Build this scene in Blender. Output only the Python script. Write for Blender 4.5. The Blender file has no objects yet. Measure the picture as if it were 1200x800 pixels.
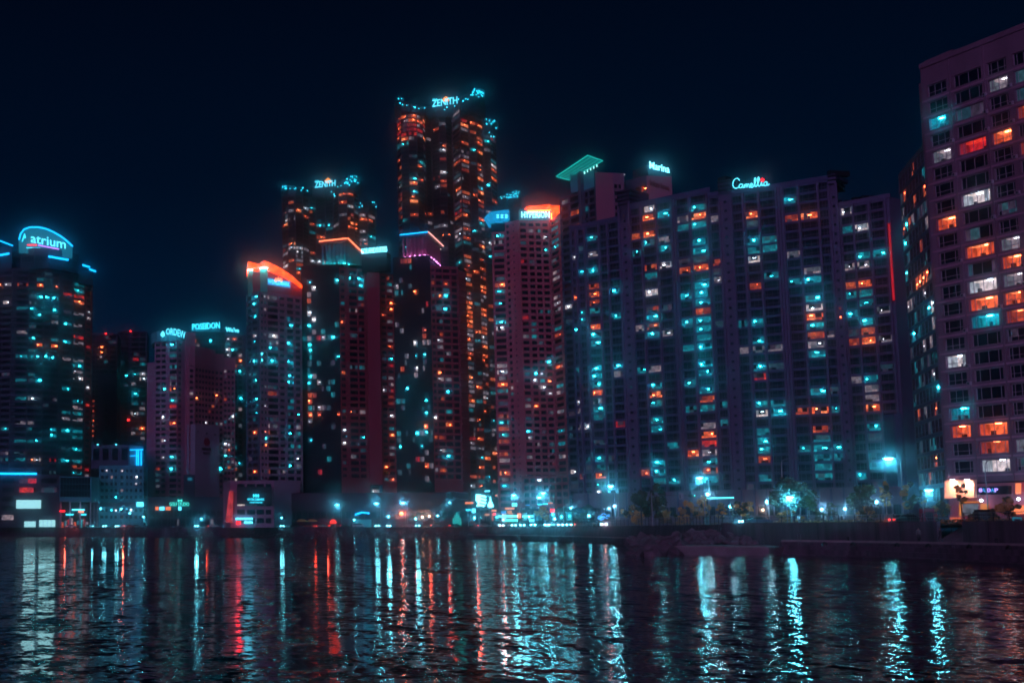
import bpy, math, random
from mathutils import Vector, Matrix
random.seed(7)
SC = bpy.context.scene
COL = SC.collection
PI = math.pi

# ------------------------------------------------------------------ camera
F, PX, PY, EYE = 1650.0, 250.0, 400.0, 3.6
TILT = math.atan(219.0 / F)
cT, sT = math.cos(TILT), math.sin(TILT)
cd = bpy.data.cameras.new('camera')
cam = bpy.data.objects.new('camera', cd)
COL.objects.link(cam)
cam.location = (0, 0, EYE)
cam.rotation_euler = (PI / 2 + TILT, 0, 0)
cd.sensor_width = 36
cd.lens = F / 1200 * 36
cd.shift_x = (600 - PX) / 1200
cd.clip_start = 0.5
cd.clip_end = 9000
SC.camera = cam

def Z(py, Y):
    """height of a thing at distance Y that shows at image row py"""
    s = (PY - py) / F
    return EYE + Y * (sT + s * cT) / (cT - s * sT)
def Yat(py, z):
    s = (PY - py) / F
    return (z - EYE) * (cT - s * sT) / (sT + s * cT)
def X(px, Y, z=EYE):
    return (px - PX) * (Y * cT + (z - EYE) * sT) / F
def P(px, py, Y):
    z = Z(py, Y)
    return Vector((X(px, Y, z), Y, z))
def G2(px, Y, z=EYE):
    return (X(px, Y, z), Y)
def proj(p):
    d = p[1] * cT + (p[2] - EYE) * sT
    return (PX + F * p[0] / d, PY - F * ((p[2] - EYE) * cT - p[1] * sT) / d)
DENS = 1.7
GR = 4.0          # level of the road behind the quay

# ------------------------------------------------------------------ materials
MATS = {}
def nodes(m):
    m.use_nodes = True
    return m.node_tree, m.node_tree.nodes['Principled BSDF']
def mat(name, col, rough=0.8, metal=0.0, var=0.0, scale=0.3, spec=0.5, bump=0.0, streak=False):
    if name in MATS: return MATS[name]
    m = bpy.data.materials.new(name); nt, b = nodes(m)
    b.inputs['Base Color'].default_value = (*col, 1)
    b.inputs['Roughness'].default_value = rough
    b.inputs['Metallic'].default_value = metal
    b.inputs['Specular IOR Level'].default_value = spec
    if var:
        tc = nt.nodes.new('ShaderNodeTexCoord'); n = nt.nodes.new('ShaderNodeTexNoise')
        n.inputs['Scale'].default_value = scale; n.inputs['Detail'].default_value = 6
        src = tc.outputs['Object']
        if streak:
            mp = nt.nodes.new('ShaderNodeMapping'); mp.inputs['Scale'].default_value = (1, 1, .12)
            nt.links.new(src, mp.inputs[0]); src = mp.outputs[0]
        nt.links.new(src, n.inputs['Vector'])
        r = nt.nodes.new('ShaderNodeValToRGB')
        r.color_ramp.elements[0].position = .3; r.color_ramp.elements[1].position = .7
        r.color_ramp.elements[0].color = (*[c * (1 - var) for c in col], 1)
        r.color_ramp.elements[1].color = (*[min(1, c * (1 + var)) for c in col], 1)
        nt.links.new(n.outputs['Fac'], r.inputs[0]); nt.links.new(r.outputs[0], b.inputs['Base Color'])
        if bump:
            bp = nt.nodes.new('ShaderNodeBump'); bp.inputs['Strength'].default_value = bump
            nt.links.new(n.outputs['Fac'], bp.inputs['Height']); nt.links.new(bp.outputs[0], b.inputs['Normal'])
    MATS[name] = m
    return m
def emit(name, col, s=1.0, sample=False, var=0.0, scale=1.5):
    if name in MATS: return MATS[name]
    m = bpy.data.materials.new(name); nt, b = nodes(m)
    b.inputs['Base Color'].default_value = (.02, .02, .02, 1)
    b.inputs['Roughness'].default_value = .5
    b.inputs['Emission Color'].default_value = (*col, 1)
    b.inputs['Emission Strength'].default_value = s
    if var:
        tc = nt.nodes.new('ShaderNodeTexCoord'); n = nt.nodes.new('ShaderNodeTexNoise')
        n.inputs['Scale'].default_value = scale; n.inputs['Detail'].default_value = 3
        nt.links.new(tc.outputs['Object'], n.inputs['Vector'])
        mr = nt.nodes.new('ShaderNodeMapRange'); mr.inputs[1].default_value = .35; mr.inputs[2].default_value = .65
        mr.inputs[3].default_value = s * (1 - var); mr.inputs[4].default_value = s * (1 + var)
        nt.links.new(n.outputs['Fac'], mr.inputs[0]); nt.links.new(mr.outputs[0], b.inputs['Emission Strength'])
    m.cycles.emission_sampling = 'AUTO' if sample else 'NONE'
    MATS[name] = m
    return m

mat('glass', (.006, .012, .028), .06, spec=.02)
mat('glass_teal', (.01, .045, .07), .15, spec=.6)
mat('frame', (.10, .08, .12), .6)
mat('frame_mid', (.24, .19, .30), .6)
mat('frame_light', (.34, .27, .38), .6)
mat('frame_dark', (.03, .03, .05), .5)
mat('metal', (.22, .2, .24), .45, .6)
mat('dark_metal', (.03, .03, .04), .5, .5)
LIT = {
 'c': [('lc1', (.002, .16, .21), .85), ('lc2', (.002, .10, .14), .8), ('lc3', (.006, .26, .31), .9)],
 'C': [('lC1', (.002, .20, .25), 1.0), ('lC2', (.001, .08, .12), 1.0), ('lC3', (.006, .38, .44), 1.0)],
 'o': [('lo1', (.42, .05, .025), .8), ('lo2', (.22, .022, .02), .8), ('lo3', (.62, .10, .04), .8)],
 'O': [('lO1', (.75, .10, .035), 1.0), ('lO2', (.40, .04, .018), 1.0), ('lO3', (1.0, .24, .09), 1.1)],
 'w': [('lw1', (.20, .16, .20), .8), ('lw2', (.08, .09, .12), .8), ('lw3', (.34, .24, .27), .8)],
 'W': [('lW1', (.50, .40, .42), 1.0), ('lW2', (.22, .25, .30), 1.0), ('lW3', (.75, .60, .58), 1.0)],
 'r': [('lr1', (.45, .012, .02), .9), ('lr2', (.18, .008, .02), .9), ('lr3', (.7, .03, .02), .9)],
 'd': [('ld1', (.010, .035, .055), 1.0), ('ld2', (.03, .02, .04), 1.0), ('ld3', (.02, .06, .08), 1.0)],
}
for fam in LIT.values():
    for n, c, s in fam: emit(n, c, s * 1.35, var=.5, scale=.9)
BULB = {'c': emit('bulb_soft_c', (.02, .75, 1.0), 24, True), 'o': emit('bulb_soft_o', (1, .12, .04), 14, True), 'w': emit('bulb_soft_w', (.6, .6, .7), 7, True), 'r': None, 'd': None,
 'C': emit('bulb_c', (.02, .80, 1.0), 105, True), 'O': emit('bulb_o', (1, .13, .035), 55, True), 'W': emit('bulb_w', (.5, .65, .8), 32, True)}

# ------------------------------------------------------------------ mesh helpers
class MB:
    def __init__(s): s.v = []; s.f = []; s.m = []; s.mats = []
    def mi(s, m):
        if isinstance(m, str): m = MATS[m]
        if m not in s.mats: s.mats.append(m)
        return s.mats.index(m)
    def face(s, pts, m):
        i = len(s.v); s.v.extend([tuple(p) for p in pts]); s.f.append(tuple(range(i, i + len(pts)))); s.m.append(s.mi(m))
    def poly(s, vs, fs, m):
        i = len(s.v); s.v.extend([tuple(p) for p in vs]); k = s.mi(m)
        for f in fs: s.f.append(tuple(i + j for j in f)); s.m.append(k)
    def box(s, a, b, m, mtx=None, skip=''):
        x0, y0, z0 = a; x1, y1, z1 = b
        vs = [Vector(p) for p in ((x0,y0,z0),(x1,y0,z0),(x1,y1,z0),(x0,y1,z0),(x0,y0,z1),(x1,y0,z1),(x1,y1,z1),(x0,y1,z1))]
        if mtx is not None: vs = [mtx @ v for v in vs]
        fs = [(0,1,5,4),(1,2,6,5),(2,3,7,6),(3,0,4,7),(4,5,6,7),(3,2,1,0)]
        s.poly(vs, fs, m)
    def prism(s, pts, z0, z1, m, top=None):
        """vertical prism over a counter-clockwise outline"""
        n = len(pts)
        vs = [(p[0], p[1], z0) for p in pts] + [(p[0], p[1], z1) for p in pts]
        s.poly(vs, [(i, (i + 1) % n, n + (i + 1) % n, n + i) for i in range(n)] + [tuple(range(n - 1, -1, -1))], m)
        s.face([(p[0], p[1], z1) for p in pts], top or m)
    def tube(s, pts, r, m, n=6, taper=None, closed=False):
        pts = [Vector(p) for p in pts]; rings = []
        for i, p in enumerate(pts):
            a = pts[max(0, i - 1)]; b = pts[min(len(pts) - 1, i + 1)]
            t = (b - a).normalized()
            u = t.cross(Vector((0, 0, 1)))
            if u.length < .01: u = t.cross(Vector((1, 0, 0)))
            u.normalize(); w = t.cross(u)
            rr = r if taper is None else r + (taper - r) * i / max(1, len(pts) - 1)
            rings.append([p + (u * math.cos(2 * PI * k / n) + w * math.sin(2 * PI * k / n)) * rr for k in range(n)])
        vs = [v for ring in rings for v in ring]; fs = []
        for i in range(len(pts) - 1):
            for k in range(n):
                fs.append((i * n + k, i * n + (k + 1) % n, (i + 1) * n + (k + 1) % n, (i + 1) * n + k))
        fs.append(tuple(range(n - 1, -1, -1))); fs.append(tuple((len(pts) - 1) * n + k for k in range(n)))
        s.poly(vs, fs, m)
    def lathe(s, c, prof, m, n=12, sq=(1, 1)):
        vs = [(c[0] + r * math.cos(2*PI*k/n) * sq[0], c[1] + r * math.sin(2*PI*k/n) * sq[1], c[2] + z) for r, z in prof for k in range(n)]
        fs = [(i*n+k, i*n+(k+1)%n, (i+1)*n+(k+1)%n, (i+1)*n+k) for i in range(len(prof)-1) for k in range(n)]
        fs.append(tuple(range(n - 1, -1, -1))); fs.append(tuple((len(prof) - 1) * n + k for k in range(n)))
        s.poly(vs, fs, m)
    def mesh(s, name):
        me = bpy.data.meshes.new(name)
        me.from_pydata(s.v, [], s.f)
        for m in s.mats: me.materials.append(m)
        me.polygons.foreach_set('material_index', s.m)
        me.update()
        return me
    def build(s, name, parent=None, smooth=False, kind=None, label=None):
        me = s.mesh(name)
        if smooth: me.polygons.foreach_set('use_smooth', [True] * len(me.polygons))
        return link(name, me, parent, kind, label)
def link(name, me, parent=None, kind=None, label=None):
    o = bpy.data.objects.new(name, me); COL.objects.link(o)
    if parent is not None:
        o.parent = parent
        o.matrix_parent_inverse = Matrix.Translation(-parent_world(parent))
    if kind: o['kind'] = kind
    if label: o['label'] = label
    return o
PW = {}
def parent_world(p):
    return PW.get(p.name, Vector((0, 0, 0)))
def thing(name, label, cat, loc, group=None):
    """an Empty at the thing's base; its parts are built in world coordinates"""
    o = bpy.data.objects.new(name, None); COL.objects.link(o)
    o.location = loc; PW[o.name] = Vector(loc); o.empty_display_size = 1
    o['label'] = label; o['category'] = cat
    if group: o['group'] = group
    return o
def tag(o, label, cat, group=None, kind=None):
    o['label'] = label; o['category'] = cat
    if group: o['group'] = group
    if kind: o['kind'] = kind
    return o

# ------------------------------------------------------------------ windows
WM = {}
def window_mesh(w, h, nx, ny, code, seed, rec, fr='frame', room=False):
    """local x along the wall, y into the wall, z up from the sill; returns (mesh, inner mesh or None)"""
    key = (round(w, 2), round(h, 2), nx, ny, code, seed, round(rec, 2), fr, room)
    if key in WM: return WM[key]
    R = random.Random(hash(key[:6].__repr__()) if False else seed * 7919 + int(w * 100) * 31 + int(h * 100) + (ord(code[0]) if code else 0))
    b = MB(); t = (.09 if room else .05) if w > 1 else .04
    x0, x1 = -w / 2, w / 2
    b.box((x0, rec - .06, 0), (x0 + t, rec + .02, h), fr); b.box((x1 - t, rec - .06, 0), (x1, rec + .02, h), fr)
    b.box((x0, rec - .065, 0), (x1, rec + .02, t), fr); b.box((x0, rec - .065, h - t), (x1, rec + .02, h), fr)
    tm = .08 if room else (.07 if fr == 'frame_mid' else .045)
    xs = [x0 + w * i / nx for i in range(nx + 1)]
    zs = [0, h] if ny == 1 else ([0, h * .36, h] if ny == 2 else [h * i / ny for i in range(ny + 1)])
    if nx == 4: xs = [x0, x0 + w * .16, x0 + w * .5, x0 + w * .84, x1]
    if nx == 3: xs = [x0, x0 + w * .22, x0 + w * .78, x1] if R.random() < .5 else [x0, x0 + w * .33, x0 + w * .67, x1]
    for q in xs[1:-1]: b.box((q - tm / 2, rec - .055, t), (q + tm / 2, rec + .02, h - t), fr)
    for q in zs[1:-1]: b.box((x0 + t, rec - .05, q - tm / 2), (x1 - t, rec + .02, q + tm / 2), fr)
    g = MB() if room else b
    if room and code and code not in 'd':
        A, D_, L = (LIT[code.lower() if code.lower() in LIT else code][k][0] for k in range(3))
        bright = code if code in 'COW' else code
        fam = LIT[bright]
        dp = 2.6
        g.face([(x0, dp, 0), (x1, dp, 0), (x1, dp, h), (x0, dp, h)], fam[0][0])  # room surfaces emit: the lamp light is put into their colour
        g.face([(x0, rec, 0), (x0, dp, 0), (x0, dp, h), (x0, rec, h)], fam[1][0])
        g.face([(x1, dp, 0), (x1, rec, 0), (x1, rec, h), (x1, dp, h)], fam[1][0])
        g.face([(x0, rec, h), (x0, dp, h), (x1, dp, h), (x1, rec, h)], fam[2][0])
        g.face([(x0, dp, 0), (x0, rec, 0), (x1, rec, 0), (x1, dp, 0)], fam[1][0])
        # furniture silhouettes and a curtain
        for k in range(R.randint(1, 2)):
            q = R.uniform(x0 + .3, x1 - .8); g.box((q, 1.4, 0), (q + R.uniform(.3, .7), 1.9, h * R.uniform(.25, .5)), 'frame_dark')
        q = x0 + w * R.choice((0, .0, .72)); g.box((q + .02, rec + .12, .02), (q + w * R.uniform(.12, .24), rec + .18, h - .02), fam[1][0])
        if BULB.get(code):
            q = R.uniform(x0 + w * .3, x1 - w * .3)
            g.box((q - .45, 1.1, h - .14), (q + .45, 1.5, h - .04), BULB[code])
    else:
        for i in range(len(xs) - 1):
            for j in range(len(zs) - 1):
                if not code: m = 'glass'
                else:
                    fam = LIT[code]; r = R.random()
                    m = fam[0 if r < .40 else (1 if r < .62 else 2)][0]
                    if r > .76 and nx * ny > 1: m = 'glass' if r > .84 else ('ld3' if code in 'cC' else 'ld2')
                g.face([(xs[i], rec, zs[j]), (xs[i + 1], rec, zs[j]), (xs[i + 1], rec, zs[j + 1]), (xs[i], rec, zs[j + 1])], m)
        if code and BULB.get(code) and (code in 'COW' or R.random() < .3):
            q = R.uniform(x0 + w * .12, x1 - w * .3 - .2); lw = min(w * .45, R.uniform(.2, 1.2)); hz = h * R.uniform(.35, .7); hh = R.uniform(.12, .42) * (1 if lw < .8 else .6)
            g.box((q, rec - .05, hz), (q + lw, rec - .02, min(h - .05, hz + hh)), BULB[code])
    out = (b, g if room else None)
    WM[key] = out
    return out
MESHC = {}
def as_mesh(b, name):
    k = id(b)
    if k not in MESHC: MESHC[k] = b.mesh(name)
    return MESHC[k]
def add_into(big, b, mtx):
    i = len(big.v); big.v.extend([tuple(mtx @ Vector(p)) for p in b.v])
    idx = [big.mi(m) for m in b.mats]
    for f, m in zip(b.f, b.m): big.f.append(tuple(i + j for j in f)); big.m.append(idx[m])

class Tower:
    """a building: wall with real window openings, windows, roof; everything hangs from one Empty"""
    def __init__(s, name, label, cat, loc, wall, floor_h=3.0, group=None):
        s.t = thing(name, label, cat, loc, group); s.wall = wall; s.fh = floor_h
        s.w = MB(); s.cells = []; s.room = False
    def plain(s, pts, z0, z1, m=None, top=None):
        s.w.prism(pts, z0, z1, m or s.wall, top)
    def side(s, a, b, z0, z1, m=None):
        s.w.face([(a[0], a[1], z0), (b[0], b[1], z0), (b[0], b[1], z1), (a[0], a[1], z1)], m or s.wall)
    def top(s, pts, z, m=None):
        s.w.face([(p[0], p[1], z) for p in pts], m or s.wall)
    def facade(s, a, b, z0, z1, strips, ref=None, m=None, rec=.25, first=None, band=0.0, bandm=None, fh=None, fr='frame', skip=None, topgap=.6):
        """strips: (px0, px1, sill, head, nx, ny, p_lit, palette) with px read at image row ref (or fractions of the wall when ref is None)"""
        m = m or s.wall; fh = fh or s.fh
        a = Vector((a[0], a[1], 0)); b = Vector((b[0], b[1], 0)); L = (b - a).length; d = (b - a) / L
        n = Vector((d.y, -d.x, 0)); rot = math.atan2(d.y, d.x)
        def frac(px):
            if ref is None: return px * L
            sx = (px - PX) / F; sy = (PY - ref) / F
            rx, ry = sx, cT - sy * sT
            det = d.x * (-ry) + d.y * rx
            t = (-a.x * (-ry) + (-a.y) * rx) / det
            return t
        nf = int((z1 - topgap - z0 - (first or 0)) / fh)
        rows = [z1 - topgap - (k + 1) * fh for k in range(nf)]
        def W(u, z, off=0.0): 
            p = a + d * u + n * off; return (p.x, p.y, z)
        cuts = []; last = 0.0
        for st in strips:
            u0, u1 = frac(st[0]), frac(st[1])
            u0 = max(u0, last + .001); u1 = min(u1, L)
            if u1 - u0 < .3: continue
            cuts.append((u0, u1, st)); last = u1
        last = 0.0
        for u0, u1, st in cuts + [(L, L, None)]:
            if u0 - last > .002: s.w.face([W(last, z0), W(u0, z0), W(u0, z1), W(last, z1)], m)
            last = u1
            if st is None: break
            sill, head, nx, ny, p, pal = st[2:8]
            zc = z1
            for k, zr in enumerate(rows):
                if skip and skip(k, st): continue
                za, zb = zr + sill, zr + head
                s.w.face([W(u0, zb), W(u1, zb), W(u1, zc), W(u0, zc)], m)
                s.w.face([W(u0, za), W(u1, za), W(u1, za, -rec), W(u0, za, -rec)], m)
                s.w.face([W(u0, zb, -rec), W(u1, zb, -rec), W(u1, zb), W(u0, zb)], m)
                s.w.face([W(u0, za), W(u0, za, -rec), W(u0, zb, -rec), W(u0, zb)], m)
                s.w.face([W(u1, za, -rec), W(u1, za), W(u1, zb), W(u1, zb, -rec)], m)
                zc = za
                c = W((u0 + u1) / 2, za); code = ''
                if random.random() < p * DENS:
                    code = random.choice(pal)
                    if code in 'cow' and random.random() < .4: code = code.upper()
                s.cells.append(dict(p=c, rot=rot, w=u1 - u0, h=zb - za, nx=nx, ny=ny, code=code, rec=rec, fr=fr, px=proj((c[0], c[1], za + (zb - za) / 2)), lit=False))
            s.w.face([W(u0, z0), W(u1, z0), W(u1, zc), W(u0, zc)], m)
        if band:
            for zr in rows:
                mt = Matrix.Translation(W(0, zr)) @ Matrix.Rotation(rot, 4, 'Z')
                s.w.box((0, -band, -.14), (L, .02, .14), bandm or m, mt)
        return rows
    def light(s, entries, maxd=9):
        for px, py, code in entries:
            best, bd = None, maxd
            for c in s.cells:
                dd = math.hypot((c['px'][0] - px), (c['px'][1] - py) * 1.3) + (3 if c['lit'] else 0)
                if dd < bd: best, bd = c, dd
            if best: best['code'] = code; best['lit'] = True
    def rib(s, a, b, px, ref, z0, z1, w=.5, out=.5, m=None):
        a = Vector((a[0], a[1], 0)); b = Vector((b[0], b[1], 0)); L = (b - a).length; d = (b - a) / L
        sx = (px - PX) / F; sy = (PY - ref) / F; rx, ry = sx, cT - sy * sT
        t = (a.x * ry - a.y * rx) / (d.y * rx - d.x * ry)
        mt = Matrix.Translation((a.x + d.x * t, a.y + d.y * t, z0)) @ Matrix.Rotation(math.atan2(d.y, d.x), 4, 'Z')
        s.w.box((-w / 2, -out, 0), (w / 2, .02, z1 - z0), m or s.wall, mt)
    def finish(s, cap=100, roofz=None, rooms=False, wallname='wall'):
        w = s.w.build(wallname, s.t)
        def score(c):
            on = c['px'][0] > -5 and c['px'][0] < 1205 and c['px'][1] > -5
            return (0 if on else 1, -(c['w'] * c['h'] > 2.5), 0 if c['code'] and c['code'] != 'd' else 1, random.random())
        cs = sorted(s.cells, key=score)
        rest = MB()
        for i, c in enumerate(cs):
            seed = random.randrange(12)
            room = rooms and i < cap
            b, g = window_mesh(c['w'], c['h'], c['nx'], c['ny'], c['code'], seed, c['rec'], c['fr'], room)
            mt = Matrix.Translation(c['p']) @ Matrix.Rotation(c['rot'], 4, 'Z')
            if i < cap:
                o = link('window', as_mesh(b, 'window'), s.t)
                o.location = mt.to_translation() ; o.rotation_euler = (0, 0, c['rot'])
                o.matrix_parent_inverse = Matrix.Translation(-parent_world(s.t))
                if g is not None:
                    q = bpy.data.objects.new('pane', as_mesh(g, 'pane')); COL.objects.link(q); q.parent = o
            else:
                add_into(rest, b, mt)
                if g is not None: add_into(rest, g, mt)
        if rest.v:
            rest.build('window', s.t, kind='stuff')
        return w

def lerp(a, b, t): return a + (b - a) * t

# ------------------------------------------------------------------ lettering
TXT = {}
def text_geo(s, bold=False):
    if s in TXT: return TXT[s]
    cu = bpy.data.curves.new('t', 'FONT'); cu.body = s; cu.extrude = .06; cu.size = 1; cu.resolution_u = 2
    if bold: cu.offset = .004
    o = bpy.data.objects.new('t', cu); COL.objects.link(o)
    dg = bpy.context.evaluated_depsgraph_get(); dg.update()
    me = bpy.data.meshes.new_from_object(o.evaluated_get(dg))
    vs = [v.co.copy() for v in me.vertices]; fs = [tuple(p.vertices) for p in me.polygons]
    x0 = min(v.x for v in vs); x1 = max(v.x for v in vs); y0 = min(v.y for v in vs); y1 = max(v.y for v in vs)
    vs = [((v.x - x0) / (x1 - x0), (v.y - y0) / (y1 - y0), v.z) for v in vs]
    bpy.data.objects.remove(o); bpy.data.curves.remove(cu); bpy.data.meshes.remove(me)
    TXT[s] = (vs, fs)
    return TXT[s]
def lettering(s, a, b, h, m, parent, name='sign_lettering', depth=.5, bold=True, label=None):
    """text standing upright on the line a->b (world points, same height), h tall"""
    a = Vector(a); b = Vector(b); d = b - a; n = Vector((d.y, -d.x, 0)).normalized()
    vs, fs = text_geo(s, bold); bl = MB()
    bl.poly([a + d * x + Vector((0, 0, y * h)) + n * (z * depth / .12) for x, y, z in vs], fs, m)
    return bl.build(name, parent, label=label)
def level_line(px0, py0, Y0, px1, py1):
    """two world points of equal height that show at these image points"""
    z = Z(py0, Y0); Y1 = Yat(py1, z)
    return Vector((X(px0, Y0, z), Y0, z)), Vector((X(px1, Y1, z), Y1, z))
SUN_E = 0.85; LAMP_E = 1300; HAZE_D = 0.0008; HAZE_G = .994; EXPO = 0.0; FILTER = 1.6
# ------------------------------------------------------------------ buildings
def C(px, py, Y):
    p = P(px, py, Y); return (p.x, p.y)
mat('podium_pale', (.19, .145, .24), .85, var=.25, scale=.3, streak=True)
mat('wall_purple', (.135, .10, .22), .85, var=.12, scale=.08, streak=True)
mat('wall_violet', (.085, .09, .215), .85, var=.12, scale=.08, streak=True)
mat('wall_pink', (.52, .17, .29), .85, var=.10, scale=.06, streak=True)
mat('wall_maroon', (.36, .03, .085), .85, var=.12, scale=.08, streak=True)
mat('wall_brick', (.54, .13, .20), .85, var=.12, scale=.08, streak=True)
mat('wall_rose', (.40, .19, .33), .85, var=.14, scale=.12, streak=True)
mat('wall_pale', (.36, .30, .40), .85, var=.10, scale=.08, streak=True)
mat('wall_navy', (.025, .045, .085), .6, var=.2, scale=.1)
mat('wall_slate', (.09, .10, .19), .7, var=.15, scale=.1)
mat('wall_teal_lit', (.09, .38, .48), .8, var=.15, scale=.1)  # teal floodlight on the hotel walls put into the base colour
mat('wall_dark', (.014, .010, .022), .8, var=.2, scale=.1, spec=.15)
mat('cladding', (.10, .06, .11), .6, var=.2, scale=.1)
mat('roofing', (.05, .045, .06), .9)
emit('neon_cyan', (.004, .28, .62), 5.0, True)
emit('neon_aqua', (.05, .75, .80), 5.0, True)
emit('neon_white', (.45, .85, 1.0), 3.0, True)
emit('neon_orange', (1.0, .05, .005), 40.0, True)
emit('neon_warm', (1.0, .16, .07), 5, True)
emit('neon_red', (1.0, .008, .012), 5.0, True)
emit('neon_violet', (.5, .15, .9), 3.0, True)
emit('sign_cyan', (.03, .55, .72), 4, True)
emit('sign_white', (.08, .62, .80), 3.8, True)
emit('sign_blue', (.005, .30, .70), 1.2, True)
emit('sign_dim', (.01, .16, .25), 1.0, True)
emit('sign_screen', (.36, .78, .84), 1.4, True)
emit('spark', (.015, .55, .75), 16, True)
emit('beacon', (1.0, .02, .02), 8.0, True)
emit('wash_teal', (.004, .16, .15), 1.0, True)

emit('uplight_teal', (.03, .75, .7), 60, True)
def neon(parent, pts, r, m='neon_cyan', name='neon_tube'):
    b = MB(); b.tube(pts, r, m, 6); return b.build(name, parent)
def beacon(parent, p, r=.6):
    b = MB(); b.tube([p - Vector((0, 0, 2.0)), p], .12, 'dark_metal'); b.lathe(p, [(r * .6, 0), (r, r * .5), (r * .8, r), (.05, r * 1.3)], 'beacon', 8)
    b.build('beacon', parent)
def roofplant(T, px, py, Y, n=3, m='roofing', spread=6):
    p = P(px, py, Y)
    for k in range(n):
        b = MB(); x = p.x + random.uniform(-spread, spread); y = p.y + random.uniform(2, 8); w = random.uniform(.8, 1.8); h = random.uniform(.8, 2)
        b.box((x - w, y - w, p.z), (x + w, y + w, p.z + h), m); b.build('roof_unit', T.t)

def RB(p, Y):
    return (p[0] * Y / p[1], Y)
def box_of(a, b, depth):
    """footprint (counter-clockwise) behind the front line a->b"""
    a = Vector(RB(a, a[1])); b = Vector(RB(b, b[1])); d = (b - a).normalized(); n = Vector((-d.y, d.x))
    return [tuple(a), tuple(b), tuple(b + n * depth), tuple(a + n * depth)]
def shut(T, pts, z0, z1, front=1, topm='roofing', m=None):
    """close the sides that carry no facade and the roof; the first `front` edges stay open for facades"""
    n = len(pts)
    for i in range(front, n): T.side(pts[i], pts[(i + 1) % n], z0, z1, m)
    T.top(pts, z1, topm)
def parapet(T, a, b, z, h=1.0, m=None, out=.2):
    a = Vector((a[0], a[1], 0)); b = Vector((b[0], b[1], 0)); mt = Matrix.Translation((a.x, a.y, z)) @ Matrix.Rotation(math.atan2((b - a).y, (b - a).x), 4, 'Z')
    T.w.box((-out, -out, -.3), ((b - a).length + out, .3, h), m or T.wall, mt)

APT = (.75, 2.35)   # sill and head of an apartment window
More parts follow.
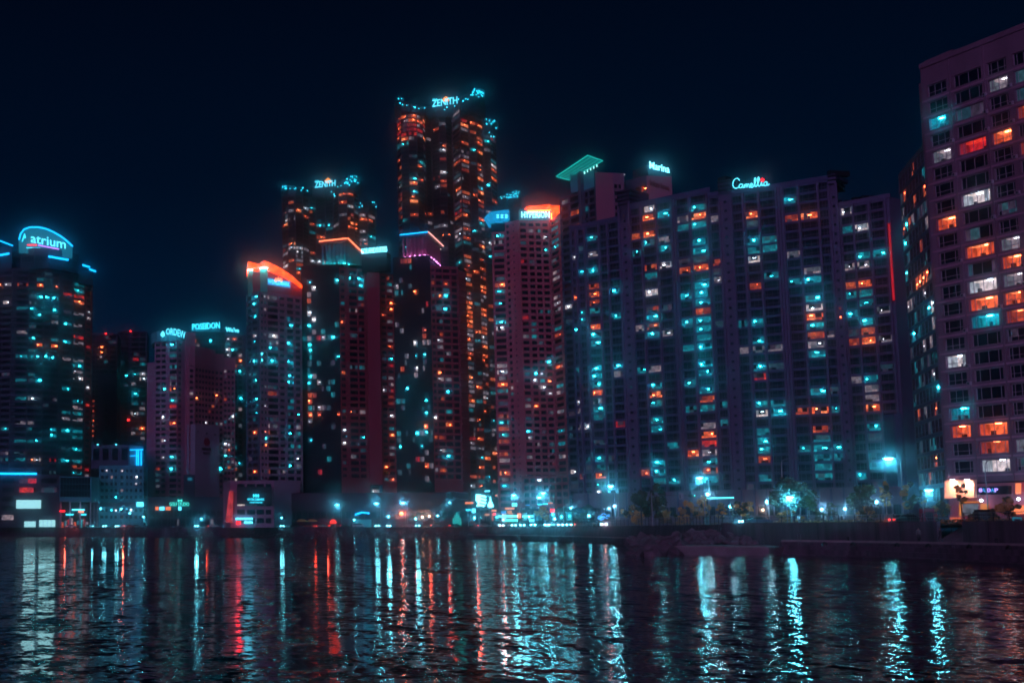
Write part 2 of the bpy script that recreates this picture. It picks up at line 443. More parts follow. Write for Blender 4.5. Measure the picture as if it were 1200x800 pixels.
# ============================================================== far left round tower
def round_tower():
    Yc = 700
    T = Tower('round_tower', 'dark round tower at the far left under a glowing blue arch with the word atrium', 'tower', (*C(30, 619, Yc), GR), 'wall_navy', 3.02)
    zt = Z(318, 706)
    pts = []
    for px, Y in ((-44, 722), (-30, 708), (-10, 700), (12, 697), (32, 698), (50, 701), (68, 706), (84, 713), (99, 722)):
        pts.append(C(px, 460, Y))
    for i in range(len(pts) - 1):
        k = 2
        st = [(.06, .48, .7, 2.3, 3, 1, .05, 'dcw'), (.52, .94, .7, 2.3, 3, 1, .05, 'dcw')]
        if i in (3, 6): st = [(.3, .94, .7, 2.3, 4, 2, .07, 'dcw')]
        if i == 7: st = [(.1, .9, .7, 2.4, 4, 2, .10, 'wdc')]
        T.facade(pts[i], pts[i + 1], GR, zt, st, m='wall_navy', band=.12, bandm='wall_slate', first=18)
    e = C(107, 460, 728)
    T.facade(pts[-1], e, GR, zt - 4, [(.2, .8, .8, 2.2, 1, 1, .12, 'rw')], m='wall_maroon', first=18)
    back = [e, (e[0] - 3, 765), RB(pts[0], 765)]
    T.side(pts[0], pts[0], GR, zt); T.side(e, back[1], GR, zt); T.side(back[1], back[2], GR, zt); T.side(back[2], pts[0], GR, zt)
    T.top(pts + back, zt, 'roofing')
    L = []
    for x, y, c in [(20,30,'O'),(115,22,'w'),(215,25,'o'),(400,5,'c'),(410,55,'O'),(525,68,'o'),(690,40,'c'),(745,55,'C'),(690,100,'r'),(770,115,'r'),(770,205,'O'),(345,138,'C'),(425,145,'C'),(515,150,'C'),(280,130,'d'),(340,195,'w'),(200,230,'c'),(330,250,'C'),(510,260,'C'),(600,270,'d'),(770,310,'w'),(690,295,'w'),(350,315,'C'),(330,415,'d'),(190,455,'w'),(665,400,'C'),(755,415,'w'),(330,525,'C'),(340,590,'O'),(495,590,'O'),(580,545,'C'),(660,560,'C'),(755,580,'w'),(320,635,'c'),(185,680,'c'),(260,690,'c'),(340,690,'C'),(410,695,'C'),(490,700,'C'),(595,712,'w'),(740,740,'w'),(755,520,'r')]:
        L.append((x / 8, 330 + y / 8, c))
    for x, y, c in [(155,28,'c'),(370,25,'w'),(285,92,'C'),(245,147,'w'),(280,147,'C'),(150,142,'W'),(85,160,'c'),(345,155,'c'),(365,187,'w'),(285,205,'c'),(360,215,'c'),(365,240,'w'),(150,257,'w'),(145,285,'c'),(30,282,'c'),(235,285,'c'),(325,295,'C'),(365,298,'c'),(360,325,'c'),(78,340,'c'),(145,340,'c'),(190,340,'C'),(30,422,'c'),(75,422,'c'),(145,425,'O'),(235,427,'r'),(315,430,'C'),(360,435,'c'),(355,462,'o'),(355,490,'c'),(275,487,'c')]:
        L.append((x / 4, 430 + y / 4, c))
    # the drum under the sign
    dz = Z(292, 700); dpts = [C(px, 305, Y) for px, Y in ((14, 708), (24, 700), (40, 696), (58, 698), (76, 704), (92, 714), (84, 740), (30, 742))]
    for i in range(5):
        T.facade(dpts[i], dpts[i + 1], zt, dz, [(.08, .92, .6, 3.6, 4, 2, .0, 'o')], fh=4.2, topgap=3.2)
    for i in range(5, 8): T.side(dpts[i], dpts[(i + 1) % 8], zt, dz)
    T.top(dpts, dz, 'roofing')
    L += [(42, 309, 'o'), (64, 311, 'O'), (77, 314, 'O'), (88, 317, 'O')]
    T.light(L, 8)
    T.finish()
    # arched sign board
    a, b = level_line(20, 296, 696, 88, 300)
    out = [(22,281),(24,274),(28,269),(35,266.5),(45,266.5),(54,268.5),(62,272),(70,276.5),(77,281.5),(85,289)]
    d = (b - a); n = Vector((d.y, -d.x, 0)).normalized()
    def onboard(px, py, off=0):
        # the board's vertical plane
        s = (px - PX) / F; v = (PY - py) / F; dr = Vector((s, cT - v * sT, sT + v * cT))
        o = a + n * off - Vector((0, 0, EYE)); t = o.dot(n) / dr.dot(n); return dr * t + Vector((0, 0, EYE))
    arch = [onboard(*q) for q in out]
    bd = MB(); base = [onboard(22, 296), onboard(85, 303)]
    ring = [base[0]] + arch + [base[1]]
    bd.face(ring, 'sign_dim'); bd.face([p - n * 2.5 for p in ring][::-1], 'wall_navy')
    for i in range(len(ring) - 1): bd.face([ring[i], ring[i] - n * 2.5, ring[i + 1] - n * 2.5, ring[i + 1]], 'wall_navy')
    bd.build('sign_board', T.t)
    neon(T.t, [p + n * .6 for p in arch], .42)
    vs, fs = text_geo('atrium', True); bl = MB(); A = onboard(36, 284, .5); B = onboard(77, 291.5, .5); U = onboard(36, 274, .5) - A
    bl.poly([A + (B - A) * x + U * y * 1.0 + n * z for x, y, z in vs], fs, 'sign_white'); bl.build('sign_lettering', T.t)
    bl = MB(); bl.tube([onboard(26, 283, .6), onboard(29, 274, .6), onboard(30, 279, .6)], .28, 'sign_cyan'); bl.tube([onboard(27.3, 279, .6), onboard(29.8, 278, .6)], .2, 'sign_cyan'); bl.build('sign_emblem', T.t)
    bl = MB(); bl.tube([onboard(32, 287, .5), onboard(43, 287, .5)], .3, 'neon_red'); bl.build('light_bar', T.t)
    bl = MB(); bl.tube([onboard(45, 287.3, .5), onboard(69, 292, .5)], .3, 'neon_violet'); bl.build('light_bar', T.t)
    bl = MB(); bl.tube([onboard(31, 290.3, .5), onboard(47, 290.6, .5)], .25, 'sign_cyan'); bl.build('light_bar', T.t)
    bl = MB(); bl.tube([onboard(50, 291.3, .5), onboard(67, 294.5, .5)], .25, 'neon_red'); bl.build('light_bar', T.t)
    neon(T.t, [P(57, 300.5, 694), P(80, 304.5, 700)], .55, name='roof_edge_light')
    neon(T.t, [P(97, 310.5, 708), P(105, 313, 712)], .5, name='roof_edge_light')
    neon(T.t, [P(105, 315.5, 712), P(112, 318, 716)], .5, name='roof_edge_light')
    neon(T.t, [P(-8, 279, 700), P(2, 283, 702), P(15, 288, 706)], .35, name='roof_edge_light')
    neon(T.t, [P(-20, 300, 694), P(0, 299, 694), P(11, 297, 695)], .55, name='roof_edge_light')
    w = MB(); w.prism([C(-25, 300, 700), C(14, 300, 700), C(14, 300, 735), C(-25, 300, 735)], zt - 1, Z(289, 700), 'wall_navy'); w.build('roof_block', T.t)
    w = MB(); w.prism([C(92, 318, 712), C(109, 318, 719), C(107, 318, 735), C(92, 318, 735)], zt - 5, Z(317, 712), 'wall_navy'); w.build('roof_block', T.t)
round_tower()

# ============================================================== podium in front of it, glass box, teal hotel
def left_low():
    Y0 = 655
    T = Tower('shopping_podium', 'low dark podium at the left water edge with a blank white lit billboard', 'building', (*C(20, 619, Y0), GR), 'wall_navy', 4.2)
    a, b = C(-90, 600, Y0), C(70, 600, Y0); zt = Z(556, Y0)
    T.facade(a, b, GR, zt, [(-60, -30, .8, 3.2, 4, 1, .1, 'cd'), (-25, -5, .8, 3.2, 4, 1, .1, 'cd'), (2, 16, .8, 3.2, 3, 1, .1, 'dc'), (22, 42, .8, 3.2, 4, 1, .2, 'dr'), (48, 66, .8, 3.2, 4, 1, .3, 'dc')], ref=600, skip=lambda k, s: k > 4 or (k > 1 and s[0] > 15 and s[0] < 50))
    f = box_of(a, b, 55); shut(T, f, GR, zt)
    T.light([(64, 577, 'w'), (56, 577, 'd'), (62, 573, 'd'), (30, 596, 'o'), (8, 603, 'w')])
    T.finish()
    neon(T.t, [P(-80, 554.5, Y0 - 1), P(43, 554.8, Y0 - 1)], .55, 'neon_cyan', 'roof_edge_light')
    for (x0, y0, x1, y1, m) in ((18.5, 585.5, 47.5, 595.5, 'sign_screen'),):
        bb = MB(); z1 = Z(y0, Y0 - 2); z0 = Z(y1, Y0 - 2); xa = X(x0, Y0 - 2); xb = X(x1, Y0 - 2)
        bb.box((xa, Y0 - 2.2, z0), (xb, Y0 - 1.6, z1), m); bb.box((xa - .4, Y0 - 1.6, z0 - .4), (xb + .4, Y0 - .1, z1 + .4), 'dark_metal'); bb.build('billboard', T.t)
    for (x0, y0, x1, y1) in ((28.5, 610.5, 42, 617.2), (46, 608.8, 65, 617)):
        bb = MB(); z1 = Z(y0, Y0 - 2); z0 = Z(y1, Y0 - 2); n = 4
        for k in range(n):
            xa = lerp(X(x0, Y0), X(x1, Y0), k / n); xb = lerp(X(x0, Y0), X(x1, Y0), (k + .94) / n)
            bb.box((xa, Y0 - .5, z0), (xb, Y0 - .3, z1), 'sign_screen')
        bb.build('shop_window', T.t)
    # low glass box on columns
    Y1 = 640
    T = Tower('glass_box_hall', 'low teal gridded box raised on slim columns beside the podium', 'building', (*C(92, 619, Y1), GR), 'wall_teal_lit', 3.0)
    z0, z1 = Z(587, Y1), Z(558, Y1)
    a, b = C(70, 575, Y1), C(107, 575, Y1 + 4)
    T.facade(a, b, z0, z1, [(.02 + .095 * k, .02 + .095 * k + .088, .1, 2.9, 1, 2, .0, 'd') for k in range(10)], rec=.08, topgap=.3, m='wall_teal_lit', fr='frame_dark')
    b2 = C(116, 575, Y1 + 14)
    T.side(b, b2, z0, z1); T.side(b2, RB(b2, Y1 + 34), z0, z1); T.side(RB(b2, Y1 + 34), RB(a, Y1 + 34), z0, z1); T.side(RB(a, Y1 + 34), a, z0, z1)
    T.top([a, b, b2, RB(b2, Y1 + 34), RB(a, Y1 + 34)], z1, 'roofing'); T.top([a, b, b2, RB(b2, Y1 + 34), RB(a, Y1 + 34)], z0)
    T.finish(60)
    for px, yy in ((71, 1), (82, 1), (94, 2), (106, 4.6), (110, 9), (114, 14)):
        c = MB(); x, y = C(px, 600, Y1 + yy); c.box((x - .35, y + .3, GR), (x + .35, y + 1, z0), 'wall_pale'); c.build('column', T.t)
    bb = MB(); q = C(88, 600, Y1 + 12)
    for k in range(9):
        x = X(72 + k * 3.6, Y1 + 12); bb.box((x, Y1 + 12, GR + (k % 3) * .7), (x + 1.0, Y1 + 12.2, GR + 2.6 + (k * 5 % 4) * .6), ('lo1', 'sign_dim', 'lr1', 'lw3', 'lO1', 'sign_dim', 'lC3', 'lo2', 'lw1')[k])
    bb.build('shop_window', T.t)
    for x0, x1, y, m in ((84, 99, 597, 'sign_white'), (70, 76, 598.5, 'neon_red'), (77, 86, 602.5, 'sign_cyan'), (95, 101, 602.5, 'sign_cyan'), (92, 98, 599.3, 'neon_warm')):
        s = MB(); s.box((X(x0, Y1), Y1 - .8, Z(y + .9, Y1)), (X(x1, Y1), Y1 - .3, Z(y - .8, Y1)), m); s.build('fascia_sign', T.t)
    # teal hotel
    Y2 = 668
    T = Tower('teal_hotel', 'squat teal hotel with rows of small round windows and a blue neon corner', 'hotel', (*C(144, 619, Y2), GR), 'wall_teal_lit', 3.1)
    zt = Z(545, Y2)
    a, b = C(116, 575, Y2), C(168, 575, Y2 + 2); c = C(173, 575, Y2 + 16)
    st = []
    for k, (p0, p1) in enumerate(((118, 121.5), (123.5, 126.5), (129.5, 132), (134.5, 137), (141, 144.5), (147.5, 150), (152.5, 155), (158, 161), (163.5, 166.5))):
        st.append((p0, p1, .9, 2.3, 1, 1, .05, 'wc'))
    T.facade(a, b, GR, zt, st, ref=575, topgap=1.0, skip=lambda k, s: k in (8,))
    T.facade(b, c, GR, zt, [(.2, .5, .9, 2.3, 1, 1, 0, 'c')], topgap=1.0)
    T.side(c, RB(c, Y2 + 40), GR, zt); T.side(RB(c, Y2 + 40), RB(a, Y2 + 40), GR, zt); T.side(RB(a, Y2 + 40), a, GR, zt)
    T.top([a, b, c, RB(c, Y2 + 40), RB(a, Y2 + 40)], zt, 'roofing')
    T.light([(143, 555, 'w'), (157, 556, 'W'), (158, 564, 'w'), (142.5, 574, 'w')], 5)
    # raised back storey
    z2 = Z(521, Y2 + 12); a2, b2 = C(107, 535, Y2 + 12), C(153, 535, Y2 + 12)
    T.facade(a2, b2, zt - 1, z2, [(.05 + .24 * k, .05 + .24 * k + .15, 2.0, 7.6, 1, 3, 0, 'd') for k in range(4)], fh=8.6, topgap=.8, m='wall_slate')
    f = box_of(a2, b2, 24); shut(T, f, zt - 1, z2)
    b3 = MB(); b3.prism(box_of(C(152, 535, Y2 + 4), C(168, 535, Y2 + 5), 20), zt - .5, Z(522, Y2 + 4), 'wall_teal_lit'); b3.build('stair_tower', T.t)
    T.finish(80)
    for px in (160.2, 162.2, 165.4):
        neon(T.t, [P(px, 527, Y2 + 3.5), P(px, 546, Y2 + 3.5)], .28, 'neon_cyan')
    neon(T.t, [P(152, 527, Y2 + 3.5), P(168, 526.5, Y2 + 3.5)], .22, 'neon_cyan'); neon(T.t, [P(152, 534, Y2 + 3.5), P(162, 533.5, Y2 + 3.5)], .16, 'neon_cyan')
    for px in (114.5, 136):
        p = P(px, 521.5, Y2 + 10); bb = MB(); bb.tube([p - Vector((0, 0, .8)), p], .1, 'metal'); bb.lathe(p, [(.3, 0), (.5, .3), (.3, .7)], 'sign_white', 8); bb.build('roof_lamp', T.t)
    s = MB(); s.box((X(160, Y2 - 1), Y2 - 2, Z(593.5, Y2)), (X(168, Y2 - 1), Y2 - 1.2, Z(588, Y2)), 'sign_white'); s.build('fascia_sign', T.t)
    s = MB(); s.box((X(117, Y2), Y2 - 1.5, Z(593, Y2)), (X(170, Y2), Y2 - .2, Z(588.5, Y2)), 'wall_slate'); s.build('entrance_canopy', T.t)
left_low()

# ============================================================== slim towers behind
def behind_left():
    T = Tower('apartment_tower', 'dark tower with a blank mauve end wall and a string of small orange lights', 'tower', (*C(122, 619, 850), GR), 'wall_slate', 3.0)
    Yb = 850; zt = Z(391, Yb); a, b = C(107, 470, Yb), C(137, 470, Yb)
    zs = Z(428, Yb)
    T.facade(a, b, GR, zt, [(108.2, 110.6, .9, 2.1, 1, 1, 0, 'o'), (112, 115, .9, 2.1, 1, 1, .04, 'dc'), (116.5, 120.5, .7, 2.3, 2, 1, .05, 'cd'), (121.5, 126, .7, 2.3, 2, 1, .05, 'cd'), (128, 135.5, .7, 2.3, 3, 1, .02, 'd')], ref=470, skip=lambda k, s: (s[0] > 115 and k > 19) or (s[0] == 112 and k > 19), band=.1)
    f = box_of(a, b, 30); shut(T, f, GR, zt)
    T.light([(120, 407, 'O'), (120, 411.5, 'O'), (120, 416, 'w'), (123, 421, 'c'), (132, 398, 'd')] + [(109.5, 467 + 4.8 * k, 'o') for k in range(10)], 4)
    T.finish(60)
    m = MB(); m.prism(box_of(C(114.5, 470, Yb - .6), C(136, 470, Yb - .6), .5), GR, Z(437, Yb), 'wall_violet'); m.build('end_wall', T.t)
    lg = MB(); 
    for k, y in enumerate((476, 483, 489, 496, 503)):
        c = P(125.5, y, Yb - .7); lg.tube([c + Vector((math.cos(t) * 1.5, 0, math.sin(t) * 1.6)) for t in [i * PI / 5 for i in range(2, 10)]], .28, 'wall_navy', 5)
    lg.build('wall_lettering', T.t)
    beacon(T.t, P(124, 391.5, Yb))
    T = Tower('apartment_tower', 'dark blue slab tucked between the mauve end wall and the striped tower', 'tower', (*C(145, 619, 900), GR), 'wall_navy', 3.0)
    a, b = C(137, 470, 900), C(152, 470, 900); zt = Z(388, 900)
    T.facade(a, b, GR, zt, [(139, 144, .7, 2.3, 2, 1, .02, 'dc'), (145.5, 150, .7, 2.3, 2, 1, .02, 'dc')], ref=470); shut(T, box_of(a, b, 25), GR, zt)
    T.finish(40)
    T = Tower('apartment_tower', 'narrow striped tower with a red roof beacon behind the teal hotel', 'tower', (*C(161, 619, 850), GR), 'wall_violet', 3.0)
    a, b = C(150, 470, 850), C(172, 470, 850); zt = Z(388, 850)
    T.facade(a, b, GR, zt, [(154, 162, .5, 2.4, 3, 1, .08, 'cdwd'), (163.5, 170, .5, 2.4, 3, 1, .10, 'cdwd')], ref=470, band=.3, bandm='wall_pale'); shut(T, box_of(a, b, 25), GR, zt)
    T.light([(160, 414, 'd'), (163, 428, 'c'), (161, 437, 'c'), (157, 463, 'C'), (160, 475, 'c'), (166, 478, 'w'), (168, 501, 'O'), (160, 510, 'w'), (167, 511, 'w'), (159, 421, 'r')], 5)
    T.finish(70); beacon(T.t, P(153, 388.5, 850)); 
    b = MB(); p = P(150.5, 492, 849); b.lathe(p, [(.3, -.5), (.8, 0), (.3, .6)], 'beacon', 8); b.build('beacon', T.t)
behind_left()

# ============================================================== curved-top tower, concave hotel, dark glass tower
def second_group():
    Y0 = 700
    T = Tower('apartment_tower', 'mauve tower with a rounded crown and a curved glowing ORDEW sign', 'tower', (*C(200, 619, Y0), GR), 'wall_rose', 2.82)
    a, b, c = C(181, 480, Y0 + 2), C(207, 480, Y0 - 2), C(217.5, 480, Y0 + 2)
    zt = Z(399, Y0)
    T.facade(a, b, GR, zt, [(182.5, 187.5, .7, 2.2, 2, 1, .04, 'dcw'), (189, 194, .7, 2.2, 2, 1, .04, 'dcw'), (198.5, 206.8, .6, 2.3, 3, 1, .05, 'dcrw')], ref=480, rec=.5)
    T.facade(b, c, GR, zt, [(209, 212.5, .7, 2.1, 1, 1, .03, 'dw')], ref=480)
    w = [C(217.5, 480, Y0 + 1), C(229, 480, Y0 + 3)]
    f = [a, b, c, RB(c, Y0 + 30), RB(a, Y0 + 30)]
    T.side(c, f[3], GR, zt); T.side(f[3], f[4], GR, zt); T.side(f[4], a, GR, zt); T.top(f, zt, 'roofing')
    T.light([(202.5, 403, 'C'), (202, 415, 'c'), (202, 452.5, 'O'), (202.5, 470.5, 'C'), (190.5, 396, 'o'), (200.5, 496, 'O'), (201, 478, 'r'), (201, 538, 'C'), (199.5, 552, 'C'), (187, 546, 'o'), (181.5, 546, 'o'), (187.5, 552.5, 'w')], 5)
    T.finish()
    m = MB(); m.prism(box_of(*w, 30), GR, Z(388.5, Y0), 'wall_pink', 'roofing'); m.build('end_wall', T.t)
    m = MB(); m.prism(box_of(C(172, 500, Y0 + 3), C(182, 500, Y0 + 2), 20), GR, Z(424, Y0), 'wall_rose', 'roofing'); m.build('side_wing', T.t)
    # rounded crown
    cr = MB(); pts = [C(px, 395, Y) for px, Y in ((177, 712), (179, 705), (184, 700), (190, 698), (198, 697), (206, 698), (213, 700), (219, 704))]
    pts = pts + [RB(pts[-1], 725), RB(pts[0], 725)]
    cr.prism(pts, zt - .5, Z(387.5, 698), 'wall_teal_lit', 'roofing'); cr.build('crown', T.t)
    a1 = P(194.6, 391.5, 694); b1 = P(217, 395, 694)
    vs, fs = text_geo('ORDEW', True); bl = MB(); U = Vector((0, 0, 3.1))
    bl.poly([a1 + (b1 - a1) * x + U * y * (1 + .25 * x) + Vector((0, 0, -2.2 * (x - .35) ** 2 + .1)) + Vector((0, -z * 4 + 6 * (x - .3) ** 2, 0)) for x, y, z in vs], fs, 'sign_white'); bl.build('sign_lettering', T.t)
    bl = MB(); bl.lathe(P(190.7, 392.5, 695), [(.3, -.9), (1.0, -.4), (1.1, .4), (.7, 1.3), (.1, 2.0)], 'sign_white', 10); bl.build('sign_emblem', T.t)
    # concave hotel
    T = Tower('grid_hotel', 'concave mauve hotel with a grid of small windows and a tall blank emblem wall', 'hotel', (*C(245, 619, 690), GR), 'wall_pink', 2.82)
    q = [C(221.5, 480, 682), C(228, 480, 683), C(240, 480, 690), C(252, 480, 697), C(262, 480, 701), C(275.5, 480, 704)]
    zt = Z(418, 690)
    T.facade(q[0], q[1], GR, zt, [(222.3, 226.6, .7, 2.1, 1, 1, .03, 'wd')], ref=480)
    T.facade(q[1], q[2], GR, zt - 5, [(229.2, 232, .7, 2.1, 1, 1, .02, 'd'), (233, 236, .7, 2.1, 1, 1, .02, 'd'), (236.8, 239.6, .7, 2.1, 1, 1, .02, 'wo')], ref=480)
    T.facade(q[2], q[3], GR, zt - 5, [(240.5, 243.4, .7, 2.1, 1, 1, .04, 'wod'), (244.3, 247.2, .7, 2.1, 1, 1, .04, 'wod'), (248.2, 251.2, .7, 2.1, 1, 1, .04, 'wod')], ref=480)
    T.facade(q[3], q[4], GR, zt - 5, [(252.6, 256, .7, 2.1, 1, 1, .05, 'wod'), (257.5, 261, .7, 2.1, 1, 1, .06, 'wodr')], ref=480)
    T.facade(q[4], q[5], GR, zt - 1, [(262.6, 265.8, .7, 2.1, 1, 1, .07, 'wod'), (266.8, 270, .7, 2.1, 1, 1, .09, 'wodc'), (271.4, 274.4, .7, 2.1, 1, 1, .09, 'wodc')], ref=480)
    f = [q[5], RB(q[5], 750), RB(q[0], 750), q[0]]
    for i in range(3): T.side(f[i], f[i + 1], GR, zt)
    T.top(q + f[1:3], zt - 1, 'roofing')
    # curved parapet with a notched crest
    for i, (dz0) in enumerate((3.6, 4.6, 4.4, 2.5, 1.0)):
        aa, bb = q[i], q[i + 1]
        mt = Matrix.Translation((aa[0], aa[1], zt - 5.2)) @ Matrix.Rotation(math.atan2(bb[1] - aa[1], bb[0] - aa[0]), 4, 'Z')
        T.w.box((0, -.25, 0), (math.hypot(bb[0] - aa[0], bb[1] - aa[1]), 1.4, 5.2 + dz0), 'wall_pink', mt)
    T.light([(236, 419.5, 'C'), (251.5, 428.5, 'C'), (232.5, 464.5, 'O'), (253, 461, 'O'), (265, 421, 'O'), (264, 430, 'w'), (264, 435.5, 'w'), (261, 467, 'o'), (262, 493, 'c'), (266, 533, 'C'), (269, 520, 'w'), (261, 549, 'C'), (272, 538, 'w')], 5)
    T.finish()
    m = MB(); e0, e1 = C(228.6, 540, 680), C(257, 540, 691); m.prism(box_of(e0, e1, 6), GR, Z(497.5, 684), 'wall_pale'); m.build('emblem_wall', T.t)
    d = Vector((e1[0] - e0[0], e1[1] - e0[1], 0)); n = Vector((d.y, -d.x, 0)).normalized()
    def onw(px, py):
        s = (px - PX) / F; v = (PY - py) / F; dr = Vector((s, cT - v * sT, sT + v * cT)); o = Vector((e0[0], e0[1], -EYE)) + n * .15
        return dr * (o.dot(n) / dr.dot(n)) + Vector((0, 0, EYE))
    em = MB(); c0 = onw(242.3, 517.5); u = d.normalized(); ring = [c0 + u * math.cos(t) * 2.0 + Vector((0, 0, 1)) * math.sin(t) * 2.1 for t in [i * PI / 8 for i in range(16)]]
    em.face(ring, 'wall_maroon'); em.build('emblem', T.t)
    for s_, y0, x0, x1, hh in (('PARADISE', 527.3, 236.5, 248.3, 1.4), ('HOTEL', 532.0, 238.5, 247, 1.2)):
        A, B = onw(x0, y0), onw(x1, y0 + .9); vs, fs = text_geo(s_, True); bl = MB(); bl.poly([A + (B - A) * x + Vector((0, 0, y * hh)) + n * z for x, y, z in vs], fs, 'wall_dark'); bl.build('wall_lettering', T.t)
    for px, py in ((232, 505.5), (242.3, 507.5), (252, 509)):
        l = MB(); c0 = onw(px, py); l.box((c0.x - .35, c0.y - .5, c0.z - .3), (c0.x + .35, c0.y + .1, c0.z + .3), 'wall_dark'); l.build('wall_lamp', T.t)
    # dark glass tower behind
    Y1 = 770
    T = Tower('glass_tower', 'dark glass tower behind the hotel crowned by a POSEIDON sign', 'tower', (*C(250, 619, Y1), GR), 'wall_navy', 3.0)
    a, b = C(226, 400, Y1), C(263.5, 400, Y1 + 2); zt = Z(388.5, Y1)
    T.facade(a, b, GR, zt, [(.02 + .098 * k, .02 + .098 * k + .085, .5, 2.6, 1, 1, .03, 'cdw') for k in range(10)], rec=.1)
    c = C(288, 400, Y1 + 6); zt2 = Z(391, Y1)
    T.facade(b, c, GR, zt2, [(264.2, 270.5, .4, 2.3, 2, 1, .35, 'cwwo'), (272, 278, .4, 2.3, 2, 1, .15, 'cwod'), (279.5, 284, .4, 2.3, 1, 1, .10, 'wcd')], ref=470, m='wall_slate', band=.35, bandm='wall_slate', rec=.5)
    shut(T, box_of(a, b, 26), GR, zt); T.side(c, RB(c, Y1 + 34), GR, zt2); T.top([b, c, RB(c, Y1 + 34), RB(b, Y1 + 34)], zt2, 'roofing')
    T.light([(247, 400, 'C'), (230, 396.5, 'O'), (267, 407, 'W'), (268, 393, 'C'), (267, 397, 'w'), (269, 403, 'c'), (281, 419, 'w'), (282, 423, 'O'), (274, 435.5, 'C'), (281, 436, 'C'), (269, 441.5, 'c'), (280, 464, 'C'), (279, 481, 'w'), (284, 546, 'c'), (278, 541, 'w'), (279, 553, 'w')], 5)
    T.finish()
    m = MB(); m.prism(box_of(C(224, 385, Y1 - 1), C(258, 385, Y1 - 1), 8), zt, Z(380, Y1), 'wall_teal_lit', 'roofing'); m.build('crown', T.t)
    A, B = level_line(225.5, 386.5, Y1 - 3, 257.5, 384.5); lettering('POSEIDON', A, B, 3.4, 'sign_cyan', T.t)
    A = P(264.5, 388.5, Y1 - 1); B = Vector((X(280, Y1 + 3, A.z), Y1 + 3, A.z)); lettering("We've", A, B, 2.6, 'sign_white', T.t)
second_group()

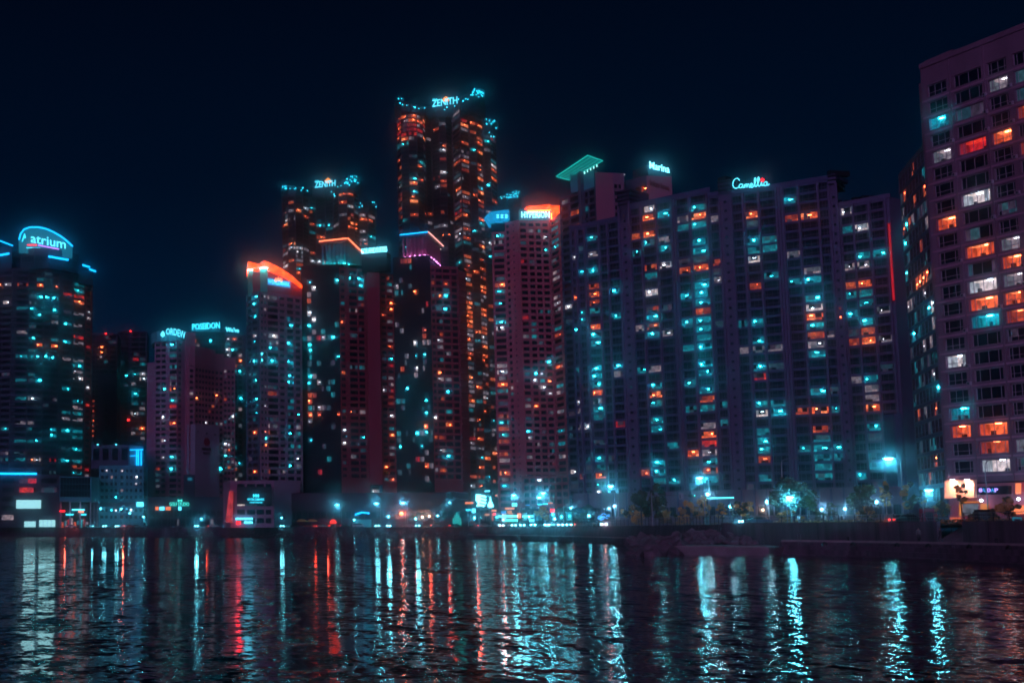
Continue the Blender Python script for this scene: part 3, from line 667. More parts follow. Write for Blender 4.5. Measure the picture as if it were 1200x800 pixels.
# ============================================================== tower with the orange sail roof
def sail_tower():
    Y0 = 645
    T = Tower('apartment_tower', 'mauve tower under a sweeping orange neon sail roof lettered WORLDMARK', 'tower', (*C(320, 619, Y0), GR), 'wall_rose', 3.0)
    a, b, c = C(289, 450, Y0 + 10), C(304.5, 450, Y0), C(354, 450, Y0 + 16)
    zt = Z(341, Y0)
    T.facade(a, b, GR, zt, [(290, 294.5, .5, 2.3, 1, 2, .03, 'dr'), (295.6, 301.5, .6, 2.2, 2, 1, .06, 'cdw')], ref=450, m='wall_slate', rec=.5)
    T.facade(b, c, GR, zt, [(306.2, 309, .8, 2.1, 1, 1, .04, 'wd'), (310.2, 312.8, .8, 2.1, 1, 1, .04, 'wd'), (314.5, 326.5, .45, 2.3, 4, 1, .04, 'dwo'), (328.5, 334, .8, 2.1, 2, 1, .0, 'd'), (337, 344.5, .6, 2.3, 2, 1, .10, 'cdw'), (347, 352.4, .6, 2.3, 2, 1, .05, 'cdw')], ref=450, rec=.35, band=.18, bandm='wall_rose')
    f = [c, (c[0] + 3, 690), RB(a, 690), a]
    for i in range(3): T.side(f[i], f[i + 1], GR, zt)
    T.top([a, b, c, f[1], f[2]], zt, 'roofing')
    L = [(160 + x / 4, 280 + y / 4, k) for x, y, k in [(555,262,'C'),(555,313,'C'),(555,370,'C'),(555,475,'c'),(590,525,'C'),(630,525,'C'),(550,555,'c'),(550,580,'C'),(590,578,'C'),(625,580,'C'),(550,635,'c'),(550,663,'C'),(548,745,'C'),(550,770,'c'),(725,260,'C'),(720,365,'c'),(720,415,'C'),(720,495,'C'),(720,520,'c'),(720,573,'C'),(720,650,'C'),(720,680,'C'),(720,760,'c'),(720,787,'c'),(630,450,'W'),(600,450,'w'),(555,450,'w'),(660,452,'o'),(630,475,'w'),(630,690,'d'),(630,718,'o'),(600,690,'w'),(630,265,'w'),(600,265,'w')]]
    L += [(160 + x / 4, 460 + y / 4, k) for x, y, k in [(548,22,'C'),(548,50,'c'),(548,105,'c'),(548,130,'c'),(548,185,'O'),(600,187,'o'),(630,187,'o'),(620,215,'C'),(625,240,'O'),(625,160,'w'),(600,75,'w'),(720,65,'c'),(720,40,'c'),(720,145,'c'),(720,170,'C'),(755,170,'w'),(720,195,'C'),(755,200,'c'),(720,250,'c'),(755,250,'c'),(755,330,'w'),(720,350,'C'),(720,330,'c'),(545,377,'O'),(690,382,'w')]]
    T.light(L, 5); T.finish()
    # crown: teal fins, red panel wall, orange sail
    for p0, p1, y0, y1, Y in ((290.5, 296, 317, 345, Y0 + 6), (305, 313.5, 315, 341, Y0 - 1)):
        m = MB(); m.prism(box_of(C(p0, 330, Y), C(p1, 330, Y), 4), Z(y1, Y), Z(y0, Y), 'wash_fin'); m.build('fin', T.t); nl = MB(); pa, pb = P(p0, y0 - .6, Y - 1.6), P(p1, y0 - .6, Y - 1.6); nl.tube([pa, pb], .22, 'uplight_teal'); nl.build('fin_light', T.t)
    m = MB()
    A, B = C(296, 330, Y0 + 5), C(305, 330, Y0 + 1); m.prism(box_of(A, B, 20), zt - .5, Z(319, Y0), 'wall_maroon', 'roofing')
    A, B = C(313, 335, Y0 + 3), C(354, 335, Y0 + 17)
    z0 = zt - .5
    pr = [(A[0], A[1], z0), (B[0], B[1], z0), (B[0], B[1], Z(336, B[1])), (A[0], A[1], Z(317, A[1]))]
    m.face(pr, 'wall_maroon'); m.face([(x, y + 16, z) for x, y, z in pr], 'wall_maroon'); m.face([pr[2], pr[3], (pr[3][0], pr[3][1] + 16, pr[3][2]), (pr[2][0], pr[2][1] + 16, pr[2][2])], 'roofing')
    m.build('crown_wall', T.t)
    def sail(o, Yf, dep, name):
        s = MB(); fr = [P(px, py, Yf(px)) for px, py in o]; bk = [p + Vector((0, dep, 0)) for p in fr]; n = len(fr)
        s.face(fr, 'neon_sail'); s.face(bk[::-1], 'wall_maroon')
        for i in range(n): s.face([fr[i], fr[(i + 1) % n], bk[(i + 1) % n], bk[i]], 'neon_sail')
        s.build(name, T.t)
    Yf = lambda px: Y0 + 1 + max(0, px - 304) * .3 + max(0, 304 - px) * .55 - 3
    sail([(309, 305.2), (318, 308.5), (329, 314.5), (341, 322), (354, 334), (354, 336.6), (342, 328.5), (330, 322), (318, 317.2), (308.5, 314.2)], Yf, 6, 'roof_sail')
    sail([(291, 306.5), (297, 308), (304, 309.5), (308.8, 305.2), (308.3, 314), (303, 315.6), (296.5, 315), (292, 317), (289.4, 322), (289.6, 314)], Yf, 6, 'roof_sail')
    A, B = level_line(314, 332.5, Y0 + 1, 339.5, 338.5)
    bd = MB(); d = B - A; n = Vector((d.y, -d.x, 0)).normalized()
    A2 = P(313.4, 333.4, Y0 + 1); B2 = P(340.2, 337.6, Y0 + 9); H = Vector((0, 0, 3.1)); N = Vector((0, -.5, 0))
    bd.poly([A2, B2, B2 + H, A2 + H, A2 + N, B2 + N, B2 + H + N, A2 + H + N], [(4,5,6,7),(0,3,2,1),(0,1,5,4),(2,3,7,6),(0,4,7,3),(1,2,6,5)], 'sign_blue'); bd.build('sign_board', T.t)
    vs, fs = text_geo('WORLDMARK', True); bl = MB(); A3, B3 = A2 + N * 1.3 + H * .18, B2 + N * 1.3 + H * .18
    bl.poly([A3 + (B3 - A3) * (.03 + x * .94) + H * (y * .66) + Vector((0, -z * 2, 0)) for x, y, z in vs], fs, 'sign_cyan'); bl.build('sign_lettering', T.t)
    bl = MB(); c0 = P(326.3, 326.8, Y0 + 2)
    for q in (-1.2, 0, 1.2): bl.lathe(c0 + Vector((q, 0, -abs(q) * .3)), [(.45, -.8), (.55, 0), (.1, .9)], 'neon_warm', 6)
    bl.build('sign_emblem', T.t)
    # lower base wall in front
    m = MB(); m.prism(box_of(C(302, 590, Y0 - 6), C(352, 590, Y0 + 8), 16), GR, Z(563, Y0), 'wall_rose', 'roofing'); m.build('base_block', T.t)
m_ = emit('neon_sail', (1.0, .055, .008), 4, True, var=.6, scale=.35)
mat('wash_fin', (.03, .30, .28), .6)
sail_tower()

# ============================================================== three sculpted supertall towers
def supertall(label, Y0, lobes, lit, texts, dots, roof_of, cap=100, fh=3.25, extra=None):
    cx = sum(l[0][0][0] for l in lobes) / len(lobes)
    T = Tower('supertall_tower', label, 'tower', (*C(cx, 619, Y0), GR), 'cladding', fh, 'sculpted supertall towers with sparkling crowns')
    for pts, ztop, ref, stripsets, pal in lobes:
        q = [C(px, ref, Y) for px, Y in pts]; zt = Z(ztop, min(Y for _, Y in pts))
        for i in range(len(q) - 1):
            st = stripsets[i] if i < len(stripsets) else None
            if not st: T.side(q[i], q[i + 1], GR, zt)
            else:
                T.facade(q[i], q[i + 1], GR, zt, st, ref=ref, m='cladding', rec=.25, band=.15, bandm='wall_dark', fr='frame_dark', topgap=3.4, first=20)
        back = max(Y for _, Y in pts) + 22
        T.side(q[-1], RB(q[-1], back), GR, zt); T.side(RB(q[-1], back), RB(q[0], back), GR, zt); T.side(RB(q[0], back), q[0], GR, zt)
        T.top(q + [RB(q[-1], back), RB(q[0], back)], zt, 'roofing')
    T.light(lit, 5)
    T.finish(cap)
    for (pl, Yd) in dots:
        R = random.Random(int(Yd) + len(pl))
        for px, py in pl:
            p = P(px, py, Yd); r = R.uniform(.25, .42); d = MB()
            d.lathe(p, [(.08, -r), (r, 0), (.08, r)], 'spark', 5); d.build('crown_light', T.t)
    for fn in texts: fn(T)
    for k, (pts, ztop, ref, stripsets, pal) in enumerate(lobes):
        mx = sum(p[0] for p in pts) / len(pts); Ym = max(p[1] for p in pts) + 6; q = C(mx, ref, Ym); zt = Z(ztop, min(p[1] for p in pts)); m = MB()
        m.tube([Vector((q[0], q[1], zt)), Vector((q[0], q[1], zt + 7 + 3 * (k % 2)))], .22, 'dark_metal', 5, taper=.06); m.build('roof_mast', T.t)
        m = MB(); m.box((q[0] - 3, q[1] - 2, zt), (q[0] + 2, q[1] + 2, zt + 2.6), 'cladding'); m.build('roof_plant', T.t)
    return T
def scatter(x0, y0, x1, y1, n, sp, R, sx=0):
    n = max(3, int(n * .5)); sp *= 1.25
    return [(lerp(x0, x1, (i + R.random()) / n), lerp(y0, y1, (i + .5) / n) + R.uniform(-sp, sp)) for i in range(n)]
def crown(T, pts, Y, base, m='wall_navy', depth=14):
    """curved crown screen: outline of top edge image points over a base row"""
    b = MB(); n = len(pts)
    tp = [P(px, py, Y + dy) for px, py, dy in pts]; bt = [Vector((p.x, p.y, Z(base, Y))) for p in tp]
    for i in range(n - 1):
        b.face([bt[i], bt[i + 1], tp[i + 1], tp[i]], m)
        k = Vector((0, depth, 0)); b.face([tp[i], tp[i + 1], tp[i + 1] + k, tp[i] + k], m)
        b.face([bt[i + 1] + k, bt[i] + k, tp[i] + k, tp[i + 1] + k], m)
    b.build('crown_screen', T.t)
def supertalls():
    R = random.Random(5)
    # ---- tallest, left of centre
    lit = [(440 + x / 4, 80 + y / 4, k) for x, y, k in [(120,360,'c'),(120,430,'O'),(118,470,'o'),(118,515,'o'),(195,445,'C'),(240,455,'c'),(195,465,'O'),(195,490,'o'),(195,512,'C'),(195,530,'O'),(240,515,'w'),(270,510,'o'),(195,572,'C'),(195,595,'O'),(195,615,'O'),(320,488,'W'),(320,550,'o'),(325,680,'o'),(310,367,'O'),(320,392,'W'),(305,435,'o'),(295,555,'w'),(185,680,'o'),(240,685,'o'),(255,730,'w'),(280,735,'w'),(310,738,'w'),(345,725,'w'),(120,555,'w'),(118,620,'o'),(118,660,'o'),(118,705,'o'),(480,320,'c'),(480,348,'O'),(435,345,'o'),(385,420,'w'),(425,420,'w'),(380,445,'o'),(425,440,'O'),(425,465,'w'),(425,485,'o'),(485,458,'O'),(485,480,'O'),(485,500,'w'),(485,522,'O'),(385,575,'O'),(425,575,'o'),(385,530,'w'),(425,530,'w'),(485,565,'c'),(488,588,'O'),(488,630,'O'),(435,690,'O'),(555,445,'c'),(555,490,'O'),(555,515,'O'),(430,735,'w'),(385,600,'w'),(425,600,'w'),(430,635,'o'),(395,690,'o'),(398,780,'W'),(430,780,'w'),(485,748,'w'),(450,265,'O'),(420,268,'O'),(480,262,'O'),(430,192,'r'),(545,320,'d'),(550,345,'r')]]
    for yy, cc in ((222, 'O'), (247, 'O'), (273, 'r'), (297, 'r'), (322, 'O')):
        for xx in (112, 128, 145, 162, 180, 200, 222): lit.append((440 + xx / 4, 80 + yy / 4, cc if R.random() < .85 else 'w'))
    lit += [(340 + x / 3.636, 260 + y / 3.636, k) for x, y, k in [(720,40,'w'),(750,40,'o'),(720,75,'w'),(750,75,'o'),(725,97,'c'),(750,95,'c'),(730,173,'C'),(760,175,'w'),(760,235,'o'),(755,270,'o'),(758,318,'w'),(757,380,'O'),(757,425,'O'),(760,520,'w'),(765,615,'w'),(765,655,'O'),(765,680,'o'),(765,700,'w'),(765,717,'w'),(765,740,'o'),(765,760,'O'),(765,775,'w')]]
    lb = [([(466, 985), (471, 973), (480, 968), (490, 969), (497, 976), (500, 988)], 127.5, 220,
           [[(466.4, 470.8, .5, 2.7, 2, 1, .15, 'owrd')], [(471.3, 479.6, .5, 2.7, 3, 1, .10, 'owcd')], [(480.4, 489.6, .5, 2.7, 3, 1, .10, 'owcd')], [(490.4, 496.8, .5, 2.7, 2, 1, .07, 'owcd')], [(497.3, 499.6, .5, 2.7, 1, 1, .1, 'd')]], 'o'),
          ([(500, 988), (507, 992), (516, 984), (524, 984), (531, 992)], 137, 220,
           [[(501, 506, .5, 2.7, 2, 1, .06, 'owd')], [(507.6, 515.4, .5, 2.7, 3, 1, .07, 'owd')], [(516.4, 523.6, .5, 2.7, 2, 1, .08, 'owd')], [(524.4, 530.4, .5, 2.7, 2, 1, .07, 'owd')]], 'o'),
          ([(531, 980), (541, 962), (551, 970), (560, 974), (567.5, 984)], 121, 220,
           [[(532, 540.3, .5, 2.7, 3, 1, .20, 'owrd')], [(541.8, 550.6, .5, 2.7, 3, 1, .22, 'owrd')], [(552.5, 559.6, .5, 2.7, 3, 1, .2, 'owcd')], [(560.4, 567, .5, 2.7, 2, 1, .25, 'oOwcd')]], 'o'),
          ([(567.5, 984), (576, 988), (583, 1002)], 141, 220,
           [[(569, 575.5, .5, 2.7, 2, 1, .12, 'owcd')], [(576.4, 582.6, .5, 2.7, 2, 1, .12, 'owcd')]], 'o')]
    # the lit column low between the neighbours
    for k in range(28): lit.append((566.5 + R.uniform(-1, 1), 282 + k * 10.6 + R.uniform(-2, 2), R.choice('OOowcwO')))
    for k in range(26): lit.append((550 + R.uniform(-1, 1), 345 + k * 8.6 + R.uniform(-2, 2), R.choice('OOowcwo')))
    for k in range(18): lit.append((580, 290 + k * 17, R.choice('oowc')))
    dots = [(scatter(466, 120, 500, 127, 14, 1.6, R) + scatter(466, 116, 474, 122, 6, 3, R), 962),
            (scatter(536, 118, 567, 107, 18, 2.5, R) + scatter(553, 110, 567, 108, 26, 5.2, R) + scatter(517, 130, 533, 124, 5, 1, R), 955),
            (scatter(568.5, 143, 582, 147, 16, 4, R) + scatter(571, 156, 580, 159, 4, 2, R), 975)]
    def t1(T):
        crown(T, [(465.5, 115, 16), (470, 117, 4), (480, 121, 0), (492, 124, 2), (500, 125, 10), (510, 123, 14), (531, 119, 12), (541, 113, -4), (552, 106, 0), (562, 103.5, 6), (568, 106, 18)], 965, 131)
        crown(T, [(567.5, 139, 6), (574, 139.5, 8), (583.5, 143, 22)], 975, 152)
        A, B = level_line(506.5, 125.6, 958, 536, 121.3); lettering('ZENITH', A, B, 4.8, 'sign_white', T.t)
        A, B = P(507, 118.6, 958), P(512.5, 118.2, 957); B.z = A.z; lettering('THE', A, B, 1.5, 'sign_cyan', T.t)
        b = MB(); p = P(522.5, 116, 960); b.lathe(p, [(2.2, -1.6), (2.6, -.4), (1.4, .9), (.3, 1.7)], 'flame', 8); b.build('crown_lantern', T.t)
    supertall('tallest supertall tower, orange rounded storeys at its upper left and a bright ZENITH sign', 975, lb, lit, [t1], dots, None)
    # ---- second, left
    lit = [(310 + x / 4.706, 180 + y / 4.706, k) for x, y, k in [(110,325,'O'),(180,325,'O'),(150,325,'w'),(130,352,'w'),(112,393,'O'),(215,300,'W'),(250,305,'c'),(280,312,'o'),(250,425,'c'),(255,390,'o'),(300,400,'C'),(340,398,'C'),(365,415,'c'),(295,455,'O'),(410,385,'w'),(465,387,'O'),(490,387,'O'),(465,412,'O'),(490,412,'O'),(540,330,'w'),(575,340,'w'),(560,362,'O'),(595,370,'O'),(450,215,'O'),(490,215,'O'),(170,515,'W'),(195,515,'W'),(180,535,'W'),(180,560,'w'),(180,585,'w'),(180,618,'o'),(105,535,'o'),(105,600,'w'),(230,520,'w'),(265,550,'o'),(260,598,'W'),(297,602,'W'),(180,660,'O'),(380,240,'w'),(525,330,'w')]]
    lb = [([(331, 1075), (338, 1064), (347, 1060), (356, 1064), (363, 1074)], 224, 330,
           [[(331.6, 337.4, .5, 2.7, 2, 1, .07, 'owd')], [(338.6, 346.4, .5, 2.7, 3, 1, .07, 'owd')], [(347.6, 355.4, .5, 2.7, 3, 1, .07, 'owdc')], [(356.6, 362.4, .5, 2.7, 2, 1, .07, 'owdc')]], 'o'),
          ([(363, 1074), (371, 1080), (382, 1080), (391, 1074)], 221, 330,
           [[(364, 370, .5, 2.7, 2, 1, .05, 'wd')], [(371.8, 381.4, .5, 2.7, 3, 1, .05, 'cwd')], [(382.6, 390.4, .5, 2.7, 3, 1, .05, 'wd')]], 'o'),
          ([(391, 1074), (398, 1062), (408, 1058), (416, 1062), (421.5, 1072)], 219, 330,
           [[(391.6, 397.4, .5, 2.7, 2, 1, .05, 'wd')], [(398.6, 407.4, .5, 2.7, 3, 1, .06, 'owd')], [(408.6, 415.4, .5, 2.7, 2, 1, .06, 'owd')], [(416.6, 421, .5, 2.7, 2, 1, .06, 'owd')]], 'o'),
          ([(421.5, 1080), (432, 1080), (441.5, 1092)], 240, 330,
           [[(422.6, 431.4, .5, 2.7, 3, 1, .06, 'owd')], [(432.6, 441, .5, 2.7, 3, 1, .06, 'owdc')]], 'o')]
    dots = [(scatter(331, 219, 362, 223, 16, 1.6, R) + scatter(331, 217, 336, 221, 6, 3, R), 1055),
            (scatter(393, 217, 420, 211, 14, 2, R) + scatter(405, 212, 420, 211, 26, 4.2, R) + scatter(388, 222, 393, 232, 5, 1, R), 1050),
            (scatter(421, 241, 425, 240, 4, 3, R) + scatter(435, 238, 442, 242, 5, 3, R), 1070)]
    def t2(T):
        crown(T, [(330.5, 215, 20), (338, 216.5, 8), (347, 219, 4), (356, 219, 8), (366, 218, 16), (380, 216, 16), (391, 214, 12), (399, 211.5, 2), (408, 208, 0), (416, 207, 4), (422, 209, 14)], 1056, 226)
        crown(T, [(421.5, 236, 8), (432, 236, 8), (441.8, 239, 20)], 1072, 246)
        A, B = level_line(369, 220, 1048, 393, 218); lettering('ZENITH', A, B, 4.6, 'sign_white', T.t)
        A, B = P(369.5, 213.4, 1048), P(374, 213.2, 1048); B.z = A.z; lettering('THE', A, B, 1.3, 'sign_cyan', T.t)
        b = MB(); p = P(384.5, 211.3, 1050); b.lathe(p, [(2.4, -1.8), (2.8, -.4), (1.4, 1.0), (.3, 2.0)], 'flame', 8); b.build('crown_lantern', T.t)
    supertall('second tallest sculpted tower with a ZENITH sign, partly hidden by the pavilion-topped tower', 1060, lb, lit, [t2], dots, None)
    # ---- third, mostly hidden
    lb = [([(574, 1140), (582, 1128), (594, 1124), (604, 1130), (610, 1140)], 233, 300, [[(575, 581, .5, 2.7, 2, 1, .03, 'd')], [(583, 593, .5, 2.7, 3, 1, .03, 'd')], [(595, 603, .5, 2.7, 3, 1, .03, 'd')], None], 'o')]
    dots = [(scatter(577, 237.5, 579, 238.5, 6, 1.5, R) + scatter(585, 233, 609, 226, 22, 2, R) + scatter(596, 229, 609, 227, 20, 3.2, R), 1118)]
    def t3(T): crown(T, [(573.5, 234, 20), (582, 232, 6), (594, 226.5, 0), (604, 223, 6), (610.5, 223, 20)], 1120, 238)
    supertall('sparkling crown of a supertall tower peeking over the HYPERION sign', 1125, lb, [], [t3], dots, None, 30)
emit('flame', (1.0, .30, .03), 2.2, True)
supertalls()
# ============================================================== twin brown towers with lit roof pavilions
def pavilion(T, front_px, y_top, y_bot, Yf, edge, colm, neon_l, neon_r, glowm):
    """colonnaded roof pavilion under a projecting cornice; edge: (left px,py),(corner px,py),(right px,py)"""
    (l, ly), (c, cy), (r, ry) = edge
    zc = Z(cy, Yf)
    Lp = Vector((X(l, Yat(ly, zc), zc), Yat(ly, zc), zc)); Cp = P(c, cy, Yf); Rp = Vector((X(r, Yat(ry, zc), zc), Yat(ry, zc), zc))
    B4 = Lp + (Rp - Cp)
    s = MB(); o = [Lp, Cp, Rp, B4]
    s.prism([(p.x, p.y) for p in o], zc - 1.1, zc, 'cladding', 'roofing'); s.build('cornice', T.t)
    neon(T.t, [Lp + Vector((0, -.5, 0)), Cp + Vector((0, -.5, 0))], .30, neon_l, 'cornice_light')
    neon(T.t, [Cp + Vector((.4, -.4, 0)), Rp + Vector((.4, -.4, 0))], .30, neon_r, 'cornice_light')
    # core and colonnade
    cen = (Lp + Cp + Rp + B4) / 4; k = .72
    q = [cen + (p - cen) * k for p in o]; zb = Z(y_bot, Yf)
    m = MB(); m.prism([(p.x, p.y) for p in q], zb - 6, zc - 1.1, colm); m.build('pavilion_core', T.t)
    kk = .84; q2 = [cen + (p - cen) * kk for p in o]
    for A, B, n in ((q2[0], q2[1], 6), (q2[1], q2[2], 9)):
        for i in range(n + 1):
            p = A.lerp(B, i / n); b = MB(); b.lathe((p.x, p.y, zb), [(.55, 0), (.45, zc - 1.1 - zb)], colm, 6); b.build('column', T.t)
    st = MB(); st.prism([(p.x, p.y) for p in [cen + (p - cen) * .95 for p in o]], zb - 5, zb, 'cladding', 'roofing'); st.build('pavilion_base', T.t)
    ln = MB()
    for A, B, n in ((q2[0], q2[1], 5), (q2[1], q2[2], 6)):
        for i in range(n):
            p = A.lerp(B, (i + .5) / n); d = (p - cen); d.z = 0; d.normalize(); p = p + d * .9
            ln.box((p.x - .4, p.y - .4, zb + .05), (p.x + .4, p.y + .4, zb + .3), glowm)
    ln.build('uplight', T.t)

emit('uplight_pink', (.85, .25, .75), 16, True)
mat('podium_dark', (.10, .03, .075), .8, var=.3, scale=.2, streak=True)
def twins():
    Y0 = 660
    T = Tower('residential_tower', 'maroon and black tower whose teal roof pavilion carries an orange light line', 'tower', (*C(405, 619, Y0), GR), 'wall_maroon', 3.02, 'twin residential towers with lit roof pavilions')
    a, b = C(354, 450, Y0 + 6), C(399, 450, Y0); c, d, e, f = C(432, 450, Y0 + 6), C(446.5, 450, Y0 + 6), C(463, 450, Y0 + 10), C(424, 450, Y0 + 5)
    z1 = Z(309, Y0)
    glass = lambda w0, w1, n, p: [(lerp(w0, w1, k / n) + .25, lerp(w0, w1, (k + .93) / n), .35, 2.75, 2, 1, p, 'dwc') for k in range(n)]
    T.facade(a, b, GR, z1, glass(355, 398.4, 8, .05), ref=450, m='wall_dark', rec=.08, first=20, fr='frame_dark')
    T.facade(b, c, GR, Z(313, Y0), [(400.5, 405.5, .8, 2.3, 2, 1, .09, 'dwo'), (410.5, 420, .6, 2.35, 3, 1, .06, 'dwo'), (421.5, 428.5, .6, 2.35, 2, 1, .05, 'dw')], ref=450, first=20, rec=.5, band=.35)
    m = MB(); m.prism(box_of(C(432, 450, Y0 + 2), C(446.5, 450, Y0 + 2), 14), GR + 20, Z(316, Y0), 'wall_maroon', 'roofing')
    m.build('blank_pier', T.t)
    T.facade(d, e, GR, Z(317, Y0), [(448.5, 454, .8, 2.3, 2, 1, .10, 'dwo'), (455.5, 462, .8, 2.3, 2, 1, .10, 'dwo')], ref=450, first=20, rec=.5, band=.35)
    for A, B, z in ((a, RB(a, Y0 + 46), z1), (RB(e, Y0 + 46), e, Z(317, Y0))): T.side(B, A, GR, z) if A == a else T.side(B, A, GR, z)
    T.top([a, b, c, RB(c, Y0 + 46), RB(a, Y0 + 46)], z1, 'roofing'); T.top([c, e, RB(e, Y0 + 46), RB(c, Y0 + 46)], Z(317, Y0), 'roofing')
    T.side(c, RB(c, Y0 + 46), Z(330, Y0), z1)
    k7 = lambda L: [(340 + x / 3.636, 260 + y / 3.636, k) for x, y, k in L]; k8 = lambda L: [(340 + x / 3.636, 440 + y / 3.636, k) for x, y, k in L]
    T.light(k7([(85,265,'c'),(200,253,'C'),(85,347,'o'),(85,452,'C'),(195,445,'c'),(85,507,'w'),(130,503,'r'),(85,560,'C'),(85,590,'c'),(125,590,'c'),(85,618,'c'),(195,580,'C'),(85,672,'c'),(190,670,'c'),(85,703,'d'),(85,730,'o'),(85,757,'O'),(190,725,'c'),(110,785,'w'),(150,785,'w'),(260,252,'C'),(290,252,'C'),(290,280,'C'),(290,330,'c'),(290,360,'o'),(260,383,'w'),(225,338,'c'),(290,465,'o'),(288,490,'o'),(290,520,'o'),(290,572,'C'),(218,575,'w'),(260,602,'w'),(290,628,'o'),(318,627,'c'),(225,630,'o'),(290,735,'c'),(435,212,'o'),(435,240,'o'),(410,272,'c'),(432,293,'w'),(433,350,'O'),(433,377,'O'),(433,430,'w'),(433,512,'w'),(433,540,'o'),(433,592,'c'),(433,620,'r'),(410,705,'w'),(432,735,'o'),(432,760,'o'),(435,678,'w')]) +
            k8([(90,15,'C'),(90,75,'o'),(85,100,'O'),(90,155,'O'),(130,155,'o'),(85,185,'w'),(120,130,'w'),(85,270,'c'),(165,355,'c'),(120,408,'r'),(85,467,'w'),(290,80,'c'),(290,160,'O'),(220,163,'o'),(320,162,'w'),(300,195,'w'),(290,245,'c'),(300,272,'C'),(265,300,'w'),(290,328,'w'),(290,352,'w'),(290,440,'o'),(295,467,'w'),(220,467,'w'),(435,20,'w'),(410,50,'w'),(435,75,'r'),(425,103,'o'),(430,215,'c'),(425,240,'c'),(430,297,'w'),(425,325,'w'),(420,383,'O'),(437,437,'O'),(430,465,'o')]), 5)
    T.finish()
    pavilion(T, (383, 421), 285, 308, Y0 + 2, ((374, 283), (407, 279.5), (424.5, 296.5)), 'wall_teal_lit', 'neon_warm', 'neon_warm', 'uplight_teal')
    A, B = level_line(424, 297.3, Y0 + 2, 453.5, 294.8)
    m = MB(); m.prism(box_of((A.x, A.y + 1), (B.x, B.y + 1), 6), Z(318, Y0), A.z - .1, 'wall_dark', 'roofing'); m.build('sign_plinth', T.t)
    lettering('LOLANDSUITES', A, B, 2.5, 'sign_bright', T.t)
    # right twin
    Y1 = 652
    T = Tower('residential_tower', 'maroon and black tower whose pink roof pavilion is edged by a blue and pink line', 'tower', (*C(505, 619, Y1), GR), 'wall_maroon', 3.02, 'twin residential towers with lit roof pavilions')
    a, b, c, c2 = C(463, 450, Y1 + 6), C(507, 450, Y1), C(540, 450, Y1 + 4), C(549, 450, Y1 + 12)
    z1 = Z(299, Y1); z2 = Z(311, Y1)
    T.facade(a, b, GR, z1, glass(464, 506.4, 8, .05), ref=450, m='wall_dark', rec=.08, first=20, fr='frame_dark')
    T.facade(b, c, GR, z2, [(508.3, 512, .8, 2.3, 1, 1, .07, 'dwo'), (513.5, 521, .6, 2.35, 2, 1, .08, 'dwo'), (522, 530, .6, 2.35, 3, 1, .08, 'dwo'), (532, 538.5, .5, 2.4, 1, 1, .0, 'd')], ref=450, first=20, rec=.6, band=.45, bandm='wall_brick')
    T.facade(c, c2, GR, Z(314, Y1), [], first=20, m='wall_brick', band=.8, bandm='wall_brick', fh=3.02)
    for A, B, z in ((RB(c2, Y1 + 46), c2, z2), (RB(a, Y1 + 46), a, z1)): T.side(A, B, GR, z)
    T.top([a, b, RB(b, Y1 + 46), RB(a, Y1 + 46)], z1, 'roofing'); T.top([b, c, c2, RB(c2, Y1 + 46), RB(b, Y1 + 46)], z2, 'roofing'); T.side(b, RB(b, Y1 + 46), z2, z1)
    T.light([(468, 308.5, 'o'), (474, 308.5, 'o'), (480, 308.5, 'o')] + k7([(577,228,'c'),(470,238,'d'),(530,287,'O'),(540,340,'d'),(578,340,'r'),(578,370,'w'),(578,452,'o'),(578,480,'o'),(540,510,'W'),(578,508,'w'),(535,570,'c'),(500,570,'w'),(495,600,'w'),(578,595,'d'),(468,458,'w'),(470,625,'o'),(580,622,'w'),(500,710,'C'),(470,770,'c'),(580,765,'C'),(660,315,'C'),(665,372,'C'),(665,262,'o'),(620,268,'o'),(655,530,'w'),(655,590,'c'),(655,640,'O'),(640,670,'w'),(670,670,'w'),(665,725,'C')]) +
            k8([(500,55,'C'),(470,113,'c'),(580,107,'C'),(580,165,'C'),(470,255,'c'),(540,253,'C'),(585,222,'O'),(585,250,'C'),(585,315,'w'),(585,370,'O'),(470,405,'d'),(585,430,'w'),(590,455,'C'),(540,345,'r'),(670,70,'C'),(650,15,'w'),(665,152,'c'),(670,210,'O'),(655,265,'o'),(625,265,'o'),(640,322,'w'),(670,348,'C'),(640,352,'c'),(680,325,'c'),(675,462,'c'),(625,462,'w')]), 5)
    T.finish()
    pavilion(T, (478, 505), 275, 298, Y1 + 2, ((468.5, 275.5), (501, 272), (518.5, 288.5)), 'wall_pink', 'neon_cyan', 'neon_pinkline', 'uplight_pink')
    # shared podium
    T = Tower('podium_building', 'long maroon podium block under the twin pavilion towers', 'building', (*C(440, 619, 625), GR), 'wall_maroon', 4.2)
    a, b = C(322, 600, 652), C(548, 600, 630); zt = Z(577, 640)
    T.facade(a, b, GR, zt, [(.015 + .0328 * k, .015 + .0328 * k + .028, .5, 3.6, 4, 2, .04, 'dwc') for k in range(30)], topgap=3.6, rec=.3, skip=lambda k, s: k == 0, m='podium_dark')
    shut(T, box_of(a, b, 22), GR, zt)
    T.light([(537, 598, 'c')]); T.finish(90)
    c = MB(); A, B = P(530, 575.5, 600), P(549, 578, 596); H = Vector((0, 0, -2.6)); D = Vector((0, 14, 0))
    c.poly([A, B, B + H, A + H, A + D, B + D, B + H + D, A + H + D], [(0,3,2,1),(4,5,6,7),(0,1,5,4),(3,7,6,2),(0,4,7,3),(1,2,6,5)], 'frame_dark'); c.build('slanted_canopy', T.t)
    g = MB(); g.tube([A + Vector((0, -.3, 0)), B + Vector((0, -.3, 0))], .15, 'frame_light'); g.tube([A + H + Vector((0, -.3, 0)), B + H + Vector((0, -.3, 0))], .15, 'frame_light'); g.build('canopy_edge', T.t)
    bb = MB(); xa, xb = X(530.5, 603), X(535.5, 603)
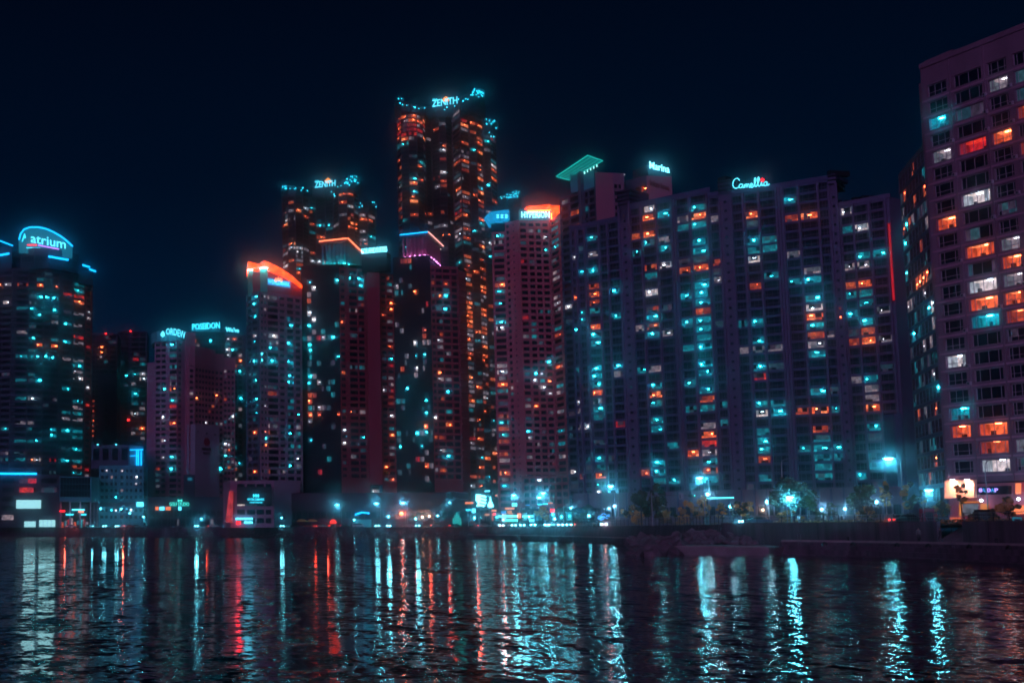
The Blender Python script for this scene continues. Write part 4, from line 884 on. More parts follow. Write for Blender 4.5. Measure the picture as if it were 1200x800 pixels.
    for k in range(5): bb.box((xa + k * .75, 602.4, GR + .3), (xa + k * .75 + .6, 602.7, GR + 6.5 - abs(k - 2) * 1.2), 'tree_glow')
    bb.build('glow_shape', T.t)  # teal lit tree, drawn as upright glowing bars
    p0, p1 = P(416.5, 602.5, 612), P(432.5, 601, 610)
    bb = MB(); bb.tube([p0, p0.lerp(p1, .5) + Vector((0, 0, .6)), p1], .4, 'neon_cyan'); bb.build('canopy_light', T.t)
    bb = MB(); bb.box((p0.x - 1, 610, GR), (p1.x + 1, 612, GR + 3.4), 'sign_dim'); bb.build('glow_shape', T.t)  # glow below the canopy, drawn as an emissive box
emit('sign_bright', (.16, .75, .9), 6, True)
emit('tree_glow', (.02, .45, .42), 1.1, True)
emit('neon_pinkline', (1.0, .38, .34), 2.6, True)
twins()

# ============================================================== building with the dark screen
def screen_building():
    Y0 = 600
    T = Tower('corner_building', 'low block with a dark screen reading WORLDMARK beside a red lit sloping column', 'building', (*C(297, 619, Y0), GR), 'wall_rose', 3.6)
    a, b = C(270, 595, Y0), C(321, 595, Y0 + 2); zt = Z(563, Y0)
    T.facade(a, b, GR, zt, [(278, 287, .8, 2.9, 3, 1, .1, 'dw'), (289.5, 299, .8, 2.9, 3, 1, .1, 'd'), (301, 309.5, .8, 2.9, 3, 1, .1, 'dw'), (311.5, 318, .8, 2.9, 2, 1, .1, 'wd')], ref=595, rec=.4)
    shut(T, box_of(a, b, 26), GR, zt); T.finish(60)
    s = MB(); s.box((X(277.5, Y0), Y0 - 1.6, Z(590.5, Y0)), (X(318.5, Y0), Y0 - .3, Z(570.5, Y0)), 'frame_dark'); s.build('screen', T.t)
    A = P(289.8, 586.2, Y0 - 1.8); B = Vector((X(310, Y0 - 1.8), Y0 - 1.8, A.z)); lettering('WORLDMARK', A, B, 1.0, 'sign_cyan', T.t, depth=.2)
    A = P(292.8, 589.2, Y0 - 1.8); B = Vector((X(307.8, Y0 - 1.8), Y0 - 1.8, A.z)); lettering('HAEUNDAE', A, B, .6, 'sign_cyan', T.t, depth=.2)
    for k in range(3):
        c = P(297.4 + k * 2.6, 580.5, Y0 - 1.9); m = MB(); m.lathe(c, [(.1, -.7), (.38, 0), (.25, .5), (.05, .7)], 'sign_cyan', 6); m.build('sign_emblem', T.t)
    m = MB(); A, B = P(271, 575, Y0 - 2), P(268.3, 612, Y0 - 2)
    m.tube([A, B], .9, 'sign_redcol', 8, taper=1.5); m.build('lit_column', T.t)
    for x0, x1, y0, y1, mm in ((276, 296, 606.2, 608.8, 'sign_white'), (286, 296, 610.5, 613.2, 'sign_white'), (277, 282, 610.5, 614, 'neon_red')):
        m = MB(); m.box((X(x0, Y0), Y0 - 1.4, Z(y1, Y0)), (X(x1, Y0), Y0 - .5, Z(y0, Y0)), mm); m.build('shop_sign', T.t)
    # golf shop range
    Y1 = 640
    T = Tower('shop_row', 'dark two-storey shop row with a teal GOLF STUDIO sign', 'shops', (*C(220, 619, Y1), GR), 'wall_navy', 4.0)
    a, b = C(174, 595, Y1), C(269, 595, Y1); zt = Z(582, Y1)
    T.facade(a, b, GR, zt, [(.02 + k * .075, .02 + k * .075 + .06, .4, 3.2, 2, 1, .08, 'dw') for k in range(13)], topgap=1.2, skip=lambda k, s: k == 0)
    shut(T, box_of(a, b, 30), GR, zt)
    T.finish(60)
    A = P(198.6, 592.6, Y1 - 1); B = Vector((X(221.5, Y1 - 1), Y1 - 1, A.z)); lettering('GOLF STUDIO', A, B, 1.7, 'sign_mint', T.t, depth=.3)
    A = P(208.2, 587.4, Y1 - 1); B = Vector((X(213.4, Y1 - 1), Y1 - 1, A.z)); lettering('M', A, B, .9, 'sign_mint', T.t, depth=.3)
    for x0, x1, mm in ((182, 186, 'neon_warm2'), (187, 192.5, 'sign_white'), (194, 200, 'neon_warm2'), (209, 212.5, 'sign_white')):
        m = MB(); m.box((X(x0, Y1), Y1 - .8, Z(597.5, Y1)), (X(x1, Y1), Y1 - .3, Z(593.4, Y1)), mm); m.build('shop_sign', T.t)
    m = MB(); A = C(215, 590, Y1 + 8); B = C(228, 590, Y1 + 8); m.prism(box_of(A, B, 14), zt, Z(556, Y1 + 8), 'wall_navy', 'roofing'); m.build('stair_tower', T.t)
    w = MB(); w.box((X(219.8, Y1 + 7.5), Y1 + 7.4, Z(562, Y1)), (X(224.8, Y1 + 7.5), Y1 + 7.8, Z(558.5, Y1)), 'sign_dim'); w.build('window', T.t)
emit('sign_mint', (.06, .80, .66), 2.4, True)
emit('sign_redcol', (.70, .05, .07), .75, True, var=.4, scale=.5)
emit('neon_warm2', (1.0, .22, .08), 1.4, True)
screen_building()

# ============================================================== HYPERION tower
def hyperion():
    Y0 = 625
    T = Tower('apartment_tower', 'brick-toned tower with an orange neon crown above the HYPERION sign', 'tower', (*C(620, 619, Y0), GR), 'wall_brick', 2.84)
    a, b, c, d, e = C(580.5, 450, Y0 + 8), C(597, 450, Y0 + 6), C(613.5, 450, Y0), C(650, 450, Y0 + 2), C(676, 450, Y0 - 26)
    zt = Z(257.5, Y0)
    T.facade(a, b, GR, zt - 4, [(583, 594.8, .5, 2.3, 4, 1, .24, 'owcd')], ref=450, rec=.4, band=.3, m='wall_brick')
    T.facade(b, c, GR, zt, [(598.2, 601.4, .7, 2.2, 1, 1, .03, 'dw'), (605.6, 607.4, 1.2, 1.9, 1, 1, .0, 'd')], ref=450)
    T.facade(c, d, GR, zt, [(615, 622, .6, 2.2, 2, 1, .08, 'dwro'), (625, 631, .6, 2.2, 2, 1, .08, 'dwco'), (633.3, 639.3, .6, 2.2, 2, 1, .08, 'dwc'), (641.6, 648, .6, 2.2, 2, 1, .10, 'dwco')], ref=450, rec=.4)
    T.facade(d, e, GR, zt, [(651.3, 660, .6, 2.2, 2, 1, .15, 'wcd'), (663, 668.5, .6, 2.2, 2, 1, .10, 'wod'), (670, 674.5, .6, 2.2, 1, 1, .1, 'wd')], ref=450, rec=.4, band=.25)
    f = [e, RB(e, Y0 + 40), RB(a, Y0 + 40), a]
    for i in range(3): T.side(f[i], f[i + 1], GR, zt - .1)
    T.top([a, b, c, d, e, f[1], f[2]], zt - .05, 'roofing')
    T.light([(540 + x / 4, 200 + y / 4, k) for x, y, k in [(190,293,'O'),(200,388,'W'),(195,490,'O'),(190,550,'O'),(205,620,'C'),(190,715,'C'),(185,262,'o'),(375,283,'c'),(410,310,'W'),(350,710,'c'),(360,770,'c'),(300,680,'r'),(445,262,'c'),(445,298,'c'),(445,330,'c'),(445,365,'C'),(447,430,'w'),(447,465,'w'),(450,498,'w'),(455,600,'w'),(450,630,'w'),(453,665,'w'),(453,735,'c'),(453,765,'o')]] +
            [(540 + x / 4, 400 + y / 4, k) for x, y, k in [(205,15,'O'),(205,110,'w'),(210,145,'W'),(205,180,'w'),(205,210,'O'),(215,380,'C'),(212,415,'o'),(210,482,'w'),(210,545,'w'),(215,615,'O'),(215,650,'w'),(215,685,'c'),(355,140,'C'),(390,140,'w'),(355,173,'W'),(390,172,'c'),(460,130,'O'),(425,240,'w'),(460,235,'w'),(430,340,'w'),(467,337,'w'),(467,403,'c'),(467,475,'c'),(325,410,'C'),(437,578,'r'),(362,480,'w'),(475,545,'w'),(320,548,'w'),(268,180,'w'),(515,508,'w'),(520,660,'O')]], 5)
    T.finish()
    # sign board and crown
    m = MB(); A, B = P(609.3, 256.3, Y0 - 2), P(645.5, 253.5, Y0 - 2); B = Vector((X(645.5, Y0 - 2, A.z), Y0 - 2, A.z))
    zb, zh = Z(257.3, Y0 - 2), Z(246, Y0 - 2)
    m.box((A.x, Y0 - 2.4, zb), (B.x, Y0 - .3, zh), 'sign_blue2'); m.build('sign_board', T.t)
    A = P(611.2, 255, Y0 - 2.7); B = Vector((X(644, Y0 - 2.7, A.z), Y0 - 2.7, A.z)); lettering('HYPERION', A, B, 2.7, 'sign_bright', T.t)
    def slab(px0, px1, y0, y1, y2, y3, Y, dep, mm, nm):
        s = MB(); q = [P(px0, y1, Y), P(px1, y3, Y), P(px1, y2, Y), P(px0, y0, Y)]; D = Vector((0, dep, 0))
        s.poly(q + [p + D for p in q], [(0,1,2,3),(7,6,5,4),(3,2,6,7),(0,4,5,1),(0,3,7,4),(1,5,6,2)], mm); s.build(nm, T.t)
    slab(618, 644.5, 242, 246.5, 239.6, 245.8, Y0 - 1, 12, 'neon_sail', 'crown_slab')
    slab(645, 655.5, 240.6, 245, 240.8, 249.5, Y0 - 1.5, 10, 'neon_sail', 'crown_slab')
    slab(648.2, 652.6, 245, 258, 245, 255, Y0 - 1.2, 6, 'neon_sail', 'crown_post')
    neon(T.t, [P(618, 247, Y0 - 3), P(645, 246.4, Y0 - 3)], .25, 'neon_orange'); neon(T.t, [P(646, 249.5, Y0 - 3), P(646.5, 257, Y0 - 3)], .25, 'neon_orange')
    # blue lit funnel crown on the left part
    s = MB(); top = [P(573.5, 248.5, Y0 + 4), P(596.5, 245.5, Y0 + 4)]; bot = [P(580, 259.5, Y0 + 6), P(597.5, 257.5, Y0 + 6)]
    q = [bot[0], bot[1], top[1], top[0]]; D = Vector((0, 14, 0)); s.poly(q + [p + D for p in q], [(0,1,2,3),(7,6,5,4),(3,2,6,7),(0,4,5,1),(0,3,7,4),(1,5,6,2)], 'sign_blue3'); s.build('crown_funnel', T.t)
    for k in range(6):
        s = MB(); c0 = P(583 + (k % 3) * 5, 252.5 + (k // 3) * 2.6, Y0 + 3); s.box((c0.x - .5, c0.y - .8, c0.z - .3), (c0.x + .5, c0.y - .3, c0.z + .3), 'sign_white'); s.build('crown_lamp', T.t)
    # darker podium
    T = Tower('podium_building', 'dim grid-windowed podium at the foot of the HYPERION tower', 'building', (*C(640, 619, 612), GR), 'wall_maroon', 3.0)
    a, b = C(612, 590, 610), C(676, 590, 588); zt = Z(557.5, 608)
    T.facade(a, b, GR, zt, [(614.5 + k * 7.6, 620.3 + k * 7.6, .6, 2.4, 2, 2, .06, 'wd') for k in range(8)], ref=590, rec=.3)
    shut(T, box_of(a, b, 9), GR, zt); T.finish(60)
emit('sign_blue2', (.01, .20, .30), .7, True); emit('sign_blue3', (.005, .36, .75), 1.0, True, var=.4, scale=.3)
hyperion()

# ============================================================== tower with the teal lattice canopy
def canopy_tower():
    T = Tower('apartment_tower', 'dark-sided tower topped by a teal lit lattice canopy', 'tower', (*C(690, 619, 570), GR), 'wall_slate', 2.95)
    zt = Z(221, 560)
    a = C(656.5, 260, Yat(233, zt)); b = C(699.5, 260, 556); c = C(720, 260, 557); d = C(733, 260, 558.5)
    T.facade(a, b, GR, zt, [(658.2, 666.3, .7, 2.4, 2, 1, .10, 'dw'), (668.5, 678.5, .5, 2.5, 3, 1, .10, 'dwo'), (682.5, 689.5, .5, 2.5, 2, 1, .03, 'dc'), (691, 697.5, .5, 2.5, 2, 1, .03, 'd')], ref=260, rec=.4, band=.3, bandm='wall_violet')
    T.side(b, c, GR, Z(202, 556), 'wall_pink')
    T.facade(c, d, GR, Z(206, 562), [(721.5, 725, .6, 2.3, 1, 1, .0, 'd'), (726.5, 729.5, .6, 2.3, 1, 1, .0, 'd')], ref=260, m='wall_rose', topgap=4)
    z2 = Z(202, 556); z3 = Z(206, 562)
    bk = RB(d, 600); T.side(d, bk, GR, z3); T.side(bk, RB(a, 610), GR, zt); T.side(RB(a, 610), a, GR, zt)
    T.top([b, c, RB(c, 590), RB(b, 590)], z2, 'roofing'); T.side(RB(b, 590), b, zt, z2); T.top([c, d, RB(d, 590), RB(c, 590)], z3, 'roofing'); T.top([a, b, RB(b, 605), RB(a, 605)], zt, 'roofing')
    T.light([(640 + x / 8, 175 + y / 8, k) for x, y, k in [(270,605,'o'),(265,760,'o'),(370,580,'c'),(345,540,'d'),(395,480,'o')]] + [(640 + x / 3.333, 160 + y / 3.333, k) for x, y, k in [(112,300,'o'),(112,368,'o'),(38,520,'w'),(38,550,'w'),(42,630,'w'),(42,660,'w'),(45,745,'c'),(45,770,'w')]], 7)
    T.finish()
    s = MB(); s.tube([Vector((*C(700, 205, 555.5), z2 + .2)), Vector((*C(719, 205, 561.5), z2 + .2))], .2, 'frame'); s.build('parapet_rail', T.t)
    neon(T.t, [Vector((*C(713, 204, 560), z2 + .4)), Vector((*C(732, 208, 565), z3 + 1.2))], .35, 'sign_blue_dim', 'roof_edge_light')
    # stepped crown volume, the canopy's teal wash put into its wall colour
    zc = Z(200, 560)
    A, B = C(669, 225, 568), C(697, 225, 558.5)
    m = MB(); m.prism(box_of(A, B, 20), zt, zc, 'wall_teal_lit', 'roofing'); m.build('crown_block', T.t)
    A, B = C(678.5, 260, 563.6), C(682, 260, 562); m = MB(); m.prism(box_of(A, B, 6), Z(330, 562), zc + 2, 'wall_slate'); m.build('pier', T.t)
    # lattice canopy: a horizontal plate seen from below
    zk = Z(209, 574)
    q = [Vector((X(px, Yat(py, zk), zk), Yat(py, zk), zk)) for px, py in ((652, 206.8), (666.5, 211), (706, 188.5), (688.5, 182.3))]
    fr = MB()
    for i in range(4): fr.tube([q[i], q[(i + 1) % 4]], .28, 'canopy_glow')
    nA, nB = 15, 4
    for i in range(1, nA): t = i / nA; fr.tube([q[0].lerp(q[3], t), q[1].lerp(q[2], t)], .11, 'canopy_glow', 4)
    for i in range(1, nB): t = i / nB; fr.tube([q[0].lerp(q[1], t), q[3].lerp(q[2], t)], .13, 'canopy_glow', 4)
    fr.build('lattice_canopy', T.t)
    pl = MB()
    for i in range(9):
        p = q[1].lerp(q[2], .12 + i * .09) - Vector((0, 0, 1.2)); pl.tube([p, p + Vector((0, 0, 1.0))], .18, 'canopy_spot', 4)
    pl.build('canopy_spotlights', T.t)
    for px, py in ((671, 214), (684, 207), (697, 199)):
        p = P(px, py, 562); p2 = MB(); p2.tube([Vector((p.x, p.y + 3, zc - 2)), Vector((p.x, p.y + 3, zk))], .3, 'wall_teal_lit'); p2.build('canopy_post', T.t)
    # curved pale fin down the corner
    m = MB(); A, B = C(665.5, 350, 590 - 4), C(668.5, 350, 590 - 6); zf = Z(278, 585)
    m.prism(box_of(A, B, 2), GR, zf - 5, 'wall_pale'); m.tube([Vector(((A[0] + B[0]) / 2 + .3, A[1] + 1, zf - 5)), Vector(((A[0] + B[0]) / 2 + .8, A[1] + 1, zf))], .6, 'wall_pale', 6, taper=.15); m.build('corner_fin', T.t)
emit('canopy_glow', (.01, .52, .46), 1.1, True); emit('canopy_spot', (.35, 1.0, .9), 3.0, True); emit('sign_blue_dim', (.35, .38, .55), .8, True)
canopy_tower()

# ============================================================== penthouse-topped tower behind
def behind_slab():
    Y0 = 560
    T = Tower('apartment_tower', 'tower behind the long slab, pink blank wall and cyan Marina lettering', 'tower', (*C(765, 619, Y0), GR), 'wall_slate', 2.95)
    zt = Z(206, Y0)
    a, b = C(733, 230, Yat(212, zt)), C(758.5, 230, Y0); c = C(788, 230, Y0 + 1.2)
    T.facade(a, b, Z(330, Y0), zt, [(735, 743, .5, 2.5, 2, 1, .0, 'd'), (744.5, 750, .5, 2.5, 2, 1, .1, 'd'), (751.5, 757.5, .5, 2.5, 2, 1, .2, 'dw')], ref=230, rec=.4, band=.25, topgap=3.5)
    T.side(b, c, Z(330, Y0), zt, 'wall_pink'); T.side(c, RB(c, Y0 + 30), Z(330, Y0), zt); T.side(RB(c, Y0 + 30), RB(a, Y0 + 50), Z(330, Y0), zt); T.side(RB(a, Y0 + 50), a, Z(330, Y0), zt)
    T.top([a, b, c, RB(c, Y0 + 30), RB(a, Y0 + 50)], zt, 'roofing')
    base = MB(); base.prism([a, b, c, RB(c, Y0 + 30), RB(a, Y0 + 30)], GR, Z(330, Y0) - .02, 'wall_slate'); base.build('lower_storeys', T.t)
    T.light([(640 + x / 3.333, 160 + y / 3.333, k) for x, y, k in [(368,165,'c'),(368,195,'O'),(370,228,'W'),(360,235,'w')]], 7)
    T.finish(40)
    m = MB(); m.prism(box_of(C(759.5, 204, Y0 + 2), C(787, 204, Y0 + 6), 10), zt, Z(194.5, Y0 + 4), 'wall_navy', 'roofing'); m.build('sign_block', T.t)
    m = MB(); x0 = C(771.5, 220, Y0 + 2); m.tube([Vector((x0[0], x0[1], Z(232, Y0))), Vector((x0[0], x0[1], zt))], .35, 'wall_dark'); m.build('downpipe', T.t)
    A = P(761.3, 196.2, Y0 + 1); B = P(784.5, 201.7, Y0 + 1); vs, fs = text_geo("We've", True); bl = MB()
    vs, fs = text_geo('Marina', True)
    bl.poly([A + (B - A) * x + Vector((0, -z * 3, y * 2.9 - .4)) for x, y, z in vs], fs, 'sign_bright'); bl.build('sign_lettering', T.t)
    A = P(761.5, 217.5, Y0 - .3); B = P(784, 223.5, Y0 + .6); vs, fs = text_geo('Marina', True); bl = MB()
    bl.poly([A + (B - A) * x + Vector((0, -z * 4 - .3, y * 2.4)) for x, y, z in vs], fs, 'wall_maroon'); bl.build('wall_lettering', T.t)
behind_slab()

# ============================================================== long apartment slabs
def slabs():
    # slab behind the trees, left half: x 672-833 stepping towards the camera
    k3 = lambda L: [(640 + x / 3.333, 160 + y / 3.333, k) for x, y, k in L]
    kq = lambda L: [(540 + x / 4, 400 + y / 4, k) for x, y, k in L]
    k4 = lambda L: [(820 + x / 3.077, 180 + y / 3.077, k) for x, y, k in L]
    k5 = lambda L: [(820 + x / 3.077, 400 + y / 3.077, k) for x, y, k in L]
    REF = 400
    W = lambda x0, x1, n=3, p=.03, pal='dcwdd': (x0 - .6, x1 + .6, .42, 2.58, n, 2, p, pal)
    V = lambda x0, x1: (x0, x1, 1.0, 1.9, 1, 1, .0, 'd')
    T = Tower('apartment_slab', 'long violet apartment slab in the middle, its left end stepping down beside the canopy tower', 'apartment block', (*C(750, 619, 495), GR), 'wall_violet', 3.0)
    p0, p1, p2, p3 = C(672, REF, 516), C(733, REF, 500), C(746, REF, 497), C(839, REF, 470)
    # split lines measured at the slab's mid height
    def on(px, ref=REF):
        a = Vector((*p0, 0)); b = Vector((*p3, 0)); d = b - a; sx = (px - PX) / F; sy = (PY - ref) / F; rx, ry = sx, cT - sy * sT
        t = (a.x * ry - a.y * rx) / (d.y * rx - d.x * ry); q = a + d * t; return (q.x, q.y)
    e0, e1, e2, e3 = on(672), on(730), on(744), on(840)
    zA = Z(262, 507); zB = Z(224, 499); zC = Z(235, 485)
    T.facade(e0, e1, GR, zA, [(673.5, 677.5, .5, 2.4, 2, 2, .12, 'dcw'), (681, 687, .5, 2.4, 2, 2, .10, 'dcw'), (692, 704, .5, 2.45, 4, 2, .08, 'dcw'), W(708, 714.5, 2), W(718, 728, 3)], ref=REF, band=.12, rec=.35, fr='frame_mid')
    T.facade(e1, e2, GR, zB, [V(735.5, 739)], ref=REF, m='wall_purple', fh=3.0, topgap=4)
    T.facade(e2, e3, GR, zC, [W(745.5, 755, 3), W(759, 773, 4, .05), W(777, 790, 4, .04), W(800, 812.5, 3, .05), W(817, 833.5, 4, .08)], ref=REF, band=.12, rec=.35, fr='frame_mid')
    n = 16
    back = [RB(e3, e3[1] + n), RB(e0, e0[1] + n)]
    T.side(e3, back[0], GR, zC); T.side(back[0], back[1], GR, zA); T.side(back[1], e0, GR, zA)
    T.side(RB(e2, e2[1] + n), RB(e2, e2[1] + n), GR, zC); T.side(back[0], RB(e2, e2[1] + n), zA, zC); T.side(RB(e2, e2[1] + n), e2, zA, zC)
    T.top([e0, e1, RB(e1, e1[1] + n), back[1]], zA, 'roofing'); T.top([e2, e3, back[0], RB(e2, e2[1] + n)], zC, 'roofing')
    T.plain(box_of(e1, e2, 12), zA - .5, zB - .01)
    for k in range(4):
        z = zB - 1.2 - k * 1.5
        T.w.prism(box_of((e1[0] - .3, e1[1] - .5), (e2[0] + .3, e2[1] - .5), 12.6), z, z + .5, 'wall_dark')
    for px in (679, 689.5, 706.3, 716.3, 756.9, 775, 794, 797, 814.6, 836): T.rib(e0, e3, px, REF, GR, (zA if px < 730 else zC) - .5, .7, .45, 'wall_purple')
    for px in (731, 743.3): T.rib(e0, e3, px, REF, GR, zB - 5, .8, .4, 'wall_purple')
    parapet(T, e0, e1, zA, 1.0); parapet(T, e2, e3, zC, 1.1)
    T.light(k3([(175,390,'C'),(180,462,'w'),(187,535,'C'),(188,572,'o'),(188,605,'O'),(183,638,'o'),(192,678,'c'),(190,745,'O'),(188,785,'C'),(283,598,'C'),(283,706,'C'),(405,290,'W'),(468,290,'C'),(405,325,'O'),(410,372,'O'),(355,375,'o'),(412,410,'C'),(470,405,'w'),(468,440,'C'),(415,512,'o'),(418,555,'c'),(422,622,'W'),(425,662,'o'),(425,700,'C'),(435,738,'o'),(425,772,'C'),(605,282,'C'),(605,318,'O'),(605,358,'C'),(605,395,'C'),(610,428,'C'),(545,358,'c'),(545,322,'w'),(540,505,'o'),(615,498,'O'),(615,580,'C'),(615,615,'C'),(555,615,'C'),(620,652,'C'),(625,690,'o'),(625,720,'w'),(555,725,'C'),(610,795,'c'),(140,540,'c'),(120,630,'o'),(140,690,'c'),(142,720,'c')]) +
            kq([(635,15,'C'),(637,110,'C'),(640,155,'C'),(640,195,'C'),(640,242,'O'),(637,285,'w'),(645,322,'C'),(640,370,'c'),(750,100,'C'),(750,152,'w'),(752,405,'r'),(640,535,'C'),(590,540,'c'),(705,540,'d'),(653,575,'c'),(648,620,'O'),(575,625,'o')]) +
            k5([(30,70,'C'),(30,100,'C'),(35,165,'C'),(30,205,'o'),(22,238,'c'),(22,310,'w'),(38,340,'O'),(42,368,'r'),(42,405,'w'),(38,440,'c'),(50,468,'o'),(35,508,'C'),(30,20,'C')]) +
            [(770, 455, 'C'), (770, 463, 'O'), (771, 475, 'c'), (743, 457, 'c'), (808, 452, 'C'), (770, 493, 'C'), (790, 520, 'c'), (772, 540, 'C'), (775, 560, 'w'), (757, 551, 'o'), (776, 552, 'C'), (805, 533, 'O'), (826, 544, 'C'), (770, 428, 'w'), (806, 408, 'c'), (750, 386, 'w'), (825, 372, 'C'), (825, 384, 'C'), (770, 505, 'c'), (825, 500, 'o'), (805, 480, 'c'), (790, 566, 'C'), (776, 566, 'c')], 8)
    T.finish()
    # right slab
    T = Tower('apartment_slab', 'tall violet apartment slab wearing the handwritten Camellia roof sign', 'apartment block', (*C(910, 619, 455), GR), 'wall_violet', 3.0)
    q0, q1 = C(837, REF, 468), C(991, REF, 440)
    def on2(px, ref=REF):
        a = Vector((*q0, 0)); b = Vector((*q1, 0)); d = b - a; sx = (px - PX) / F; sy = (PY - ref) / F; rx, ry = sx, cT - sy * sT
        t = (a.x * ry - a.y * rx) / (d.y * rx - d.x * ry); q = a + d * t; return (q.x, q.y)
    s0, s1, s2, s3, s4, s5 = on2(838), on2(850), on2(865), on2(969), on2(981), on2(991)
    z0 = Z(229, 467); z1 = Z(212, 465); z2 = Z(221, 455); z4 = Z(206, 443)
    T.facade(s0, s1, GR, z0, [W(840, 848.5, 3)], ref=REF, band=.12, rec=.35, fr='frame_mid')
    T.facade(s1, s2, GR, z1, [V(856, 859.5)], ref=REF, m='wall_purple', topgap=6)
    T.facade(s2, s3, GR, z2, [W(866.5, 876, 3), W(882, 895, 3, .05), W(899.5, 916.5, 4, .03), W(928, 943, 4, .03), W(947, 967, 4, .05)], ref=REF, band=.12, rec=.35, fr='frame_mid')
    T.facade(s3, s4, GR, z2, [W(970, 979.5, 3)], ref=REF, band=.12, rec=.35, fr='frame_mid')
    T.facade(s4, s5, GR, z4, [V(985, 988.5)], ref=REF, m='wall_purple', topgap=6)
    bk = [RB(s5, s5[1] + 16), RB(s0, s0[1] + 16)]
    T.side(s5, bk[0], GR, z4); T.side(bk[0], bk[1], GR, z0); T.side(bk[1], s0, GR, z0)
    T.top([s0, s1, RB(s1, s1[1] + 16), bk[1]], z0, 'roofing'); T.top([s2, s4, RB(s4, s4[1] + 16), RB(s2, s2[1] + 16)], z2, 'roofing')
    T.side(RB(s4, s4[1] + 16), RB(s2, s2[1] + 16), z0, z2)
    for u, v, z in ((s1, s2, z1), (s4, s5, z4)):
        T.plain(box_of(u, v, 12), z0 - .5, z - .01)
        for k in range(3): T.w.prism(box_of((u[0] - .3, u[1] - .5), (v[0] + .3, v[1] - .5), 12.6), z - .8 - k * 1.4, z - .35 - k * 1.4, 'wall_dark')
        T.w.prism(box_of((u[0] + .8, u[1] + 2), (v[0] - .8, v[1] + 2), 7), z - .1, z + 1.6, 'wall_dark')
    for px in (879, 897.3, 918.5, 922, 925.6, 945, 968.5): T.rib(q0, q1, px, REF, GR, z2 - .4, .75, .5, 'wall_purple')
    for px in (850.5, 864.3, 981.5, 990.3): T.rib(q0, q1, px, REF, GR, z2 - 2, .8, .45, 'wall_purple')
    parapet(T, s2, s4, z2, 1.1); parapet(T, s0, s1, z0, 1.0)
    T.light(k4([(190,213,'O'),(57,225,'w'),(190,250,'d'),(195,318,'C'),(253,315,'c'),(262,348,'c'),(205,355,'c'),(200,385,'W'),(205,462,'o'),(262,452,'c'),(380,237,'O'),(320,240,'o'),(380,308,'C'),(400,405,'w'),(385,412,'C'),(395,445,'C'),(340,450,'c'),(392,515,'C'),(403,548,'W'),(403,588,'O'),(395,620,'C'),(408,660,'o'),(465,652,'w'),(410,692,'w'),(410,730,'C'),(205,595,'C'),(160,600,'c'),(212,662,'C'),(212,700,'w'),(160,700,'w'),(275,700,'w'),(218,770,'C'),(62,397,'o'),(68,458,'w'),(497,562,'o'),(498,598,'o')]) +
            k5([(88,230,'c'),(215,95,'C'),(215,130,'r'),(225,225,'C'),(283,228,'c'),(225,262,'W'),(285,260,'C'),(228,325,'c'),(228,355,'C'),(235,390,'C'),(232,432,'o'),(235,495,'c'),(415,50,'C'),(405,155,'C'),(415,185,'C'),(415,252,'O'),(480,252,'c'),(425,325,'o'),(430,358,'c'),(435,392,'C'),(490,390,'C'),(490,422,'c'),(428,430,'c'),(435,462,'c'),(440,498,'c'),(375,395,'c'),(470,185,'d'),(385,252,'o')]), 8)
    T.finish()
    # the handwritten roof sign
    A, B = level_line(858.5, 221.5, 452, 902, 220.5); U = Vector((0, 0, 1)); d = (B - A)
    S = {  # polylines in sign units: width 44, height 14
     'C': [[(8.5, 10.2), (7.8, 12.2), (5.6, 13.2), (2.8, 11.6), (1.0, 8.4), (.6, 4.8), (1.6, 2.0), (3.6, .8), (6.0, 1.3), (7.6, 2.6)]],
     'a': [[(11.8, 5.4), (10.2, 6.0), (8.4, 4.6), (8.0, 2.6), (8.8, 1.2), (10.4, 1.4), (11.8, 3.4), (12.2, 5.6), (12.0, 2.4), (12.8, 1.2), (13.8, 2.2)]],
     'm': [[(13.8, 2.2), (14.4, 5.4), (14.5, 1.4), (15.2, 4.2), (16.4, 5.8), (17.0, 4.6), (17.1, 1.6), (17.9, 4.4), (19.2, 5.8), (19.8, 4.4), (19.8, 1.9), (20.6, 1.4), (21.4, 2.6)]],
     'e': [[(21.4, 2.9), (23.6, 4.2), (23.8, 5.8), (22.6, 6.4), (21.5, 4.6), (21.6, 2.4), (22.8, 1.3), (24.4, 2.0), (25.4, 3.4)]],
     'l': [[(25.4, 3.4), (27.4, 7.6), (28.3, 11.4), (27.6, 13.2), (26.6, 11.6), (26.3, 6.4), (26.8, 3.0), (27.9, 2.2), (29.2, 4.0)]],
     'L': [[(29.2, 4.0), (31.2, 8.2), (32.2, 12.2), (31.6, 14.0), (30.5, 12.4), (30.1, 7.0), (30.6, 3.6), (31.8, 2.6), (33.6, 4.2)]],
     'i': [[(33.6, 4.2), (34.8, 7.6), (34.7, 4.4), (35.4, 3.3), (36.8, 4.3)]],
     'A': [[(41.0, 7.4), (39.4, 8.0), (37.6, 6.4), (37.3, 4.2), (38.2, 3.0), (39.8, 3.4), (41.0, 5.2), (41.4, 7.6), (41.2, 4.4), (42.2, 3.6), (44.0, 5.4)]]}
    sx = d.length / 44; sg = MB()
    # smooth the strokes
    def smooth(pl):
        o = []
        for i in range(len(pl) - 1):
            p_ = [pl[max(0, i - 1)], pl[i], pl[i + 1], pl[min(len(pl) - 1, i + 2)]]
            for k in range(4):
                t = k / 4
                o.append(tuple(.5 * ((2 * p_[1][j]) + (-p_[0][j] + p_[2][j]) * t + (2 * p_[0][j] - 5 * p_[1][j] + 4 * p_[2][j] - p_[3][j]) * t * t + (-p_[0][j] + 3 * p_[1][j] - 3 * p_[2][j] + p_[3][j]) * t ** 3) for j in (0, 1)))
        return o + [pl[-1]]
